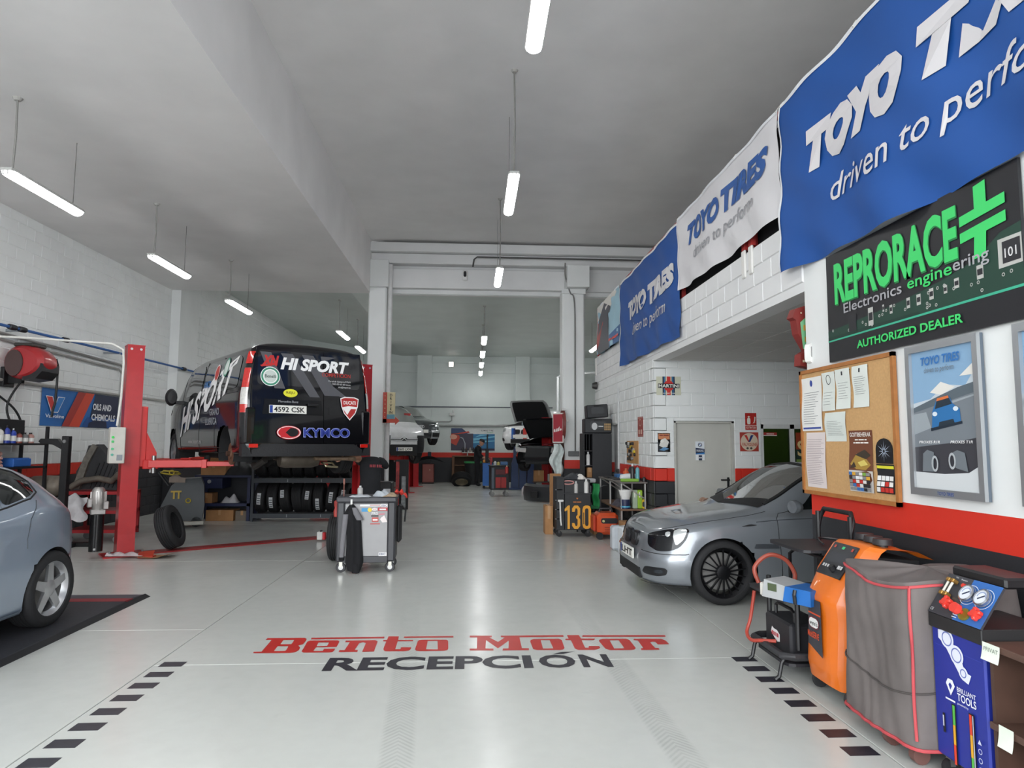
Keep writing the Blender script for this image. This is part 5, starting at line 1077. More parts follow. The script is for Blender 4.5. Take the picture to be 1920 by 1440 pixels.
# drive-on platform under the hatchback
pf = thing('alignment_platform', 'low black drive-on platform with red strip under the silver hatchback', 'platform', (0, 0, 0))
MB().box(-5.5, .6, 0, -3.385, 6.95, .033, .012).build('deck', mat('2c2d33', .7, bump=.1, scale=40), pf)
MB().prism([(6.95, 0), (7.12, 0), (7.12, .024), (6.95, .033)], -5.4, -3.42, lambda a, b, d: (d, a, b)).build('red_strip', mat('8f2a30', .6, var=.15), pf)
MB().prism([(7.12, 0), (7.38, 0), (7.38, .004), (7.12, .024)], -5.3, -3.44, lambda a, b, d: (d, a, b)).build('ramp_plate', mat('4c4d55', .6), pf)
MB().prism([(-3.385, 0), (-3.33, 0), (-3.385, .03)], .6, 7.3, lambda a, b, d: (a, d, b)).build('edge_strip', mat('17181b', .7), pf)
# ================================================================== RIGHT WALL: railing, banners, signs
rail = thing('mezzanine_railing', 'red tubular railing with dark infill along the mezzanine edge', 'railing', (0, 0, 0))
RR = mat('a32f2c', .45)
MB().cyl((XR + .05, 1.0, 4.79), (XR + .05, 15.45, 4.79), .03).build('top_rail', RR, rail)
for y in (2.0, 5.92, 6.7, 9.08, 12.8, 15.4): MB().box(XR + .02, y - .03, 3.6, XR + .08, y + .03, 4.8).build('post', RR, rail)
for z in (3.95, 4.4): MB().cyl((XR + .05, 12.8, z), (XR + .05, 15.4, z), .02).build('mid_rail', RR, rail)
MB().box(XR + .09, 1.0, 3.63, XR + .1, 15.0, 4.72).build('infill', mat('17181c', .8), rail)
for y in (6.62, 6.8):
    b = MB().box(XR - .035, y - .045, 3.36, XR - .007, y + .045, 3.66, .01).build('post_bracket', mat('e2e0dc', .5), rail)
    MB().box(XR - .03, y - .035, 3.66, XR + .02, y + .035, 3.95).build('red_stub', RR, rail)
MB().box(XR - .035, 15.36, 3.2, XR - .007, 15.44, 3.6, .01).build('post_bracket', mat('e2e0dc', .5), rail)
def wall_fr(y, z, d=.0): return Fr((XR - .009 - d, y, z), (0, -1, 0), (0, 0, 1))
def banner(label, y0, y1, z0, z1, col, items, ph=0, amp=.02, sag=.0, hem='e4e6ea'):
    t = thing('brand_banner', label, 'banner', (0, 0, 0)); w, h = y0 - y1, z1 - z0
    f = wall_fr(y0, z0, .055); f.dd = .0025
    f.warp = lambda x, y: amp * sin(x * 4.1 + ph + 1.5 * (1 - y / h)) * (.35 + .65 * (1 - y / h)) + amp * .6 * sin(x * 9 + y * 4 + ph) * (1 - y / h) + .35 * amp * sin((x * .6 + y) * 14 + ph)
    MB().grid(lambda u, v: f.p(u * w, v * h - sag * sin(pi * u) * (1 - v), 0), 60, 24).build('cloth', mat(col, .65, var=.05, scale=2), t, 80)
    prints(f, items(w, h), t, .010)
    MB().grid(lambda u, v: f.p(u * w, h - .035 + .035 * v, .006), 60, 1).build('hem', mat(hem, .6), t)
    MB().grid(lambda u, v: f.p(.0 + .03 * u, h * v, .006), 1, 20).build('side_hem', mat(hem, .6), t)
    for x in (.02, w * .33, w * .66, w - .02):
        MB().tube([f.p(x, h - .02, .01), f.p(x, h + .03, -.02), f.p(x + .02, h + .05, -.12)], .008, 6).build('tie', mat('d8d4cc', .6), t)
    return t
def subtext(t, x, z, w, hgt, bold, shear=.22): return P_text(t, x, z, hgt, w, bold, shear, 3)
banner('large blue tyre banner with white lettering at the top right, cut by the picture edge', 5.80, 2.1, 3.16, 4.74, '104d98', lambda w, h: [('d3d0d2', [subtext('TOYO', .48, .76, 1.30, .30, .09), subtext('TIRES', 1.90, .76, 1.5, .30, .09)], 'lettering'), ('d3d0d2', [subtext('driven to perform', .80, .37, 2.35, .2, .004)], 'lettering')], .4, .03, .05)
banner('white tyre banner with blue lettering between the two blue banners', 8.92, 5.84, 3.72, 4.73, 'd9d7d9', lambda w, h: [('24569c', [subtext('TOYO', .42, .52, 1.15, .24, .06), subtext('TIRES', 1.66, .52, 1.22, .24, .06)], 'lettering'), ('9a9a9f', [subtext('driven to perform', .64, .28, 1.9, .14, .0)], 'lettering')], 2.0, .02, .03)
banner('smaller blue tyre banner hanging over the side wall beyond the white one', 12.55, 8.94, 3.08, 4.69, '104d98', lambda w, h: [('d3d2d4', [subtext('TOYO', .62, .80, 1.28, .28, .07), subtext('TIRES', 2.0, .80, 1.45, .28, .07)], 'lettering'), ('d3d2d4', [subtext('driven to perform', .9, .46, 2.15, .19, .004)], 'lettering')], 1.1, .025, .0)
banner('printed poster banner with red and light blue picture at the far end of the railing', 14.9, 12.62, 3.6, 4.70, '9fc3d3', lambda w, h: [('dedbd4', [[(.0, h * .7), (w * .6, h * .75), (w, h), (0, h)]]), ('4a4a52', [[(0, 0), (w * .55, 0), (w * .5, h * .5), (w * .62, h * .78), (w * .35, h * .95), (w * .12, h * .7)]]), ('a33a34', [[(0, h * .1), (w * .2, h * .25), (w * .3, h * .6), (.1, h * .65)]]), ('2a5f97', [[(w * .6, 0), (w, 0), (w, h * .3), (w * .62, h * .22)]]), ('cf4a44', P_bars(w * .62, h * .1, w * .34, .05), 'lettering')], .2, .02)
# REPRORACE dealer board
rb = thing('dealer_board', 'black AUTHORIZED DEALER board with large green lettering and circuit picture', 'sign board', (0, 0, 0))
f = wall_fr(5.16, 2.26, .02); plate(f, 1.92, .86, .018, '1e1e22', rb, 'board'); f.dd = .0006
LG = '3fcf6c'; random.seed(3)
pcb = [[(0, .17), (1.92, .17), (1.92, .52), (1.78, .50), (1.6, .40), (1.3, .345), (.9, .30), (.4, .27), (0, .25)]]
comp = []; holes = []; dark = []; sil = []
for k in range(26):
    x = .05 + 1.8 * random.random(); y = .2 + (.05 + .1 * x / 1.9) * random.random(); holes += P_ring(x, y, .011, .006, n=10)
for x, y, w_, h_ in ((.55, .2, .06, .13), (.72, .27, .02, .05), (.8, .24, .03, .06), (.98, .24, .035, .07), (1.08, .24, .04, .07), (1.2, .25, .04, .07), (1.33, .26, .03, .05), (1.42, .27, .04, .06), (1.6, .28, .05, .08)):
    comp += P_rect(x, y, x + w_, y + h_); dark += P_rect(x + w_ * .1, y + h_ * .28, x + w_ * .9, y + h_ * .72)
sil += P_rect(1.76, .30, 1.92, .46); dark += P_rect(1.79, .32, 1.91, .44) + P_rect(.3, .2, .4, .32)
prints(f, [('1f3f33', pcb), ('17352b', [P_rect(.0, .17, 1.1, .2)[0]]), ('3fae8c', [[(0, .16), (1.92, .17), (1.92, .185), (0, .172)]]), ('b9b9b4', comp + sil + holes), ('29292d', dark), ('d8d8d8', [P_text('101', 1.805, .35, .05, .08, .01)]),
    ('1f7a40', [P_text('REPRORACE', .128, .452, .30, 1.345, .045)]), (LG, [P_text('REPRORACE', .12, .46, .30, 1.345, .035), [(1.49, .62), (1.83, .65), (1.83, .71), (1.70, .70), (1.70, .83), (1.61, .82), (1.61, .69), (1.49, .68)], [(1.49, .52), (1.83, .55), (1.83, .61), (1.49, .58)], [(1.59, .40), (1.68, .41), (1.69, .54), (1.60, .53)]], 'lettering'),
    ('a9a9ad', [P_text('Electronics', .24, .355, .075, .70, .008), P_text('ering', 1.42, .375, .075, .28, .008)], 'lettering'), (LG, [P_text('engine', 1.0, .365, .075, .41, .012)], 'lettering'), (LG, [P_text('AUTHORIZED DEALER', .40, .06, .055, 1.08, .025)], 'lettering')], rb, .001)
# cork notice board
nb = thing('notice_board', 'cork notice board in a wooden frame on the right wall', 'notice board', (0, 0, 0))
f = wall_fr(5.63, 1.22, .015); plate(f, 1.25, .99, .014, mat('c39a68', .9, bump=.2, scale=60), nb, 'cork'); WOOD = mat('a76c38', .5, var=.12, scale=14)
for x0, y0_, x1, y1_ in ((-.03, -.03, 1.28, 0), (-.03, .99, 1.28, 1.02), (-.03, -.03, 0, 1.02), (1.25, -.03, 1.28, 1.02)):
    MB().prism(P_rect(x0, y0_, x1, y1_)[0], -.014, .012, lambda a, b, d: f.p(a, b, d)).build('frame', WOOD, nb)
def paper(x, z, w, h, label, col='e6e6e2', items=None, seedk=0):
    t = thing('notice', label, 'notice', (0, 0, 0)); g = Fr(f.p(x, z, .003), f.U, f.V); g.dd = .0005
    g.warp = lambda a, b: .006 * sin(b / h * 6 + seedk) * (1 if a < w * .9 else .6) + .004
    MB().grid(lambda u, v: g.p(u * w, v * h, 0), 4, 10).build('sheet', mat(col, .7, var=.02), t, 60)
    prints(g, items or [], t, .0015)
    for a, b in ((.015, h - .015), (w - .015, h - .015)): MB().lathe([(0, .012), (.006, .01), (.006, .004)], g.p(a, b, 0), 'x', 8).xf(Matrix.Identity(4)).build('pin', mat('2a2a2e', .4), t)
def lines(w, h, y0_, y1_, n, m0=.12): return [P_rect(w * m0, y0_ + (y1_ - y0_) * k / n, w * (1 - m0 - .25 * random.random()), y0_ + (y1_ - y0_) * k / n + h * .007)[0] for k in range(n)]
GT = '6b6e72'
paper(.0, .50, .33, .45, 'tall white notice with blue crest at the top left of the cork board', items=[('3a4f9e', P_disc(.16, .40, .022, .028, 14) + [P_rect(.02, .015, .31, .03)[0]]), (GT, lines(.33, .45, .06, .34, 14))])
paper(.345, .655, .19, .31, 'pale notice with round no-smoking drawing, second along the board\'s top row', 'd9ded8', [('3a3c40', P_ring(.095, .25, .035, .029, .04, .034, 20)), (GT, lines(.19, .31, .05, .17, 5))], 1)
paper(.55, .66, .2, .31, 'pale official notice with small crest, third along the board\'s top row', 'dadfd9', [('3a3c40', P_rect(.09, .26, .11, .29)), (GT, lines(.2, .31, .08, .22, 7, .15))], 2)
paper(.785, .66, .2, .31, 'pale official notice with dense text, last along the board\'s top row', 'dadfd9', [('3a3c40', P_rect(.09, .26, .11, .29)), (GT, lines(.2, .31, .1, .24, 9))], 3)
paper(.37, .41, .30, .23, 'wide pale notice pinned under the top row of the board', 'd5dbd5', [(GT, lines(.3, .23, .05, .17, 9))], 4)
paper(.05, .03, .31, .455, 'long pinkish sheet of fine print at the lower left of the board', 'ddd2d0', [('9a8c8e', lines(.31, .455, .03, .41, 26, .06))], 5)
random.seed(11)
lg = []
for k in range(6):
    for j in range(5): lg.append((random.choice(['e8e6e2', 'c8352c', '3c6fb0', '2b2b2e', 'd9a53a', '7fae4a', 'f0f0f0', '8c8c8c']), P_rect(.008 + .048 * k, .008 + .028 * j, .008 + .048 * k + .042, .008 + .028 * j + .023)))
paper(.70, .04, .30, .45, 'brown event poster with race car picture on the lower middle of the board', '6e3f28', [('d9d5cf', P_rect(.0, .0, .3, .155)), ('a8863c', [[(.02, .2), (.1, .28), (.2, .26), (.28, .2), (.22, .16), (.1, .165)]]), ('3c3328', [[(.08, .27), (.2, .31), (.28, .27), (.22, .24)], [(.02, .17), (.07, .22), (.1, .18)]]), ('d8c56a', [[(.12, .215), (.2, .235), (.25, .2), (.16, .185)]]), ('efe9e2', [P_text('GOITIBEHERAK', .015, .405, .03, .27, .012), *P_bars(.08, .377, .15, .009), *P_bars(.06, .354, .19, .01, (2, 6, 4, 5))], 'lettering')] + lg, 6)
paper(1.04, .05, .20, .2, 'lower black sponsor sheet with yellow strip at the board\'s right', '1c1c1f', [('e0dc3a', P_rect(.005, .17, .195, .19))] + [(random.choice(['e8e6e2', 'eeeeee', 'c8352c', 'f0f0f0']), P_rect(.006 + .049 * k, .008 + .04 * j, .047 + .049 * k, .04 + .04 * j)) for k in range(4) for j in range(3)], 7)
t = thing('notice', 'black arched card with silver star picture at the board\'s right', 'notice', (0, 0, 0)); g = Fr(f.p(1.04, .255, .006), f.U, f.V); g.dd = .0006
MB().prism([(0, 0), (.19, 0), (.19, .1)] + [(.095 + .095 * cos(a), .1 + .075 * sin(a)) for a in [pi * i / 10 for i in range(1, 10)]] + [(0, .1)], 0, .002, lambda a, b, d: g.p(a, b, d)).build('sheet', mat('141519', .5), t)
prints(g, [('a9b6c6', [[(.095 + .012 * cos(a + .26), .085 + .012 * sin(a + .26)), (.095 + (.08 if k % 2 else .06) * cos(a), .085 + (.08 if k % 2 else .06) * sin(a)), (.095 + .012 * cos(a - .26), .085 + .012 * sin(a - .26))] for k, a in enumerate([2 * pi * i / 12 for i in range(12)])])], t, .003)
# framed tyre posters (a plain car stands in for the pictured one)
def framed(y, label, full=True):
    t = thing('framed_poster', label, 'poster', (0, 0, 0)); g = wall_fr(y, 1.29, .02); g.dd = .0007; w, h = .63, .95
    plate(g, w, h, .018, '5b6672', t, 'backing')
    for q in (P_rect(0, 0, w, .045)[0], P_rect(0, h - .045, w, h)[0], P_rect(0, .045, .04, h - .045)[0], P_rect(w - .04, .045, w, h - .045)[0]):
        MB().prism(q, 0, .022, lambda a, b, d: g.p(a, b, d)).build('frame', mat('b4b7ba', .3, .7, var=.02), t)
    x0, x1 = .04, w - .04
    its = [('86a9c8', [[(x0, .5), (x1, .55), (x1, h - .045), (x0, h - .045)]]), ('c3ccd3', [[(x0, .58), (.2, .60), (.34, .68), (.5, .66), (x1, .76), (x1, .62), (.3, .58), (x0, .54)]]), ('e2dfd8', [[(.2, .64), (.3, .7), (.42, .66), (.3, .62)], [(.46, .72), (x1, .80), (x1, .72)]]),
        ('59646c', [[(.3, .62), (.44, .655), (x1, .68), (x1, .60), (x0, .52), (x0, .55)]]), ('767d84', [[(x0, .14), (x1, .14), (x1, .62), (x0, .52)]]), ('9aa2a8', [[(x0, .38), (.2, .42), (.16, .52), (x0, .51)], [(.35, .57), (x1, .61), (x1, .6), (.35, .555)]]), ('3a3a40', [[(x0, .14), (x1, .14), (x1, .36), (.4, .33), (x0, .30)]]), ('cfd3d5', [[(x0, .045), (x1, .045), (x1, .2), (.5, .155), (.3, .14), (x0, .145)]]),
        ('1d2a38', [[(.20, .40), (.47, .44), (.47, .455), (.20, .42)]]), ('2b6ea8', [[(.21, .42), (.46, .455), (.455, .53), (.40, .56), (.375, .605), (.26, .59), (.22, .52)]]), ('22303c', [[(.245, .535), (.395, .56), (.37, .60), (.265, .587)], [(.27, .425), (.41, .445), (.40, .47), (.28, .455)]]), ('d9743c', [[(.262, .582), (.372, .597), (.365, .612), (.27, .6)]]), ('d7e2ea', P_disc(.245, .505, .022, .014, 12) + P_disc(.425, .53, .022, .014, 12)),
        ('6f767c', [[(.11, .15), (.21, .15), (.22, .27), (.16, .285), (.12, .26)], [(.40, .18), (.5, .16), (.48, .27), (.42, .285), (.38, .27)]]), ('b0b5b8', P_ring(.225, .2, .03, .018, .05, .035, 16) + P_ring(.375, .22, .03, .018, .05, .035, 16)),
        ('f2f2f2', [P_text('PROXES R1R', .09, .325, .016, .19, .012, .2), P_text('PROXES T1R', .37, .325, .016, .18, .012, .2)], 'lettering'), ('2f6fb2', [P_text('TOYO TIRES', .14, .815, .05, .34, .03, .15)], 'lettering'), ('6b747c', [P_text('driven to perform', .17, .765, .035, .26, 0, .15)], 'lettering')]
    prints(g, its if full else its[:8], t, .001); g2 = Fr(g.p(0, 0, .022), g.U, g.V); prints(g2, [('2f55a0', [P_text('TOYO TIRES', .25, .012, .02, .14, .01, .15)], 'lettering')], t, .001)
framed(4.2, 'silver framed tyre poster with blue racing car on the right wall')
framed(3.32, 'second silver poster frame, only its edge showing at the right picture border', False)
# movement sensor
sn = thing('motion_sensor', 'white motion sensor on the corner of the right wall', 'sensor', (XR - .012, 5.54, 2.30), radians(25))
MB().prism(rr(-.04, 0, .04, .17, .03, .04), -.05, .0).build('housing', mat('ecebe8', .4), sn, 30)
MB().prism(rr(-.02, .05, -.006, .14, .006, .01), -.055, -.05).build('lens', mat('9b9b9a', .3), sn)
# painted shield sign on the pillar end, seen edge-on
ss = thing('shield_sign', 'vintage green and dark red shield sign fixed to the far side of the pillar', 'sign', (XR - .02, 5.62, 2.27), radians(12))
sp_ = [(.16, 0), (.03, .02), (.04, .12), (.12, .16), (.02, .3), (0, .42), (-.04, .44), (0, .52), (.1, .55), (.26, .54), (.26, .1)]
MB().prism([(-.05 + x * .9, z) for x, z in sp_], .0, .08).build('shield', mat('7c2a26', .5, var=.15), ss)
g = Fr((-.05, -.002, 0), (1, 0, 0), (0, 0, 1)); g.dd = .001
prints(g, [('79b88a', [[(.06, .17), (.20, .14), (.22, .40), (.12, .47), (.04, .40)]]), ('c99a4a', P_bars(.07, .33, .13, .05, (2, 2, 2)) + P_bars(.08, .23, .11, .045, (2, 1, 2)), 'lettering'), ('d8cdb0', P_bars(.05, .05, .13, .02, (2, 3, 2, 3)) + P_disc(.05, .485, .008, n=8) + P_disc(.1, .495, .008, n=8) + P_disc(.15, .5, .008, n=8), 'lettering')], ss, .001)
# ---------------------------------------------------------------- signs on the office front (Y = 10.5)
def of(x, z, d=.008): return Fr((x, 10.5 - d, z), (1, 0, 0), (0, 0, 1))
def wsign(name, label, fr, w, h, base, items, th=.006, cat='sign', dd=.0012):
    t = thing(name, label, cat, (0, 0, 0)); fr.dd = dd
    MB().prism(P_rect(0, 0, w, h)[0], 0, th, lambda a, b, d: fr.p(a, b, d)).build('panel', mat(base, .4, var=.02), t); prints(fr, items, t, th + .001); return t
wsign('wall_sign', 'racing team sign with blue and red stripes and red disc on the office wall', of(2.92, 2.385), .40, .30, 'cfcfba', [('1f2a44', [P_rect(.10, 0, .15, .3)[0], P_rect(.25, 0, .3, .3)[0]]), ('3d7fb0', [P_rect(.125, 0, .14, .3)[0], P_rect(.26, 0, .275, .3)[0]]), ('c9302a', [P_rect(.17, 0, .23, .3)[0]]), ('c9302a', P_disc(.2, .15, .085)), ('1a1d26', P_rect(.025, .115, .375, .185)), ('f0efe8', [P_text('MARTINI', .035, .125, .05, .33, .02), P_text('RACING TEAM', .105, .02, .02, .19, .005)], 'lettering')])
wsign('wall_sign', 'vintage poster sign with white race cars left of the office door', of(2.93, 1.48), .2, .30, '2a2c30', [('c8825a', P_rect(.01, .2, .19, .29)), ('d8d6d0', [[(.02, .1), (.06, .2), (.12, .22), (.18, .16), (.15, .08), (.08, .07)]]), ('e6e4de', P_disc(.07, .17, .03, .022)), ('5f8fb8', [[(.02, .03), (.1, .08), (.18, .05), (.1, .02)]]), ('7a2f28', P_bars(.025, .255, .15, .018, (4, 6)), 'lettering')])
wsign('extinguisher_sign', 'red EXTINTOR fire extinguisher sign right of the office door', of(4.36, 1.84), .185, .27, 'b52a24', [('ece8dc', P_ring(.092, .135, .0, .0) if 0 else [P_rect(0, .068, .185, .075)[0]]), ('ece8dc', [rr(.03, .09, .085, .19, .015, .02), P_rect(.05, .19, .068, .215)[0], [(.02, .2), (.06, .225), (.09, .205), (.06, .212)]]), ('ece8dc', [[(.11 + .012 * k, .1), (.17, .12 + .028 * k), (.15, .12 + .03 * k)] for k in range(4)]), ('f0e6dc', [P_text('EXTINTOR', .015, .018, .035, .155, .015)], 'lettering')])
wsign('wall_sign', 'square red sign with cream disc and V emblem right of the office door', of(4.265, 1.495), .305, .305, 'b3453a', [('d9c7b0', P_disc(.152, .152, .142)), ('c1352c', [[(.07, .26), (.115, .26), (.155, .15), (.135, .15)]]), ('2a3a78', [[(.135, .15), (.165, .15), (.225, .26), (.18, .26)]]), ('b3402f', [P_text('VALVOLINE', .03, .085, .055, .245, .012)], 'lettering'), ('4a4640', P_disc(.12, .05, .02, .018, 10) + P_disc(.18, .05, .02, .018, 10))])
dsg = wsign('door_sticker', 'small white and blue parking sign with roundel on the office door', Fr((3.56, 10.555, 1.35), (1, 0, 0), (0, 0, 1)), .145, .30, 'dfe4ea', [('dfe4ea', P_rect(0, .09, .145, .3)), ('23314f', [[(.0, .09), (.145, .11), (.145, .18), (.0, .2)]]), ('3f7fc0', [[(0, .095), (.145, .095), (.145, .125), (0, .105)]]), ('e8ecf0', [P_text('PARKING', .015, .135, .035, .115, .006)], 'lettering'), ('20304f', P_disc(.072, .245, .033)), ('f0f2f4', P_disc(.072, .245, .023)), ('3f76b8', [[(.072, .245), (.072, .268), (.049, .245)], [(.072, .245), (.072, .222), (.095, .245)]]), ('e9ebec', P_rect(0, 0, .145, .092)), ('2a3350', P_rect(.045, .0, .1, .08)), ('e9ebec', P_bars(.052, .03, .04, .02, (2, 2)), 'lettering')])
wsign('window_sticker', 'red and white sticker strip on the glazed office entrance', Fr((4.67, 10.525, 1.745), (1, 0, 0), (0, 0, 1)), .22, .055, 'a8302f', [('ece8e6', P_rect(0, 0, .22, .012)), ('f0ecea', [P_text('FERODO', .05, .02, .024, .12, .01)], 'lettering')])
wsign('window_poster', 'orange and blue poster with script lettering inside the glazed office entrance', Fr((5.2, 10.525, .75), (1, 0, 0), (0, 0, 1)), .6, 1.05, '2c3f38', [('9b3f22', P_rect(0, .78, .6, 1.05)), ('7c9a4c', P_rect(0, .38, .6, .62)), ('2f6fb0', P_rect(0, 0, .6, .38)), ('16234a', P_disc(.28, .14, .22, .2)), ('d9e2ea', [P_rect(.1 + .07 * k, .29 - .06 * abs(k - 2), .125 + .07 * k, .315 - .06 * abs(k - 2))[0] for k in range(5)]), ('e0c68a', [P_text('Seni', .02, .68, .24, .5, .02)], 'lettering')])
# ---------------------------------------------------------------- side wall (X = 2.88): red plate, key board
wsign('wall_sign', 'tall narrow red sign on the white side wall near the office corner', Fr((XR - .012, 11.50, 1.73), (0, -1, 0), (0, 0, 1)), .36, .34, '9c3b33', [('d8b8a8', P_ring(.18, .24, .09, .075, .06, .05, 18) + [P_rect(.06, .04, .15, .12)[0], P_rect(.2, .04, .3, .12)[0], P_rect(.02, .015, .34, .022)[0], P_rect(.02, .318, .34, .325)[0]])])
kb = thing('key_board', 'cork key board crowded with keys and yellow tag on the side wall', 'key board', (0, 0, 0)); g = Fr((XR - .012, 12.32, 1.26), (0, -1, 0), (0, 0, 1)); g.dd = .004
plate(g, .85, .40, -.012, mat('b98b58', .9), kb, 'cork')
random.seed(5)
for k in range(26):
    a, b = random.random() * .62, random.random() * .34; c = random.choice(['1f1f22', '2a2a2c', 'd9c23a', '8a8a88', 'b7b4ae', '1b1b1d', '3b332c'])
    MB().prism(rr(a, b, a + .07, b + .05, .02, .015), .013, .03 + .02 * random.random(), lambda x, y, d: g.p(x, y, d)).build('key', mat(c, .5), kb)
pipe('wall_conduit', [(XR - .03, 12.98, 2.70), (XR - .03, 12.98, 2.0), (XR - .03, 12.98, .95)], .022, 'c3c4c4', 'white vertical conduit on the side wall beside the doorway')
sk = thing('socket', 'black industrial socket below the conduit on the side wall', 'socket', (XR - .01, 12.98, 1.02))
MB().box(-.07, -.05, -.05, -.02, .05, .1, .01).build('housing', mat('2a2b2d', .5), sk); MB().cyl((-.06, 0, .03), (-.14, 0, -.03), .03, n=12).build('plug', mat('1d1d1f', .5), sk, 40)
wl_ = thing('wall_spotlight', 'small dark spotlight on the side wall end under the railing', 'lamp', (XR - .01, 15.3, 2.95))
MB().lathe([(0, 0), (.06, 0), (.09, .08), (.09, .1), (0, .09)], (-.12, 0, 0), 'x', 14).xf(Matrix.Identity(4)).build('lamp_head', mat('3b3a38', .5), wl_, 40); MB().box(-.1, -.02, -.02, 0, .02, .02).build('arm', mat('3b3a38', .5), wl_)
# fire extinguisher standing by the glazed entrance
fe = thing('fire_extinguisher', 'red fire extinguisher hanging beside the glazed office entrance', 'fire extinguisher', (4.42, 10.40, .52))
MB().lathe([(0, 0), (.075, 0), (.08, .03), (.08, .42), (.05, .5), (.025, .52), (.025, .56), (0, .56)], n=16).build('cylinder', mat('a3241f', .3, coat=.5), fe, 40)
MB().box(-.03, -.02, .56, .08, .02, .6, .005).box(-.02, -.015, .61, .1, .015, .63, .005).build('valve_handle', mat('1c1c1d', .5), fe); MB().tube([(.02, 0, .58), (.12, -.02, .55), (.13, -.02, .35), (.1, -.02, .2)], .012, 6).build('hose', mat('17171a', .5), fe, 40)
MB().box(-.04, .08, .3, .04, .1, .4).build('bracket', mat('8a2a26', .5), fe)
# ================================================================== EQUIPMENT AT THE NEAR RIGHT
BK = mat('1a1a1c', .45); BK2 = mat('26262a', .5, bump=.1)
ct = thing('tester_trolley', 'black tubular three-tier battery trolley by the right wall', 'trolley', (2.12, 4.55, 0))
for y in (.04, .48):
    MB().tube([(.12, y, .2), (.12, y, .6), (.12, y, .62)], .018, 8).build('front_post', BK, ct, 40); MB().tube([(.03, y, .16), (.0, y, .12), (-.02, y, .03), (-.05, y, .008)], .014, 8).build('foot', BK, ct, 40)
    MB().tube([(.52, y, .1), (.52, y, 1.1)], .018, 8).build('rear_post', BK, ct, 40)
    MB().lathe([(0, -.02), (.08, -.02), (.085, 0), (.08, .02), (0, .02)], (.55, y, .087), 'y', 16).build('wheel', M_TYRE, ct, 40)
MB().tube([(.52, .04, .98), (.54, .04, 1.06), (.55, .08, 1.12), (.55, .44, 1.12), (.54, .48, 1.06), (.52, .48, .98)], .018, 8).build('handle', BK, ct, 40)
def tray(z, x0, x1, y0, y1): return MB().prism(rr(x0, y0, x1, y1, .06, .06), z - .02, z, lambda a, b, d: (a, b, d))
tray(.88, .14, .6, -.02, .54).build('top_shelf', BK2, ct); tray(.55, -.02, .6, -.04, .56).build('middle_shelf', BK2, ct); tray(.12, .02, .58, .0, .52).build('base_tray', BK2, ct)
MB().tube([(.5, -.02, .17), (.06, -.02, .17), (0, .03, .17), (0, .49, .17), (.06, .54, .17), (.5, .54, .17)], .026, 8).build('bumper_rail', mat('2b2b2e', .5), ct, 40)
MB().tube([(.3, .02, .56), (.3, .02, .78), (.32, .05, .82), (.32, .45, .82), (.3, .5, .78), (.3, .5, .56)], .014, 8).build('guard_rail', BK, ct, 40)
bx = thing('battery_box', 'black booster battery box with small red and white logo on the trolley base', 'battery box', (2.2, 4.62, .122))
MB().box(0, 0, 0, .28, .40, .24, .015).build('case', BK2, bx); MB().tube([(.06, .06, .24), (.06, .06, .3), (.06, .1, .32), (.06, .3, .32), (.06, .34, .3), (.06, .34, .24)], .012, 8).build('handle', BK, bx, 40)
g = Fr((-.001, .30, .09), (0, -1, 0), (0, 0, 1)); g.dd = .0008
prints(g, [('e8e6e6', [[(0, .03), (.02, .07), (.05, .06), (.1, .06), (.14, .04), (.14, -.01), (.1, -.02), (.05, .0)]]), ('b8323a', P_bars(.012, .012, .11, .028, (2, 1, 2, 1, 2)), 'lettering')], bx, .001)
dv = thing('battery_tester', 'grey and blue battery tester with display on the trolley middle shelf', 'tester', (2.16, 4.72, .552), radians(-62))
q = lambda mb: mb.xf(ry(radians(0)))
MB().prism([(0, 0), (.17, 0), (.19, .10), (.02, .12)], -.16, .06).build('case', mat('a9abac', .4), dv); MB().prism([(.17, 0), (.38, 0), (.38, .1), (.19, .10)], -.165, .065).build('blue_case', mat('2767b0', .4), dv)
MB().box(.05, -.163, .05, .12, -.158, .1).build('display', mat('4f5a42', .2), dv); MB().box(.0, -.15, .0, -.03, -.1, .09, .008).build('handle', mat('c7c4bd', .4), dv)
MB().tube([(.27, -.17, .0), (.27, -.18, .06), (.27, -.17, .09)], .012, 6).build('stand', BK, dv)
one('red_cable', MB().tube(sp([(2.15, 5.0, .57), (2.13, 5.02, .68), (2.24, 5.02, .77), (2.36, 5.0, .74), (2.42, 4.98, .64), (2.40, 4.96, .57)]), .016, 8), mat('a24a3a', .5), 'red-brown jumper cable looped over the trolley middle shelf', 'cable', smooth=40)
one('red_lead', MB().tube(sp([(2.14, 5.06, .5), (2.11, 5.07, .3), (2.07, 5.05, .20), (2.06, 4.95, .17), (2.10, 4.86, .19), (2.18, 4.8, .2)]), .013, 8), mat('b04436', .5), 'red-brown lead hanging down to the black battery box', 'cable', smooth=40)
one('black_cable', MB().tube(sp([(2.5, 4.7, .90), (2.55, 4.85, .92), (2.68, 4.8, .91), (2.7, 4.7, .85), (2.66, 4.62, .7), (2.66, 4.6, .58)]), .008, 6), BK, 'thin black cable coiled on the trolley top shelf', 'cable', smooth=40)
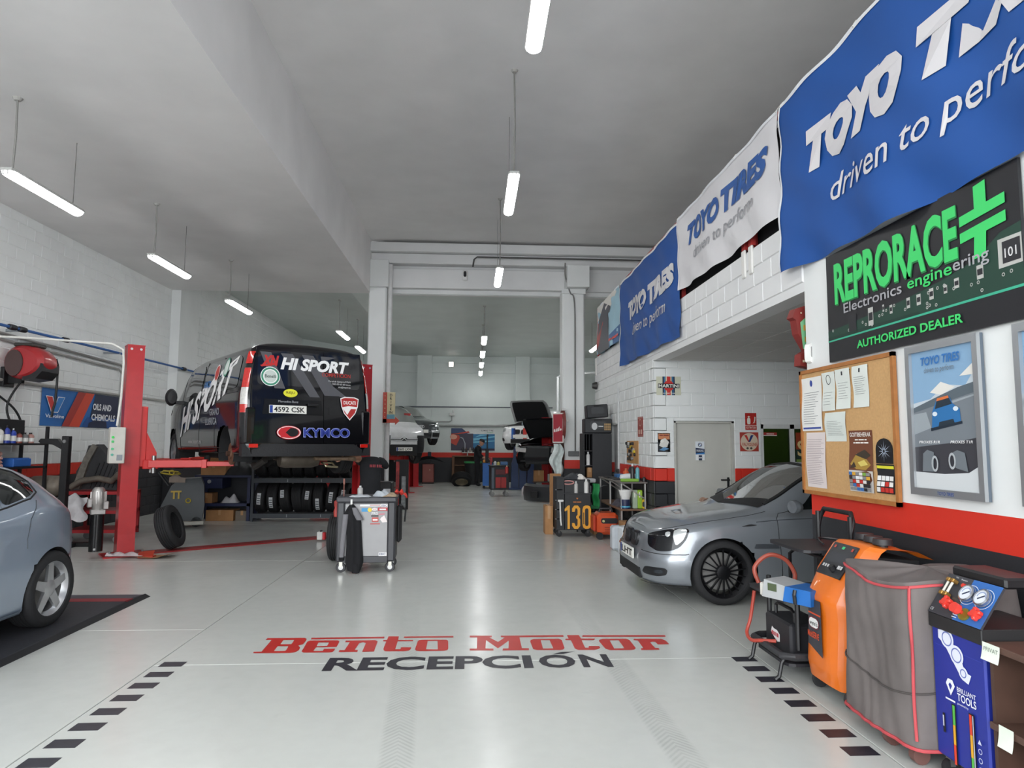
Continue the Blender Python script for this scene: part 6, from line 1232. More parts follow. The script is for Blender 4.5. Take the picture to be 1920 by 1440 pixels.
# orange service machine, front towards the aisle
om = thing('orange_service_machine', 'orange and grey service machine on casters with sloping control panel', 'service machine', (2.24, 4.02, 0))
prof = [(0.0, .10), (-.02, .2), (.0, .50), (-.01, .62), (.05, .74), (.2, .95), (.24, .975), (.44, .96), (.55, .91)]   # (x,z) of the front shell
def shell(u, v, y0=0, y1=.5):
    k = u * (len(prof) - 1); i = min(int(k), len(prof) - 2); t_ = k - i; x = prof[i][0] * (1 - t_) + prof[i + 1][0] * t_; z = prof[i][1] * (1 - t_) + prof[i + 1][1] * t_
    e = abs(v - .5) * 2; return (x + .03 * e ** 4 * (1 if z < .75 else .4), y0 + (y1 - y0) * v, z - .01 * e ** 4)
ORG = mat('e2711d', .35, var=.03, coat=.4)
MB().grid(lambda u, v: shell(u, v, .10, .46), 32, 12).build('front_shell', ORG, om, 40)
MB().grid(lambda u, v: (shell(u, 0, .10, .46)[0] + .10 * v * (1 - .3 * u), .10 - .05 * v, shell(u, 0)[2] - .01 * v), 32, 4).build('near_bevel', ORG, om, 40)
MB().prism([(.10, .12), (.08, .5), (.12, .68), (.3, .86), (.55, .86), (.56, .12)], .05, .08).build('side_panel', mat('54555a', .45), om)
MB().prism([(.10, .5), (.12, .68), (.28, .86), (.34, .82), (.2, .64), (.14, .5)], .03, .05).build('silver_trim', mat('b9bbbe', .3, .7), om)
MB().prism([(.08, .1), (.56, .1), (.56, .88), (.27, .9), (.11, .7)], .09, .45).build('body', mat('19191b', .6), om)
for x, y in ((.08, .06), (.08, .44), (.5, .06), (.5, .44)):
    c = MB().lathe([(0, -.016), (.05, -.016), (.056, 0), (.05, .016), (0, .016)], (x, y, .057), 'y', 16).build('caster', mat('2a2a2c', .6), om, 40); MB().box(x - .014, y - .012, .06, x + .014, y + .012, .12).build('caster_fork', mat('c9c9c8', .3, .8), c)
MB().box(.06, .05, .1, .54, .47, .13).build('base', BK, om)
g = Fr((.066, .44, .755), (0, -1, 0), (.58, 0, .81)); g.dd = .0012
MB().prism(P_rect(.03, .0, .31, .24)[0], 0, .008, lambda a, b, d: g.p(a, b, d)).build('control_panel', mat('2b2c30', .35), om)
prints(g, [('3a3b40', P_rect(.06, .1, .28, .17)), ('3fc47a', P_rect(.15, .2, .18, .22)), ('c04a3c', [P_rect(.06, .2, .08, .22)[0], P_rect(.26, .2, .28, .22)[0]]), ('c9c9c9', [P_rect(.06 + .028 * k, .055, .078 + .028 * k, .075)[0] for k in range(4)] + [P_rect(.23, .06, .26, .085)[0], P_rect(.265, .06, .285, .085)[0]])], om, .009)
MB().lathe([(0, .03), (.02, .03), (.022, .0)], (0, 0, 0), n=14).xf(Matrix(tr(*g.p(.2, .05, .008)) @ ry(radians(-35)))).build('knob', BK, om, 40)
for k, y in enumerate((.14, .27, .40)): 
    c = MB().lathe([(0, .035), (.055, .035), (.06, .0), (.03, 0), (.03, -.03)], (.36 + .02 * k, y, .975), n=18).build('filler_cap', mat('2b2b2d', .5), om, 40)
g = Fr((-.024, .385, .34), (0, -1, 0), (.03, 0, 1)); g.dd = .0012
prints(g, [('3a3a40', [[(.01, -.03), (.19, -.08), (.16, .26), (.01, .26)]]), ('cc4a2a', P_rect(.01, .165, .165, .175)), ('6b2f3a', [rr(.015, .075, .15, .15, .035, .035)]), ('e6e6e4', [rr(.022, .083, .143, .142, .03, .03)]), ('27272b', [P_text("wynn's", .034, .098, .026, .1, .014)], 'lettering'), ('e0532c', [P_text('MultiSERVE', .015, .02, .038, .14, .012)], 'lettering')], om, .001)
# covered machine
cv = thing('covered_machine', 'workshop machine under a grey fabric cover with red piping', 'machine', (2.17, 3.3, 0))
def cover(u, v):
    # u around (0..1), v up
    a = 2 * pi * u; k = 7
    c, s_ = cos(a), sin(a); rr_ = (abs(c) ** k + abs(s_) ** k) ** (-1 / k)
    w = 1 + .015 * sin(5 * a + 3 * v) * (1 - v) - .10 * max(0, v - .75) * 2 - .04 * sin(pi * min(1, v * 1.2))
    x = .34 + .33 * rr_ * c * w - (.03 if v > .5 else 0) * 0; y = .34 + .34 * rr_ * s_ * w
    z = .10 + .80 * v + .025 * sin(3 * a + 1) * v
    x += .004 * sin(23 * a + 9 * v) * (1 - v * .5) + .008 * sin(5 * y * 3 + 6 * v); y += .008 * sin(7 * v + 8 * a)
    return (x, y, z)
CVM = mat('6a6361', .95, var=.16, scale=4, bump=.35, key='coverfab')
mb = MB().grid(cover, 96, 30)
rim = [cover(i / 96, 1) for i in range(96)]; cen = (.36, .34, .93); mb.grid(lambda u, v: tuple(cover(u, 1)[k] * (1 - v) + (cen[k] + (.03 * sin(9 * u * 2 * pi) if k == 2 else 0) * (1 - v)) * v for k in range(3)), 96, 8)
mb.build('cover', CVM, cv, 70)
PIP = mat('b8474c', .7)
def cvp(u, v, d=.006):
    p = Vector(cover(u, v)); c = Vector((.34, .34, p.z)); return p + (p - c).normalized() * d
MB().tube([cvp(i / 80, .0) for i in range(80)], .009, 6, True).build('piping', PIP, cv, 60); MB().tube([cvp(.5 + .25 * i / 16 - .125, .97) for i in range(17)], .008, 6).build('piping', PIP, cv, 60)
MB().tube([cvp(.625, .97 - .97 * i / 20) for i in range(20)], .008, 6).build('piping', PIP, cv, 60); MB().tube([cvp(.625 + .2 * i / 14, .97) for i in range(15)], .008, 6).build('piping', PIP, cv, 60); MB().tube([cvp(.36 + .34 * i / 30, .36 - .06 * sin(pi * i / 30)) for i in range(31)], .005, 6).build('fold_seam', mat('4a4543', .95), cv, 60)
MB().box(.12, .1, .06, .6, .6, .12).build('base', mat('4d5260', .5), cv)
for x, y in ((.1, .32), (.1, .1), (.55, .1), (.55, .6)): MB().lathe([(0, -.02), (.045, -.02), (.045, .02), (0, .02)], (x, y, .045), 'y', 14).build('caster', mat('6b4a44', .5), cv, 40)
# blue gas station
ac = thing('blue_gauge_stand', 'blue gauge stand with two round gauges and red knobs', 'gauge stand', (2.3, 2.96, 0))
BLP = mat('25318f', .4, var=.03)
MB().box(0, 0, .10, .36, .345, .72, .008).build('cabinet', BLP, ac); MB().box(-.012, -.004, .705, .36, .349, .775, .004).build('black_band', mat('232324', .5), ac)
g = Fr((-.012, .345, .775), (0, -1, 0), (.56, 0, .83)); g.dd = .0008
pn = MB().prism(P_rect(.0, 0, .349, .22)[0], -.006, .004, lambda a, b, d: g.p(a, b, d)).build('gauge_panel', mat('3a3a3f', .4), ac)
prints(g, [('2f66ae', [[(.17, .0), (.349, .0), (.349, .22), (.17, .22), (.17, .08)]]), ('dfe3ea', P_ring(.19, .14, .052, .049) + P_ring(.285, .14, .052, .049) + [P_rect(.16 + .0, .012 + .012 * k, .19, .016 + .012 * k)[0] for k in range(4)]), ('e6e6e8', [P_text('CE', .012, .012, .014, .02, .0), P_text('Vac', .06, .205, .008, .02, 0), P_text('Pressure', .1, .2, .008, .04, 0)], 'lettering')], ac, .005)
def on_panel(mb, x, y): return mb.xf(Matrix(tr(*g.p(x, y, .004))) @ Matrix([[*(g.U[i] if 0 else 0 for i in range(0))]] if 0 else Matrix.Identity(4)) @ Matrix((( g.U.x, g.V.x, g.N.x, 0), (g.U.y, g.V.y, g.N.y, 0), (g.U.z, g.V.z, g.N.z, 0), (0, 0, 0, 1))))
for x in (.19, .285):
    ga = on_panel(MB().lathe([(.034, 0), (.043, .005), (.043, .022), (.036, .026), (.036, .02)], n=28), x, .14).build('gauge', mat('b9bcc2', .2, .9), ac, 40)
    on_panel(MB().lathe([(0, .019), (.037, .019)], n=28), x, .14).build('gauge_face', mat('e4e8ef', .3), ga); on_panel(MB().box(-.02, -.003, .02, .02, .003, .0215).xf(rz(.6)), x, .14).build('needle', mat('2b3550', .4), ga)
    on_panel(MB().add([p for p in [(.028 * cos(a), .028 * sin(a), .0205) for a in [pi * i / 12 for i in range(13)]] + [(.023 * cos(a), .023 * sin(a), .0205) for a in [pi * i / 12 for i in range(13)]]], [(i, i + 1, 14 + i, 13 + i) for i in range(12)]), x, .14).build('gauge_scale', mat('8fa0c4', .4), ga)
KN = mat('d93a2e', .35, coat=.3)
for x, y in ((.115, .065), (.31, .055)):
    kmb = MB().lathe([(0, .04), (.017, .04), (.02, .01), (.012, 0)], n=16)
    for a in range(4): kmb.add(*(lambda m_: (m_.v, m_.f))(MB().box(.008, -.009, .012, .032, .009, .038, .004).xf(rz(a * pi / 2 + .4))))
    on_panel(kmb, x, y).build('red_knob', KN, ac, 40)
kk = on_panel(MB().lathe([(0, .06), (.024, .06), (.026, .035), (.01, .03), (.01, 0)], n=18), .215, .045).build('red_knob', KN, ac, 40); on_panel(MB().lathe([(.0, .012), (.03, .012), (.03, .002)], n=18), .23, .04).build('brass_flange', mat('b3a044', .35, .7), ac, 40)
on_panel(MB().lathe([(0, .012), (.01, .012), (.012, 0)], n=10), .135, .175).build('indicator', KN, ac)
for k in range(2):
    br_ = on_panel(MB().cyl((0, 0, .022), (0, .075, .022), .006, n=8), .055 + .028 * k, .105).build('sight_tube', mat('c9c6b8', .15), ac, 40)
    for yy in (0, .075): on_panel(MB().box(-.012, -.01, .002, .012, .01, .034, .004), .055 + .028 * k, .105 + yy).build('brass_fitting', mat('b28a4a', .35, .8), br_)
MB().box(.12, -.0, .95, .30, .345, 1.0, .01).box(.26, -.06, .86, .32, -.004, .9, .01).build('top_box', mat('1d1d1f', .4), ac); MB().lathe([(0, -.08), (.02, -.075), (.025, -.05), (.015, -.02), (.02, 0)], (.3, -.0, .93), 'y', 12).build('hose_coupling', M_CHROME, ac, 40)
for x, y in ((.04, .31), (.04, .04), (.3, .31), (.3, .04)):
    MB().lathe([(0, -.014), (.04, -.014), (.042, 0), (.04, .014), (0, .014)], (x, y, .042), 'y', 14).build('caster', M_TYRE, ac, 40); MB().box(x - .012, y - .018, .05, x + .012, y + .018, .1).build('caster_fork', mat('a8a8a8', .3, .8), ac)
g = Fr((-.001, .345, .10), (0, -1, 0), (0, 0, 1)); g.dd = .0007
prints(g, [('3a46a8', [P_rect(.02, .525, .325, .528)[0]]), ('dfe2f0', [[(.05, .6), (.09, .605), (.16, .55), (.2, .50), (.22, .45), (.26, .445), (.24, .40), (.2, .41), (.14, .48), (.09, .54), (.05, .56)]] + P_disc(.11, .57, .045) + P_disc(.17, .51, .045) + P_disc(.21, .44, .03)), ('6b78b8', P_ring(.11, .57, .034, .028) + P_ring(.17, .51, .034, .028) + P_ring(.21, .44, .02, .015)), ('e9ebf5', [[(.09, .36), (.105, .385), (.135, .385), (.15, .36), (.12, .31)]]), ('25318f', [[(.108, .358), (.12, .37), (.132, .358), (.12, .335)]]), ('e9ebf5', [P_text('BRILLIANT', .165, .345, .022, .12, .006), P_text('TOOLS', .165, .305, .034, .12, .016), P_rect(.085, .285, .15, .293)[0], P_text('powered by', .165, .286, .01, .07, 0)], 'lettering'),
    ('17181c', [P_rect(.125, -.0, .15, .275)[0], P_rect(.235, .0, .27, .275)[0], P_rect(.06, .12, .075, .21)[0]]), ('57b44a', [P_rect(.13, .18, .145, .27)[0], P_rect(.24, .0, .255, .08)[0]]), ('e0a52c', [P_rect(.13, .09, .145, .18)[0], P_rect(.24, .08, .255, .18)[0]]), ('d8402c', [P_rect(.13, .0, .145, .09)[0], P_rect(.24, .18, .255, .27)[0]]), ('b9bcd0', [P_rect(.26, .0, .266, .27)[0], P_rect(.063, .15, .072, .2)[0]]),
    ('c9cde6', P_ring(.30, .13, .012, .009, n=12) + P_ring(.30, .09, .012, .009, n=12) + P_ring(.30, .05, .012, .009, n=12) + [[(.288, .16), (.312, .16), (.3, .182)]])], ac, .001)
# brown wooden shelf at the picture edge
ws = thing('brown_shelf_unit', 'dark brown wooden shelf unit at the lower right picture edge', 'shelf', (2.3, 1.93, 0))
DW = mat('4a352c', .5, var=.15, scale=9)
MB().box(0, .98, 0, .5, 1.0, .71).build('side_panel', DW, ws); MB().box(0, 0, 0, .5, .02, .71).build('side_panel', DW, ws)
for z in (.02, .36, .70): MB().box(-.01, -.01, z, .5, 1.01, z + .03, .003).build('shelf_board', mat('5a4238', .5, var=.15, scale=9), ws)
MB().box(.49, .02, .02, .5, .98, .70).build('back_panel', DW, ws)
def note(loc, label, w=.075, h=.08, a=0, txt=None):
    t = thing('paper_note', label, 'note', loc, a); g = Fr((0, 0, 0), (0, -1, 0), (0, 0, 1)); g.warp = lambda x, y: .012 * (1 - y / h) ** 2
    MB().grid(lambda u, v: g.p(u * w, v * h, 0), 4, 6).build('sheet', mat('dfe6d8', .8), t, 60)
    if txt: prints(g, [('6d746c', [P_text(txt, .01, .04, .018, w - .02, 0)], 'lettering')], t, .001)
note((2.285, 2.95, .655), 'pale green paper note reading PRIVAT on the top of the brown shelf', txt='PRIVAT', w=.1, h=.075); note((2.285, 2.88, .31), 'blank pale paper note hanging from the lower brown shelf board', .08, .09)
# ================================================================== CENTRE: tool trolley with jacket
DGR = mat('3f3f43', .45, var=.05)
tc = thing('grey_tool_trolley', 'grey and charcoal tool trolley with stickers in the middle left', 'tool trolley', (-1.68, 8.5, 0), radians(3))
MB().box(.03, .02, .15, .69, .45, .86, .006).build('body', DGR, tc)
MB().box(-.01, -.02, .86, .73, .48, .93, .015).build('top', mat('45454a', .5), tc)
for x in (.0, .62): MB().box(x, -.012, .13, x + .1, .46, .87, .02).build('corner_post', DGR, tc)
MB().box(.1, .0, .20, .62, .03, .84, .004).build('side_panel', mat('a09fa0', .4, var=.03), tc)
MB().box(.09, -.006, .12, .63, .02, .2, .006).build('kick_panel', DGR, tc)
for x in (.06, .66):
    for y in (.04, .4):
        c = MB().lathe([(0, -.018), (.055, -.018), (.062, 0), (.055, .018), (0, .018)], (x, y, .062), 'y', 18).build('caster', mat('3a3a3d', .6), tc, 40)
        MB().lathe([(0, -.022), (.03, -.022), (.03, .022), (0, .022)], (x, y, .062), 'y', 14).build('caster_hub', mat('b9b9b8', .4, .5), c); MB().box(x - .02, y - .025, .07, x + .02, y + .025, .14).build('caster_fork', mat('b3b1a8', .35, .8), c)
g = Fr((.1, -.002, .2), (1, 0, 0), (0, 0, 1)); g.dd = .0006
prints(g, [('e6e4e4', [P_rect(.18, .61, .52, .635)[0], P_rect(.42, .0, .52, .045)[0], P_rect(.44, .6, .52, .64)[0]], 'sticker'), ('c9a8a8', [P_rect(.3, .615, .43, .63)[0]], 'sticker'), ('1f3566', [P_text('EBC', .445, .607, .025, .07, .006), P_text('EBC', .43, .012, .025, .075, .006)], 'sticker'), ('3f94c8', [P_rect(.2, .545, .3, .59)[0]], 'sticker'), ('e6c93a', P_disc(.3, .568, .026), 'sticker'), ('e9e3e3', P_disc(.36, .575, .034, .016), 'sticker'), ('b8343a', [P_rect(.4, .555, .52, .595)[0], P_text('KYB', .34, .568, .014, .04, .002)], 'sticker'), ('e8e8e8', [P_text('PRS', .325, .51, .03, .075, .012), P_rect(.42, .565, .5, .583)[0]], 'sticker'), ('d07a86', [[(.42, .52), (.49, .525), (.48, .51), (.4, .505)]], 'sticker'), ('2a2a2e', [P_rect(.32, .485, .41, .5)[0]], 'sticker'), ('c0504a', [P_rect(.33, .42, .41, .475)[0], P_rect(.31, .39, .43, .402)[0]], 'sticker'), ('e9dfdd', [P_rect(.34, .435, .4, .455)[0], [(.44, .47), (.48, .5), (.5, .46), (.52, .42), (.46, .41), (.43, .45)]], 'sticker')], tc, .001)
jk = thing('hanging_jacket', 'black and grey work jacket hanging on the tool trolley side', 'jacket', (-1.68, 8.5, 0), radians(3))
def jf(u, v, pol=[(.84, .16, .20), (.80, .13, .24), (.72, .09, .27), (.66, .11, .30), (.5, .13, .31), (.3, .13, .325), (.12, .12, .34), (.03, .15, .30)]):
    k = v * (len(pol) - 1); i = min(int(k), len(pol) - 2); t_ = k - i; z, a, b = [pol[i][j] * (1 - t_) + pol[i + 1][j] * t_ for j in range(3)]
    return (a + (b - a) * u, -.03 - .05 * sin(pi * u) * min(1, v * 3) - .012 * sin(u * 14 + v * 3), z)
BKJ = mat('17171a', .95, var=.1); GJ = mat('77767a', .9)
MB().grid(jf, 14, 20).build('body', BKJ, jk, 70)
MB().grid(lambda u, v: jf(u, 1 - v) if 0 else (jf(u, v)[0], -.014, jf(u, v)[2]), 8, 12).build('back', BKJ, jk, 70)
MB().loft([[(x + r * cos(a), -.05 + r * .7 * sin(a), z) for a in [2 * pi * i / 10 for i in range(10)]] for x, z, r in ((.115, .72, .035), (.10, .55, .034), (.085, .35, .032), (.075, .2, .03))]).build('sleeve', GJ, jk, 60)
MB().loft([[(x + r * cos(a), -.05 + r * .7 * sin(a), z) for a in [2 * pi * i / 10 for i in range(10)]] for x, z, r in ((.075, .2, .033), (.075, .16, .033))]).build('cuff', BKJ, jk, 60)
MB().loft([[(x + r * cos(a), -.055 + r * .7 * sin(a), z) for a in [2 * pi * i / 10 for i in range(10)]] for x, z, r in ((.215, .80, .03), (.25, .72, .045), (.29, .65, .045))]).build('shoulder', GJ, jk, 60)
MB().loft([[(x + r * cos(a), -.05 + r * .7 * sin(a), z) for a in [2 * pi * i / 10 for i in range(10)]] for x, z, r in ((.24, .12, .05), (.25, .05, .05), (.25, -.0 + .01, .045))]).build('lower_sleeve', BKJ, jk, 60)
MB().box(.165, -.03, .83, .19, -.012, .9, .003).build('hook', mat('e3e2df', .4), jk)
def bottle2(name, loc, h, r, c, cap, label, cat='bottle', group=None):
    t = thing(name, label, cat, loc, 0, group)
    MB().lathe([(0, 0), (r, 0), (r, h * .72), (r * .7, h * .82), (r * .35, h * .86), (r * .35, h * .9)], n=14).build('body', mat(c, .35), t, 40); MB().lathe([(r * .45, h * .86), (r * .45, h), (0, h)], n=10).build('cap', mat(cap, .5), t, 40); return t
bottle2('spray_can', (-1.42, 8.62, .93), .13, .035, 'a8a6a4', 'c9c8c6', 'silver spray can on the grey tool trolley', 'spray can')
def crumple(loc, w, d, h, c, label, cat, seed=1, rough=.7):
    return one('crumpled_' + cat.replace(' ', '_'), MB().grid(lambda u, v: (w * (u - .5) + .015 * sin(9 * v + seed), d * (v - .5) + .015 * sin(8 * u + seed), h * (sin(pi * u) * sin(pi * v)) ** .7 * (.6 + .4 * sin(7 * u + 5 * v + seed) ** 2)), 14, 12), mat(c, rough, bump=.4, scale=20), label, cat, loc, smooth=50)
crumple((-1.4, 8.5, .931), .24, .16, .04, 'b9bdc2', 'flat crumpled foil under the silver spray can', 'foil', 2, .3); crumple((-1.13, 8.62, .931), .24, .2, .09, 'aeb4ba', 'grey-blue crumpled plastic on the tool trolley top', 'plastic', 1); crumple((-1.03, 8.58, .931), .16, .16, .05, 'a38f76', 'brown crumpled paper on the tool trolley top', 'paper', 4)
one('red_gloves', MB().grid(lambda u, v: (.16 * u, .12 * v, .03 + .04 * sin(9 * u) * sin(5 * v) - .12 * max(0, u - .5)), 10, 8), mat('c8382c', .7), 'red gloves hanging over the tool trolley\'s right edge', 'gloves', (-.99, 8.6, .95), smooth=60)
one('screwdriver', MB().cyl((0, 0, 0), (0, 0, .15), .006, n=8).cyl((0, 0, .15), (0, 0, .22), .012, n=10), mat('8d5a4e', .5), 'thin screwdriver standing upright on the tool trolley', 'screwdriver', (-1.62, 8.6, .93))
one('red_chain_hoist', MB().lathe([(0, 0), (.03, .01), (.035, .08), (.02, .12), (.03, .15), (.03, .2), (0, .22)], n=12), mat('a33a34', .5, var=.2), 'red clamp hanging on the left side of the tool trolley', 'clamp', (-1.72, 8.66, .66), smooth=40)
one('black_side_pouch', MB().box(0, 0, .35, .05, .2, .82, .02).tube([(.05, .1, .8), (.1, .1, .75), (.09, .1, .6)], .012, 6), mat('18181a', .7), 'black tool pouch on the right side of the tool trolley', 'pouch', (-.955, 8.62, 0))
# ================================================================== columns: services and signs
pipe('drain_pipe', [(-2.03, 15.95, 0), (-2.03, 15.95, 5.9)], .055, 'd9d8d8', 'white vertical drain pipe beside the left column', n=12)
pipe('column_conduit', [(2.28, 15.76, 5.35), (2.22, 15.7, 5.55), (2.2, 15.45, 5.8), (2.2, 15.45, 5.9)] and sp([(2.42, 15.77, 1.42), (2.42, 15.77, 3.5), (2.41, 15.77, 5.0), (2.3, 15.74, 5.25), (2.17, 15.6, 5.6), (2.15, 15.48, 5.9)]), .018, '7d7c7a', 'grey cable running up the right column')
pipe('beam_conduit', [(-.05, 15.72, 5.82), (-.02, 15.7, 6.0), (.05, 15.7, 6.06), (2.2, 15.7, 6.06), (7.5, 15.7, 6.06)], .02, '4f4e4d', 'dark conduit running along the cross beam')
jb = one('junction_box', MB().box(0, 0, 0, .26, .05, .12, .01), mat('6c6d6e', .5), 'grey socket box on the right column', 'socket box', (2.25, 15.74, 1.31))
cm = thing('security_camera', 'small white and black camera under the cross beam', 'camera', (-.24, 16.0, 5.55)); MB().box(-.07, -.02, 0, .07, .05, .26, .03).build('housing', mat('e6e5e3', .4), cm); MB().prism(rr(-.035, .09, .035, .23, .03, .03), -.03, -.02).build('lens_panel', mat('141416', .2), cm)
ds = thing('drive_in_sign', 'vintage DRIVE IN sign with red arrow on the left column', 'sign', (-2.02, 15.72, 2.07)); ds.scale = (.7, .7, .7)
MB().box(.0, -.02, .16, .26, .12, 1.02, .005).build('panel', mat('cfc39a', .5), ds); MB().box(-.13, -.03, .0, .0, .12, 1.02, .005).build('red_side', mat('b8402f', .5), ds)
MB().prism([(-.13, 0), (.28, 0), (.28, -.06), (.42, .07), (.28, .2), (.28, .13), (-.13, .13)], -.03, .08).build('arrow', mat('c24a34', .5), ds); MB().box(.0, -.03, .13, .26, -.02, .28).build('blue_patch', mat('5f95a8', .5), ds)
g = Fr((0, -.021, .16), (1, 0, 0), (0, 0, 1)); prints(g, [('211f1c', [P_text(c, .13, .72 - .115 * k, .088, None, .02, align='c') for k, c in enumerate('DRIVE')] + [P_text('IN', .13, .145, .085, None, .02, align='c')], 'lettering')], ds, .002)
for k in range(6): MB().lathe([(0, -.045), (.014, -.04), (.016, -.03)], (-.065, 0, .2 + .14 * k), 'y', 8).build('bulb', mat('e8d9b0', .3), ds)
# red/white brand sign and round sign bracketed to the right column
rs = thing('red_brand_sign', 'red rectangular hanging sign with white script on the right column', 'sign', (1.86, 15.55, 1.62), radians(-28)); MB().box(0, -.03, 0, .27, .03, .70, .01).build('case', mat('dcd9d3', .5), rs)
g = Fr((.02, -.031, .03), (1, 0, 0), (0, 0, 1)); prints(g, [('9f2433', P_rect(0, 0, .23, .64)), ('e8e4e0', [[(.02, .22), (.06, .23), (.05, .30), (.02, .28)], [(.07, .23), (.11, .24), (.11, .31), (.08, .30)], [(.12, .24), (.15, .25), (.16, .36), (.13, .32)], [(.17, .25), (.21, .27), (.2, .31), (.17, .30)]], 'lettering')], rs, .002); MB().box(.27, -.02, .5, .4, .02, .54).build('bracket', mat('cfcdc8', .5), rs)
rd = thing('round_sign', 'round double-sided sign seen nearly edge-on at the right column', 'sign', (2.10, 15.62, 2.05)); MB().lathe([(0, -.03), (.30, -.03), (.33, -.02), (.33, .02), (.30, .03), (0, .03)], (0, 0, 0), 'x', 28).build('disc', mat('d3d4cc', .4), rd, 40); MB().lathe([(.28, -.035), (.335, -.035), (.335, .035), (.28, .035)], (0, 0, 0), 'x', 28).build('rim', mat('7d3a34', .5), rd, 40); MB().box(-.03, -.1, .33, .06, .1, .38).build('bracket', mat('d8d6d4', .5), rd)
pc = one('plastic_sheets', MB().grid(lambda u, v: (.24 * (u - .5) * (.7 + .5 * sin(pi * v)) + .04 * sin(9 * v), .05 * sin(9 * u + 5 * v), -.75 * v), 12, 14), mat('cdd5d3', .4, var=.2, scale=9), 'pale transparent plastic sheets hanging below the red sign', 'plastic sheets', (1.95, 15.5, 1.60), smooth=60)
one('hanging_gloves', MB().grid(lambda u, v: (.1 * (u - .5), .04 * sin(7 * u + 9 * v), -.7 * v), 6, 12), mat('5a3f38', .9, var=.5, scale=18), 'string of brown and pink gloves hanging on the right column', 'gloves', (2.1, 15.7, 1.68), smooth=60)
# ================================================================== right middle: cabinet, 130 trolley, bench
kc = thing('black_cabinet', 'tall black open cabinet beside the side wall', 'cabinet', (2.27, 13.55, 0))
MB().box(.16, 0, 0, .56, .5, 1.82, .005).build('side_body', mat('232428', .6), kc); MB().box(0, .46, 0, .16, .5, 1.82).build('back', mat('17181a', .6), kc); MB().box(-.02, 0, 0, .0, .5, 1.82).build('side_panel', mat('1d1e21', .6), kc)
for z in (.3, .6, .9, 1.15, 1.45, 1.8): MB().box(0, .02, z, .16, .46, z + .02).build('shelf', mat('1b1c1f', .6), kc)
for x in (.05, .11): MB().box(x, .1, 1.47, x + .012, .44, 1.8).build('divider', mat('15161a', .6), kc)
bottle2('foam_can', (2.36, 13.66, 1.17), .27, .042, 'dcdad8', 'e6e6e4', 'white tall canister in the black cabinet', 'canister'); bottle2('small_bottle', (2.39, 13.7, .62), .16, .04, 'cfd3d8', '3f7fc0', 'clear bottle with blue cap in the black cabinet'); 
carton((2.38, 13.7, .92), .1, .2, .2, 'narrow cardboard box in the black cabinet')
for k in range(3): bottle2('vial', (2.31 + .045 * k, 13.62, .322), .11, .018, ('c9c6c0', '8c8a86', 'd9d4c8')[k], 'a8a6a2', 'small %s bottle low in the black cabinet' % ('ivory', 'grey', 'cream')[k])
one('paper_tray', MB().box(0, 0, 0, .2, .25, .08, .02), mat('c6c9cc', .5), 'white plastic tray hanging on the black cabinet front', 'tray', (2.26, 13.3, .83))
def toolbox(loc, w, d, h, label, a=0, tilt=None):
    t = thing('tool_case', label, 'tool case', loc, a, tilt=tilt); MB().box(0, 0, 0, w, d, h, .015).build('case', mat('1f2023', .5), t); MB().prism(rr(w * .2, h * .3, w * .8, h * .8, .03, .03), -.012, 0).build('lid_panel', mat('2f3134', .4), t)
    MB().box(w * .35, -.02, h * .85, w * .65, 0, h * .95, .005).build('handle', mat('151517', .5), t); return t
q = toolbox((2.28, 13.58, 1.822), .56, .36, .30, 'wide black tool case with stickers on the black cabinet'); g = Fr((0, -.013, 0), (1, 0, 0), (0, 0, 1)); prints(g, [('c9cacb', P_disc(.2, .14, .06, .075, 14)), ('a8895c', [P_rect(.4 + .035 * i, .06 + .05 * j, .43 + .035 * i, .1 + .05 * j)[0] for i in range(4) for j in range(3)]), ('d9d9d9', [P_rect(.28, .13, .38, .15)[0]])], q, .001)
toolbox((2.34, 13.6, 2.125), .44, .3, .27, 'smaller black tool case tilted on top of the wide one', 0, (0, radians(-4)))
# 130 trolley
c13 = thing('black_130_trolley', 'black tool trolley with large yellow 130 lettering', 'tool trolley', (1.45, 11.6, 0))
MB().box(.14, 0, .12, .60, .5, .74, .008).build('cabinet', mat('17171a', .5), c13); MB().box(0, .02, .12, .14, .5, 1.02, .005).build('open_side', mat('202124', .6), c13); MB().box(.14, .06, .74, .60, .5, .98, .01).build('upper_chest', mat('1a1b1e', .5), c13); MB().box(.12, .0, .735, .62, .2, .75).build('shelf', mat('232427', .5), c13)
for z in (.3, .46, .62, .8): MB().box(-.02, .02, z, .1, .03, z + .015).build('side_tray', mat('5a5c60', .4), c13)
for x in (.05, .55):
    for y in (.06, .44): MB().lathe([(0, -.018), (.05, -.018), (.052, .018), (0, .018)], (x, y, .053), 'y', 14).build('caster', M_TYRE, c13, 40); MB().box(x - .015, y - .02, .06, x + .015, y + .02, .12).build('caster_fork', mat('3a3a3c', .5), c13)
g = Fr((.14, -.001, .12), (1, 0, 0), (0, 0, 1)); YL = 'e3a02a'
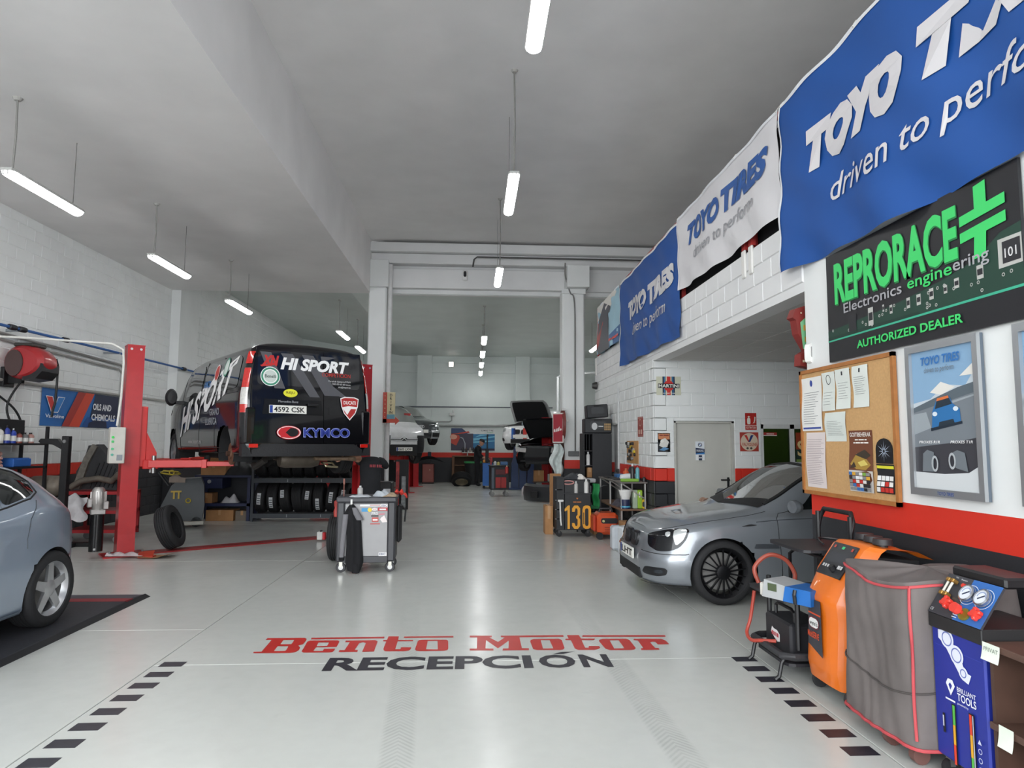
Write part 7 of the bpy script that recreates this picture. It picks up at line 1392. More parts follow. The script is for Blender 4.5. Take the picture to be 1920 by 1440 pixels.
prints(g, [(YL, [[(.0, .36), (.06, .42), (.09, .42), (.09, .02), (.05, .02), (.05, .34), (.0, .32)], [(.13, .31), (.13, .37), (.17, .42), (.23, .42), (.27, .37), (.27, .02 + .24), (.245, .22), (.27, .18), (.27, .07), (.23, .02), (.17, .02), (.13, .07), (.13, .12), (.17, .12), (.19, .07), (.215, .07), (.225, .1), (.225, .18), (.2, .205), (.2, .235), (.225, .26), (.225, .34), (.215, .37), (.19, .37), (.175, .31)]] + hole_rr(rr(.31, .02, .46, .42, .05, .07), rr(.355, .07, .415, .37, .02, .03)), 'lettering'), ('c9702a', P_bars(.15, .47, .14, .016, (4, 5)) + [[(.2, .55), (.24, .55), (.22, .52)]], 'lettering'), ('17171a', [P_text('ANNIVERSARY', .318, .1, .025, .1, .004)] if 0 else [P_rect(.325, .1, .34, .3)[0]], 'lettering')], c13, .0015)
MB().tube([(.06, -.01, .6), (.07, -.015, .3), (.08, -.02, .2)], .014, 8).box(.02, -.03, .6, .12, .0, .64, .01).build('white_hammer', mat('dedddb', .4), c13, 40)
bottle2('spray_can', (1.80, 11.66, .75), .2, .035, 'b9b7b4', 'd9d9d8', 'grey spray bottle on the ledge of the 130 trolley', 'spray can'); bottle2('spray_can', (1.98, 11.66, .75), .24, .04, 'd8d7d4', 'e6e6e4', 'white spray can on the ledge of the 130 trolley', 'spray can'); bottle2('spray_can', (1.9, 11.7, .75), .24, .03, 'c9c3ba', '9c6a44', 'spray gun with brown head on the 130 trolley', 'spray gun')
crumple((1.8, 11.85, .982), .4, .3, .12, '34363a', 'heap of dark tools and rags on top of the 130 trolley', 'rags', 3); crumple((1.9, 11.75, .982), .16, .12, .1, 'd9d5cf', 'white crumpled paper on top of the 130 trolley', 'paper', 6)
one('red_lead_ring', MB().tube([(1.66 + .1 * cos(a), 11.645, .93 + .03 * sin(a)) for a in [2 * pi * i / 16 for i in range(16)]], .01, 6, True), mat('c98f8a', .5), 'pink and white cable ring hanging on the 130 trolley', 'cable')
# bench and its load
bt = thing('folding_bench', 'two-tier folding bench with steel struts against the side wall', 'bench', (2.4, 10.85, 0))
MB().box(0, 0, .96, .45, 1.9, .985, .003).build('top', mat('6d6863', .5), bt); MB().box(.0, .0, .52, .45, 1.9, .55, .003).build('lower_shelf', mat('7a5a44', .6), bt)
for y in (.05, .95, 1.85):
    for x in (.03, .42): MB().box(x - .012, y - .012, 0, x + .012, y + .012, .96).build('leg', mat('b9b7b4', .4, .6), bt)
    MB().cyl((.05, y, .95), (.40, y, .72), .012, n=8).build('strut', mat('c4c2be', .4, .6), bt)
for k, (n, loc, h, r, c, cp, lb, ct_) in enumerate((('spray_can', (2.72, 10.98, .987), .27, .035, '5fa6b0', 'b02a30', 'teal spray can with red cap on the bench', 'spray can'), ('spray_can', (2.64, 11.0, .987), .29, .035, '2a2a2c', 'd9d9d8', 'black spray can with white cap on the bench', 'spray can'), ('cup', (2.82, 10.95, .987), .08, .03, '2b2b2d', '3a3a3c', 'small black pot at the bench corner', 'pot'), ('grease_tin', (2.60, 11.3, .987), .2, .05, 'c9562e', 'b0653a', 'orange bottle on the bench behind the spray cans', 'bottle'))): bottle2(n, loc, h, r, c, cp, lb, ct_)
one('keyboard', MB().box(0, 0, 0, .16, .4, .02, .004), mat('1d1d1f', .5), 'black keyboard at the far end of the bench', 'keyboard', (2.43, 12.0, .987)); one('black_laptop', MB().box(0, 0, 0, .26, .36, .02).add([(.26, 0, .02), (.26, .36, .02), (.36, .36, .22), (.36, 0, .22)], [(0, 1, 2, 3)]), mat('2b2c2f', .4), 'open black laptop on the bench', 'laptop', (2.44, 11.5, .987)); one('blue_box', MB().box(0, 0, 0, .14, .25, .07, .005), mat('3a6fa8', .5), 'small blue carton on the far bench end', 'box', (2.62, 12.1, .987)); one('green_level', MB().box(0, 0, 0, .30, .06, .05, .008).box(.08, -.002, .012, .14, 0, .04).box(.18, -.002, .012, .25, 0, .04), mat('7fae3a', .5), 'bright green tool on the near bench edge', 'tool', (2.42, 10.88, .987)); one('white_sprayer', MB().lathe([(0, 0), (.05, .02), (.055, .15), (.04, .26), (.02, .3), (0, .3)], n=14).xf(ry(radians(84))), mat('d8dadd', .4), 'white plastic bottle lying on the bench', 'bottle', (2.44, 11.08, 1.045), smooth=40)
bk = thing('white_bucket', 'white bucket standing in a dark paint tin on the lower bench shelf', 'bucket', (2.50, 10.93, .552)); MB().lathe([(0, 0), (.08, 0), (.085, .15), (0, .15)], n=18).build('tin', mat('2a3050', .4), bk, 40); MB().lathe([(.0, .15), (.075, .15), (.105, .28), (.11, .28), (.11, .3), (.1, .3), (.08, .17)], n=18).build('bucket', mat('e4e3e0', .4), bk, 40); MB().lathe([(.086, .02), (.086, .045)], n=18).build('blue_ring', mat('4fa0c0', .4), bk)
for k, x in enumerate((2.66, 2.74)):
    t = thing('green_canister', '%s bright green canister on the lower bench shelf' % ('left' if k == 0 else 'right'), 'canister', (x, 10.95, .552)); MB().box(-.04, -.05, 0, .04, .06, .3, .01).build('body', mat('9cc23a' if k else 'a9b9a0', .4), t); MB().box(-.02, -.055, .18, .0, -.05, .27, .003).build('spout', mat('e4e6d8', .4), t)
t = thing('yellow_bottle', 'yellow oil bottle at the near corner of the lower bench shelf', 'bottle', (2.8, 10.93, .552)); MB().prism(rr(-.04, 0, .04, .15, .03, .04), -.03, .03).build('body', mat('d9b52a', .4), t); MB().prism(rr(-.025, .03, .025, .11, .015, .02), -.033, -.03).build('paper_label', mat('33363c', .5), t); MB().cyl((0, 0, .15), (0, 0, .18), .018, n=10).build('cap', mat('1c1c1e', .5), t)
crumple((2.55, 11.5, .552), .25, .6, .12, '4a4650', 'heap of cables and rags on the lower bench shelf', 'rags', 5)
gn = thing('orange_generator', 'orange inverter generator on the floor before the bench', 'generator', (2.1, 11.26, 0)); MB().box(.0, 0, .08, .36, .45, .44, .05).build('casing', mat('cf4f26', .45, coat=.3), gn, 30); MB().prism(rr(.06, .27, .34, .36, .03, .03), -.006, .01).build('control_strip', mat('232326', .4), gn); MB().lathe([(0, -.02), (.02, -.02), (.022, 0)], (.1, 0, .31), 'y', 12).build('knob', mat('c9c08a', .4), gn)
for k in range(3): MB().box(.12, -.004, .14 + .03 * k, .3, .0, .152 + .03 * k).build('louvre', mat('8f3a20', .5), gn)
MB().tube([(.06, .22, .42), (.08, .22, .5), (.28, .22, .5), (.3, .22, .42)], .018, 8).build('handle', mat('2a2a2c', .5), gn, 40)
for x in (.04, .32): MB().lathe([(0, -.02), (.06, -.02), (.06, .02), (0, .02)], (x, .03, .062), 'y', 14).build('wheel', M_TYRE, gn, 40)
MB().box(-.06, .05, .12, .0, .4, .4, .03).build('red_panel', mat('b8402a', .5), gn)
carton((2.52, 10.62, 0), .34, .3, .38, 'open cardboard box between the generator and the white drum'); carton((2.2, 12.1, 0), .1, .4, .35, 'slim cardboard box beside the generator')
dr_ = thing('white_drum', 'white octagonal plastic drum with red diamond marks before the grey car', 'drum', (2.34, 9.95, 0)); MB().lathe([(0, 0), (.17, 0), (.18, .05), (.18, .36), (.17, .38), (.15, .385), (0, .385)], n=10).build('drum', mat('d3d7db', .5), dr_); g = Fr((-.12, -.165, .1), (1, 0, 0), (0, 0, 1)); prints(g, [('b82a34', [[(.0, .09), (.025, .15), (.05, .09), (.025, .03)]])], dr_, .012)
one('white_can', MB().box(0, 0, 0, .16, .2, .36, .03), mat('c9ced4', .5), 'white square canister beside the white drum', 'canister', (2.12, 10.16, 0)); one('leaning_sign', MB().box(0, 0, 0, .2, .03, .2).box(.02, -.004, .02, .18, 0, .18), mat('2f3033', .5), 'small black framed panel leaning behind the grey car nose', 'panel', (2.35, 9.6, .0))
gc = thing('green_chair', 'green draped chair behind the 130 trolley', 'chair', (2.2, 12.3, 0)); MB().grid(lambda u, v: (.12 * u + .02 * sin(9 * v), .05 * sin(5 * u) + .04 * sin(8 * v), .45 + .42 * v), 8, 10).build('back_cloth', mat('2f9a58', .7, bump=.2), gc, 60); MB().box(-.3, -.1, .42, .12, .3, .46, .01).build('seat', mat('2b7a4a', .7), gc)
for x in (-.28, .1): MB().cyl((x, 0, 0), (x, 0, .45), .014, n=8).build('leg', BK, gc); MB().cyl((x, .28, 0), (x, .28, .45), .014, n=8).build('leg', BK, gc)
MB().tube([(.14, -.05, .1), (.14, -.05, .8), (.2, -.05, .84), (.34, -.05, .84)], .014, 8).build('frame_tube', BK, gc, 40)
one('tall_carton', MB().box(0, 0, 0, .21, .12, 1.02), CARD, 'tall upright cardboard carton left of the 130 trolley', 'box', (1.5, 13.0, 0)); carton((1.36, 12.1, 0), .14, .3, .5, 'brown carton standing behind the 130 trolley side')
# ================================================================== FAR HALL FLOOR
ftc = thing('red_door_trolley', 'black tool trolley with red doors in the far aisle', 'tool trolley', (.55, 20.4, 0), radians(6)); MB().box(0, 0, .2, .55, .5, .9, .01).build('body', mat('1f1f24', .5), ftc)
for x in (.14, .31): MB().box(x, -.012, .26, x + .16, 0, .58, .004).build('red_door', mat('a52a2a', .45), ftc)
MB().box(.14, -.012, .66, .47, 0, .82, .004).build('drawer', mat('5c2226', .5), ftc); MB().box(.02, -.006, .24, .10, 0, .86, .003).build('side_print', mat('55606c', .5), ftc); MB().box(-.02, -.02, .9, .58, .52, .94, .01).build('top_tray', mat('26262b', .5), ftc)
for x in (.06, .49):
    for y in (.06, .44): MB().lathe([(0, -.02), (.065, -.02), (.065, .02), (0, .02)], (x, y, .067), 'y', 12).build('caster', mat('8b8b8a', .5), ftc, 40); MB().box(x - .02, y - .02, .08, x + .02, y + .02, .2).build('caster_fork', mat('a9a9a6', .4, .6), ftc)
for k, (x, c, h, lb) in enumerate(((.68, 'c9ccd2', .12, 'white cup on the red-door trolley'), (.78, 'c9bd72', .1, 'yellow tin on the red-door trolley'))): bottle2('tin', (x, 20.6, .942), h, .05, c, c, lb, 'tin')
one('blue_case', MB().box(0, 0, 0, .22, .25, .1, .01), mat('3f6a9a', .5), 'blue case on the red-door trolley', 'case', (.85, 20.6, .942)); bottle2('red_bottle', (1.03, 20.36, .70), .24, .05, 'b83a36', 'd8c2a0', 'red and cream bottle hung on the red-door trolley side')
st_ = one('vertical_tool', MB().box(-.06, -.05, 0, .06, .05, .5, .02).box(-.02, -.04, .5, .03, .03, .9, .01).cyl((0, 0, .9), (.02, 0, 1.0), .03), mat('1c1d20', .6), 'tall black pneumatic tool standing on the far blue cabinet', 'tool', (.50, 24.0, .92))
bcab = thing('bright_blue_cabinet', 'bright blue tool cabinet beside the mechanic at the back', 'cabinet', (.35, 24.0, 0)); MB().box(0, 0, .1, .36, .5, .9, .008).build('body', mat('2266b5', .45), bcab); MB().box(.0, -.01, .9, .36, .5, .92).build('top', mat('2b2d32', .5), bcab)
for x in (.05, .31): MB().lathe([(0, -.02), (.05, -.02), (.05, .02), (0, .02)], (x, .06, .052), 'y', 12).build('caster', M_TYRE, bcab, 40)
one('orange_box', MB().box(0, 0, 0, .16, .2, .1, .01), mat('d88a2a', .5), 'orange box on the bright blue cabinet', 'box', (.36, 24.05, .921)); one('red_tools', MB().box(0, 0, 0, .1, .1, .18, .02).box(.02, -.05, -.5, .07, -.012, .0, .01), mat('b03434', .5, var=.3), 'red hand tools hanging on the bright blue cabinet', 'tools', (.60, 24.0, .93))
ft = thing('flat_wheel', 'car wheel with light rim lying tilted on the far floor', 'wheel', (-.42, 25.4, .0)); q = tyre_mb(.38, .26, .24); q.xf(tr(0, 0, .24) @ rx(radians(-38)) @ rx(pi / 2)); q.build('tyre', M_TYRE, ft, 35); q = MB().lathe([(0, .04), (.08, .05), (.1, .03), (.2, .06), (.24, .1), (.245, .05)], ax='y', n=24); q.xf(tr(0, 0, .24) @ rx(radians(-38)) @ rx(pi / 2) @ rz(pi)); q.build('rim', mat('a89c86', .4, .6), ft, 40)
hb = thing('bonnet_on_stand', 'black detached bonnet lying on a brown-red cabinet at the back wall', 'car bonnet', (-1.75, 26.6, .655)); MB().grid(lambda u, v: (1.3 * (u - .5), .9 * v, .02 + .42 * sin(pi * (.12 + .76 * u)) * (1 - .35 * v) + (-.12 if 0 else 0)), 14, 8).build('panel', mat('26282b', .35, .2, coat=.5), hb, 60); MB().box(-.06, .3, .4, .08, .5, .6, .02).build('air_scoop', mat('2c3040', .5), hb)
rcb = thing('brown_red_cabinet', 'brown-red steel cabinet under the black bonnet at the back wall', 'cabinet', (-2.0, 26.7, 0)); MB().box(0, 0, .06, .45, .5, .78, .01).build('body', mat('8a4a42', .5), rcb); MB().box(.02, -.01, .1, .43, 0, .74, .005).build('door', mat('96524a', .5), rcb); MB().lathe([(0, -.03), (.02, -.03), (.02, -.01)], (.3, 0, .55), 'y', 10).build('knob', mat('d8c9a8', .4), rcb); MB().box(0, 0, 0, .45, .5, .06).build('plinth', mat('2b2423', .6), rcb)
for k, x in enumerate((-2.75, -2.35)): 
    t = thing('jack_stand', '%s red jack with grey top on the floor left of the brown-red cabinet' % ('left' if k == 0 else 'right'), 'jack', (x, 26.6, 0)); MB().box(-.18, -.2, .0, .18, .2, .06, .01).build('base', mat('a33a34', .5) if k == 0 else mat('3a3a3c', .5), t); MB().lathe([(0, .06), (.08, .06), (.08, .22), (.13, .25), (.13, .3), (0, .3)], n=14).build('pad', mat('8f9092', .4, .5), t, 40)
wc = thing('wooden_bench', 'dark wooden workbench cupboard at the back wall behind the bin', 'cupboard', (-.85, 27.3, 0)); WD = mat('6a4a32', .6, var=.25, scale=6)
MB().box(0, 0, 1.05, 1.0, .5, 1.1, .005).build('top', WD, wc); MB().box(0, 0, 0, .1, .5, 1.05).build('side', WD, wc); MB().box(.9, 0, 0, 1.0, .5, 1.05).build('side', WD, wc); MB().box(.1, .4, 0, .9, .42, 1.05).build('back', mat('4a3626', .7), wc)
for z in (.35, .7): MB().box(.1, .02, z, .9, .4, z + .03).build('shelf', WD, wc)
bn_ = thing('waste_bin', 'black waste bin with green rim near the mechanic', 'bin', (.0, 26.4, 0)); MB().lathe([(0, 0), (.27, 0), (.33, .85), (.3, .85), (.26, .05)], n=20).build('bin', mat('1e2022', .6), bn_, 40); MB().lathe([(.31, .82), (.35, .84), (.35, .90), (.31, .90)], n=20).build('rim', mat('3f9a5a', .5), bn_, 40)
ep = thing('tyre_poster', 'wide poster with red car and blue light streaks on the back wall', 'poster', (0, 0, 0)); g = Fr((-.92, YB - .02, 1.31), (1, 0, 0), (0, 0, 1)); g.dd = .004; MB().prism(P_rect(0, 0, 1.82, .92)[0], -.01, 0, lambda a, b, d: g.p(a, b, d)).build('sheet', mat('d7d9d8', .5), ep)
prints(g, [('3a3648', P_rect(0, .0, .92, .70)), ('2a6f9e', P_rect(.92, .0, 1.82, .68)), ('6fb8d4', [[(.92, .4), (1.82, .55), (1.82, .6), (.92, .5)], [(.92, .3), (1.82, .38), (1.82, .42), (.92, .38)], [(1.0, .55), (1.6, .66), (1.2, .66)]]), ('2b3f66', [[(0, .7), (0, .92), (.45, .92), (.62, .78), (.78, .74), (.6, .68)]]), ('b8402f', [[(0, .7), (.3, .68), (.78, .74), (.72, .8), (.62, .78), (.3, .72)], [(0, .3), (.22, .2), (.36, .5), (.34, .62), (0, .7)]]), ('d9a08a', P_disc(.1, .56, .15, .1)), ('9aa0a8', [[(.38, .56), (.5, .52), (.6, .3), (.6, 0), (.57, 0), (.56, .3), (.48, .48), (.38, .53)]]), ('2a2440', P_rect(.92, .0, 1.82, .08)), ('55585c', [P_text('KUMHO TYRE', 1.25, .80, .06, .5, .004)], 'lettering'), ('9ac0a8', P_bars(1.5, .73, .25, .03), 'lettering')], ep, .003)
ws_ = thing('wall_shelf', 'small white wall shelf with jars below the back poster', 'shelf', (-.45, YB - .2, 1.2)); MB().box(0, 0, 0, .55, .2, .03).build('board', mat('d8d4cc', .5), ws_); MB().box(.2, .1, -.2, .24, .2, 0).build('bracket', mat('d8d4cc', .5), ws_)
for k, (x, c) in enumerate(((-.42, '26262a'), (-.28, '3a2a2a'), (-.12, '8f8a84'), (.02, '1d1d20'))): bottle2('jar', (x, YB - .1, 1.231), .2, .05, c, c, '%s jar on the white wall shelf under the back poster' % ('black', 'dark brown', 'grey', 'rightmost black')[k], 'jar')
eb = thing('electric_panel', 'grey electric panel with yellow warning triangle on the back wall', 'electric panel', (-2.98, YB - .22, 1.28)); MB().box(0, 0, 0, .4, .2, .5, .01).build('box', mat('8f9496', .5), eb); MB().box(.02, -.01, .1, .3, 0, .42, .004).build('door', mat('3a3d42', .5), eb); g = Fr((.14, -.012, .06), (1, 0, 0), (0, 0, 1)); prints(g, [('e0b83a', [[(0, 0), (.1, 0), (.05, .09)]])], eb, .002)
pipe('back_conduit', [(-2.8, YB - .05, 1.28), (-2.8, YB - .05, .5), (-2.6, YB - .05, .3)], .03, 'a8aaa8', 'grey conduit dropping from the back electric panel'); pipe('back_air_line', [(-5, YB - .3, 3.1), (3.3, YB - .3, 3.1)], .025, '5a6068', 'thin dark air line across the back wall'); pipe('back_cable_duct', [(-3.2, YB - .06, 2.33), (1.0, YB - .06, 2.33), (1.6, YB - .06, 2.36), (3.4, YB - .06, 2.32)], .05, '9a9c9a', 'thick grey cable duct across the back wall above the poster'); pipe('back_conduit_bend', [(-3.2, YB - .05, 2.5), (-1.0, YB - .05, 2.5), (-.9, YB - .05, 2.56), (-.9, YB - .05, 2.75)], .025, 'a0a29f', 'thin conduit bending up to the white back wall socket')
bs_ = one('back_socket', MB().box(0, 0, 0, .25, .08, .14, .02).lathe([(0, .14), (.03, .15), (.03, .24), (0, .26)], (.18, .04, 0), n=10), mat('d3d5d3', .4), 'white socket box with cable on the back wall', 'socket box', (-1.02, YB - .09, 2.74))
em = thing('emergency_light', 'square white emergency light high on the back wall', 'lamp', (-1.05, YB - .22, 4.78)); MB().box(0, 0, 0, .2, .1, .22, .01).build('housing', mat('d9d8d4', .5), em); MB().box(.01, -.006, .01, .19, 0, .21).build('lens', mat('fff2ea', .4, emit=3, var=0), em)
pipe('white_stand_pipe', [(3.3, 26.0, 1.2), (3.3, 26.0, 4.22), (3.42, 26.0, 4.3), (6.5, 25.4, 4.52)], .05, 'dfe2e2', 'white bent pipe rising in the far hall beside the right column')
# loose parts near the dark car
bp = thing('loose_bumper', 'dark grey car bumper lying on the floor in the far aisle', 'bumper', (1.9, 18.4, 0), radians(-25)); bsec = lambda y, x: [(x - .02, y, .02), (x - .06, y, .2), (x - .02, y, .42), (x + .1, y, .48), (x + .12, y, .1)]
MB().loft([bsec(y, .35 * abs(y / .85) ** 3) for y in (-.85, -.75, -.6, -.3, 0, .3, .6, .75, .85)]).xf(rz(radians(75))).build('bumper_skin', mat('2b2d31', .4, coat=.3), bp, 40); MB().box(-.3, -.10, .12, -.1, -.04, .3).build('fog_opening', mat('121214', .6), bp)
jg = thing('white_jug', 'white plastic jug on the far aisle floor', 'jug', (1.62, 20.9, 0)); MB().lathe([(0, 0), (.1, 0), (.1, .2), (.05, .28), (.03, .3), (0, .3)], n=14).build('jug', mat('d6d0d2', .4), jg, 40); MB().tube([(.06, 0, .27), (.12, 0, .24), (.11, 0, .15)], .012, 6).build('handle', mat('d6d0d2', .4), jg)
wt = thing('work_table', 'low dark work table with cartons under the dark raised car', 'table', (1.85, 20.4, 0)); MB().box(0, 0, .42, .8, .4, .45).build('top', mat('4a3a34', .6), wt)
for x in (.04, .74): MB().box(x, .05, 0, x + .03, .08, .42).build('leg', mat('1d1d1f', .6), wt); MB().box(x, .32, 0, x + .03, .35, .42).build('leg', mat('1d1d1f', .6), wt)
carton((2.02, 20.6, .451), .3, .3, .34, 'brown carton on the low table under the dark car'); one('white_carton', MB().box(0, 0, 0, .2, .2, .22, .005), mat('c9c6be', .6), 'small white carton beside the brown one under the dark car', 'box', (2.3, 20.5, .451))
# tyre stock and red tools by the left column
for k in range(2):
    t = thing('black_storage_box', '%s black storage box stacked by the left column' % ('lower' if k == 0 else 'upper'), 'storage box', (-1.95 + .05 * k, 13.6, .42 * k), 0); MB().box(-.3, -.2, 0, .3, .25, .41, .02).build('box', mat('1a1c1e', .5), t); MB().box(.14, -.206, .1, .28, -.2, .28).build('paper_label', mat('cfd2d4', .6), t)
rt = thing('red_tool_board', 'narrow red and white tool rack beside the left column', 'tool rack', (-1.86, 16.4, 0)); MB().box(0, 0, 0, .08, .06, 1.15).build('board', mat('a53434', .5, var=.4, scale=9), rt); MB().box(.14, 0, .05, .24, .06, .8).build('grey_strip', mat('8c9092', .5, var=.4, scale=14), rt); MB().box(.0, .06, 0, .3, .1, 1.2).build('back', mat('17181a', .6), rt)
# ================================================================== PEOPLE
def person(name, label, loc, a, J, E, regions, head, hands=()):
    """J: joint -> (pos, radius); E: edges; one skinned body; regions: list of (material, set(joints))"""
    names = list(J); me = bpy.data.meshes.new('body_skel'); me.from_pydata([J[n][0] for n in names], [(names.index(p), names.index(q)) for p, q in E], [])
    o = bpy.data.objects.new('body_skel', me); COL.objects.link(o)
    o.modifiers.new('s', 'SKIN'); sv = me.skin_vertices[0].data
    for i, n in enumerate(names):
        r = J[n][1]; sv[i].radius = r if isinstance(r, tuple) else (r, r); sv[i].use_root = (i == 0)
    md = o.modifiers.new('d', 'SUBSURF'); md.levels = 2; md.render_levels = 2
    dg = bpy.context.evaluated_depsgraph_get(); em_ = o.evaluated_get(dg).to_mesh()
    mb = MB().add([v.co[:] for v in em_.vertices], [tuple(p.vertices) for p in em_.polygons]); o.evaluated_get(dg).to_mesh_clear(); bpy.data.objects.remove(o); bpy.data.meshes.remove(me)
    t = thing(name, label, 'person', loc, a)
    b = mb.build('body', regions[0][0], t, 80)
    for m_, _ in regions[1:]: b.data.materials.append(m_)
    own = {n: k for k, (_, ns) in enumerate(regions) for n in ns}
    for p in b.data.polygons:
        c = p.center; best = min(names, key=lambda n: (Vector(J[n][0]) - c).length - (J[n][1] if not isinstance(J[n][1], tuple) else J[n][1][0]) * .5); p.material_index = own.get(best, 0)
    return t, b
SKIN = mat('b98a70', .6, var=.05); CLO = mat('15161a', .9, var=.1); HAIR = mat('1a1512', .8)
def fingers(J, E, root, wrist, d, up, side, curl=.35, s_=1):
    """palm and five fingers grown from a wrist; d direction of the hand, side thumb direction"""
    d = Vector(d).normalized(); side = Vector(side).normalized(); n = d.cross(side).normalized() * (1 if up else -1); w = Vector(wrist)
    J[root + 'palm'] = (tuple(w + d * .05), (.034, .016)); E.append((root, root + 'palm')); J[root + 'kn'] = (tuple(w + d * .085), (.036, .013)); E.append((root + 'palm', root + 'kn'))
    for k, (off, L) in enumerate(((.028, .07), (.010, .08), (-.010, .075), (-.028, .058))):
        b0 = w + d * .09 + side * off; b1 = b0 + (d * .8 + n * curl).normalized() * L * .5; b2 = b1 + (d * .4 + n * (curl + .4)).normalized() * L * .5
        J[root + 'f%da' % k] = (tuple(b0), .010); J[root + 'f%db' % k] = (tuple(b1), .009); J[root + 'f%dc' % k] = (tuple(b2), .008)
        E += [(root + 'kn', root + 'f%da' % k), (root + 'f%da' % k, root + 'f%db' % k), (root + 'f%db' % k, root + 'f%dc' % k)]
    t0 = w + d * .04 + side * .035; t1 = t0 + (d * .6 + side * .5 + n * .2).normalized() * .04; J[root + 't0'] = (tuple(t0), .011); J[root + 't1'] = (tuple(t1), .009); E += [(root + 'palm', root + 't0'), (root + 't0', root + 't1')]
def face(t, c, f, r=.1, cap=None, beard=None):
    """head built on a lathe-like loft: skull, nose, eyes, mouth, ears; f forward unit vector (xy)"""
    a = atan2(f[1], f[0]); M_ = tr(*c) @ rz(a) @ ry(f[2] if len(f) > 2 else 0)
    secs = []
    for z, k, fw in ((-.12, .35, .045), (-.105, .55, .04), (-.07, .74, .02), (-.02, .9, .008), (.03, .98, 0), (.07, .95, -.004), (.10, .78, -.008), (.118, .45, -.01), (.124, .12, -.01)):
        secs.append([(fw + .098 * k * cos(q), .076 * k * sin(q), z) for q in [2 * pi * i / 20 for i in range(20)]])
    h = MB().loft(secs).xf(M_).build('head', SKIN, t, 60)
    MB().loft([[(.09, -.008, .01), (.1, 0, .01), (.09, .008, .01)], [(.095, -.016, -.03), (.125, 0, -.028), (.095, .016, -.03)], [(.09, -.012, -.04), (.105, 0, -.042), (.09, .012, -.04)]]).xf(M_).build('nose', SKIN, h, 40)
    for s_ in (1, -1):
        MB().lathe([(0, .006), (.008, .004), (.011, 0)], n=10).xf(M_ @ tr(.088, s_ * .032, .008) @ ry(pi / 2)).build('eye', mat('2a2420', .2), h)
        MB().lathe([(0, .012), (.02, .01), (.028, 0), (.02, -.006), (0, -.006)], n=12).xf(M_ @ tr(-.005, s_ * .077, -.01) @ rx(-s_ * pi / 2)).build('ear', SKIN, h, 60)
    MB().box(.086, -.022, -.068, .094, .022, -.06, .003).xf(M_).build('mouth', mat('8a5248', .6), h)
    if cap:
        MB().loft([[((.104 + .004) * k * cos(q) - .004, .084 * k * sin(q), z) for q in [2 * pi * i / 20 for i in range(20)]] for z, k in ((.035, 1.0), (.075, 1.02), (.11, .85), (.128, .5), (.134, .1))]).xf(M_).build('cap', cap, t, 60)
        MB().prism([(.07, -.07), (.15, -.055), (.175, 0), (.15, .055), (.07, .07)], .034, .042, lambda x, y, d: (x, y, d)).xf(M_).build('cap_peak', cap, t)
    else:
        MB().loft([[(.102 * k * cos(q) - .012, .083 * k * sin(q), z) for q in [2 * pi * i / 20 for i in range(20)]] for z, k in ((-.03, .86), (.02, .98), (.075, 1.02), (.11, .84), (.128, .48), (.134, .1))]).xf(M_).build('hair', HAIR, t, 60)
    return h
# standing mechanic at the back, facing right, head bowed over the blue cabinet
J = {'pelvis': ((0, 0, .95), (.15, .11)), 'waist': ((0, 0, 1.1), (.14, .1)), 'chest': ((.03, 0, 1.32), (.17, .115)), 'neck0': ((.05, 0, 1.47), .075), 'neck': ((.09, 0, 1.54), .055)}
E = [('pelvis', 'waist'), ('waist', 'chest'), ('chest', 'neck0'), ('neck0', 'neck')]
for s_, n in ((1, 'l'), (-1, 'r')):
    J[n + 'hip'] = ((0, s_ * .09, .88), .10); J[n + 'knee'] = ((.03, s_ * .11, .50), .07); J[n + 'ankle'] = ((-.03, s_ * .12, .09), .05); J[n + 'toe'] = ((.13, s_ * .13, .045), .045)
    J[n + 'sho'] = ((.03, s_ * .19, 1.42), .07); J[n + 'elb'] = ((.10, s_ * .25, 1.15), .05); J[n + 'wri'] = ((.33, s_ * .17, 1.03), .033)
    E += [('pelvis', n + 'hip'), (n + 'hip', n + 'knee'), (n + 'knee', n + 'ankle'), (n + 'ankle', n + 'toe'), ('neck0', n + 'sho'), (n + 'sho', n + 'elb'), (n + 'elb', n + 'wri')]
    fingers(J, E, n + 'wri', J[n + 'wri'][0], (1, -s_ * .2, -.1), True, (0, -s_, 0), .4)
sk_ = {n for n in J if 'wri' in n} | {'neck'}
t, b = person('person', 'mechanic in black work clothes and cap standing bowed at the back', (.16, 25.2, 0), radians(-8), J, E, [(CLO, set()), (SKIN, sk_)], None)
face(t, (.155, 0, 1.64), (1, 0, .45), cap=mat('1b1b1e', .8)); 
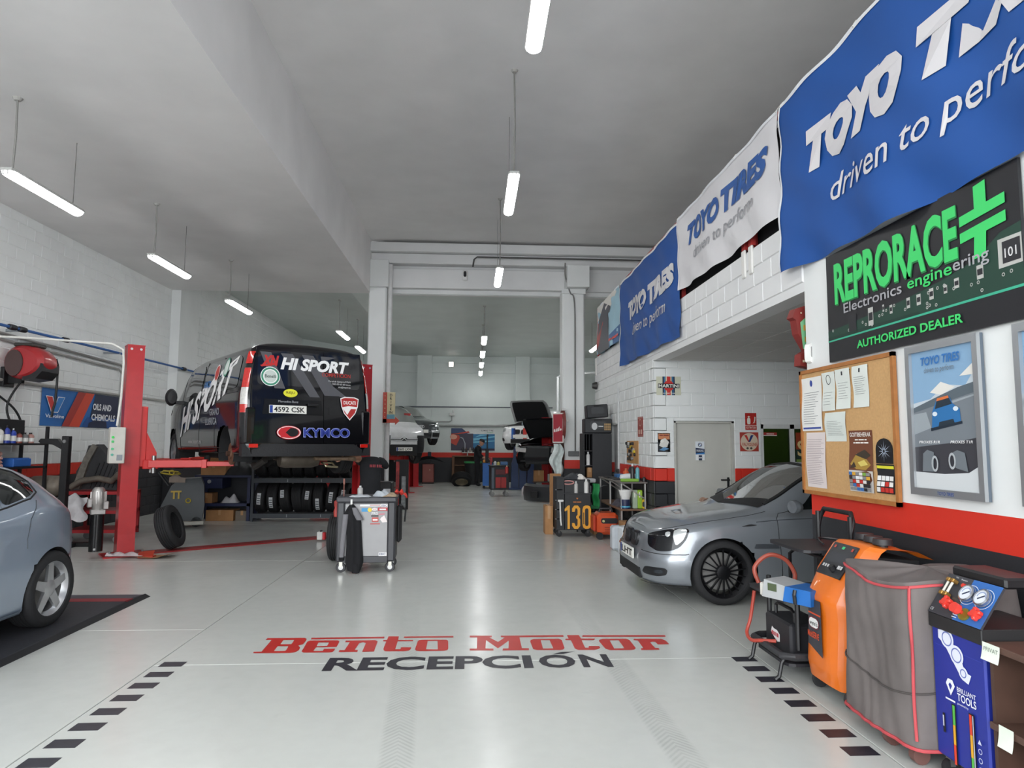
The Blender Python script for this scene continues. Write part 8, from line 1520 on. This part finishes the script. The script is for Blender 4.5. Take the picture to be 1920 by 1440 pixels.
# mechanic under the van's rear corner: back to us, bent forward, left arm up to the exhaust
J = {'pelvis': ((0, 0, .90), (.16, .12)), 'waist': ((0, .03, 1.05), (.15, .11)), 'chest': ((.0, .12, 1.23), (.20, .14)), 'neck0': ((.0, .25, 1.32), .085), 'neck': ((-.01, .34, 1.30), .055)}
E = [('pelvis', 'waist'), ('waist', 'chest'), ('chest', 'neck0'), ('neck0', 'neck')]
for s_, n in ((1, 'r'), (-1, 'l')):
    J[n + 'hip'] = ((s_ * .09, 0, .84), .105); J[n + 'knee'] = ((s_ * .12, .06, .48), .075); J[n + 'ankle'] = ((s_ * .13, -.04, .09), .052); J[n + 'toe'] = ((s_ * .14, .12, .045), .045)
    J[n + 'sho'] = ((s_ * .18, .2, 1.31), .075)
    E += [('pelvis', n + 'hip'), (n + 'hip', n + 'knee'), (n + 'knee', n + 'ankle'), (n + 'ankle', n + 'toe'), ('neck0', n + 'sho')]
J['lelb'] = ((-.20, -.02, 1.40), .055); J['lwri'] = ((-.36, -.22, 1.37), .036); J['relb'] = ((.25, .34, 1.22), .05); J['rwri'] = ((.1, .5, 1.3), .034)
E += [('lsho', 'lelb'), ('lelb', 'lwri'), ('rsho', 'relb'), ('relb', 'rwri')]
fingers(J, E, 'lwri', J['lwri'][0], (-.9, -.4, -.1), True, (0, .3, 1), .35); fingers(J, E, 'rwri', J['rwri'][0], (-.6, .7, .1), True, (0, 0, 1), .35)
sk_ = {n for n in J if 'wri' in n} | {'neck', 'lelb'}
t, b = person('person', 'mechanic in black with red back print reaching up to the van exhaust', (-1.56, 10.35, 0), radians(8), J, E, [(CLO, set()), (SKIN, sk_)], None)
face(t, (-.02, .43, 1.24), (0, 1, .9))
g = Fr((-.02, -.012, 1.20), (1, .0, 0), (0, .42, .9)); g.warp = lambda x, y: -.5 * (x - .02) ** 2; prints(g, [('8f3038', P_bars(.01, .02, .085, .045, (1, 1, 1, 1)) + P_bars(.115, .02, .07, .045, (1, 1, 1)), 'shirt_print')], t, .03)
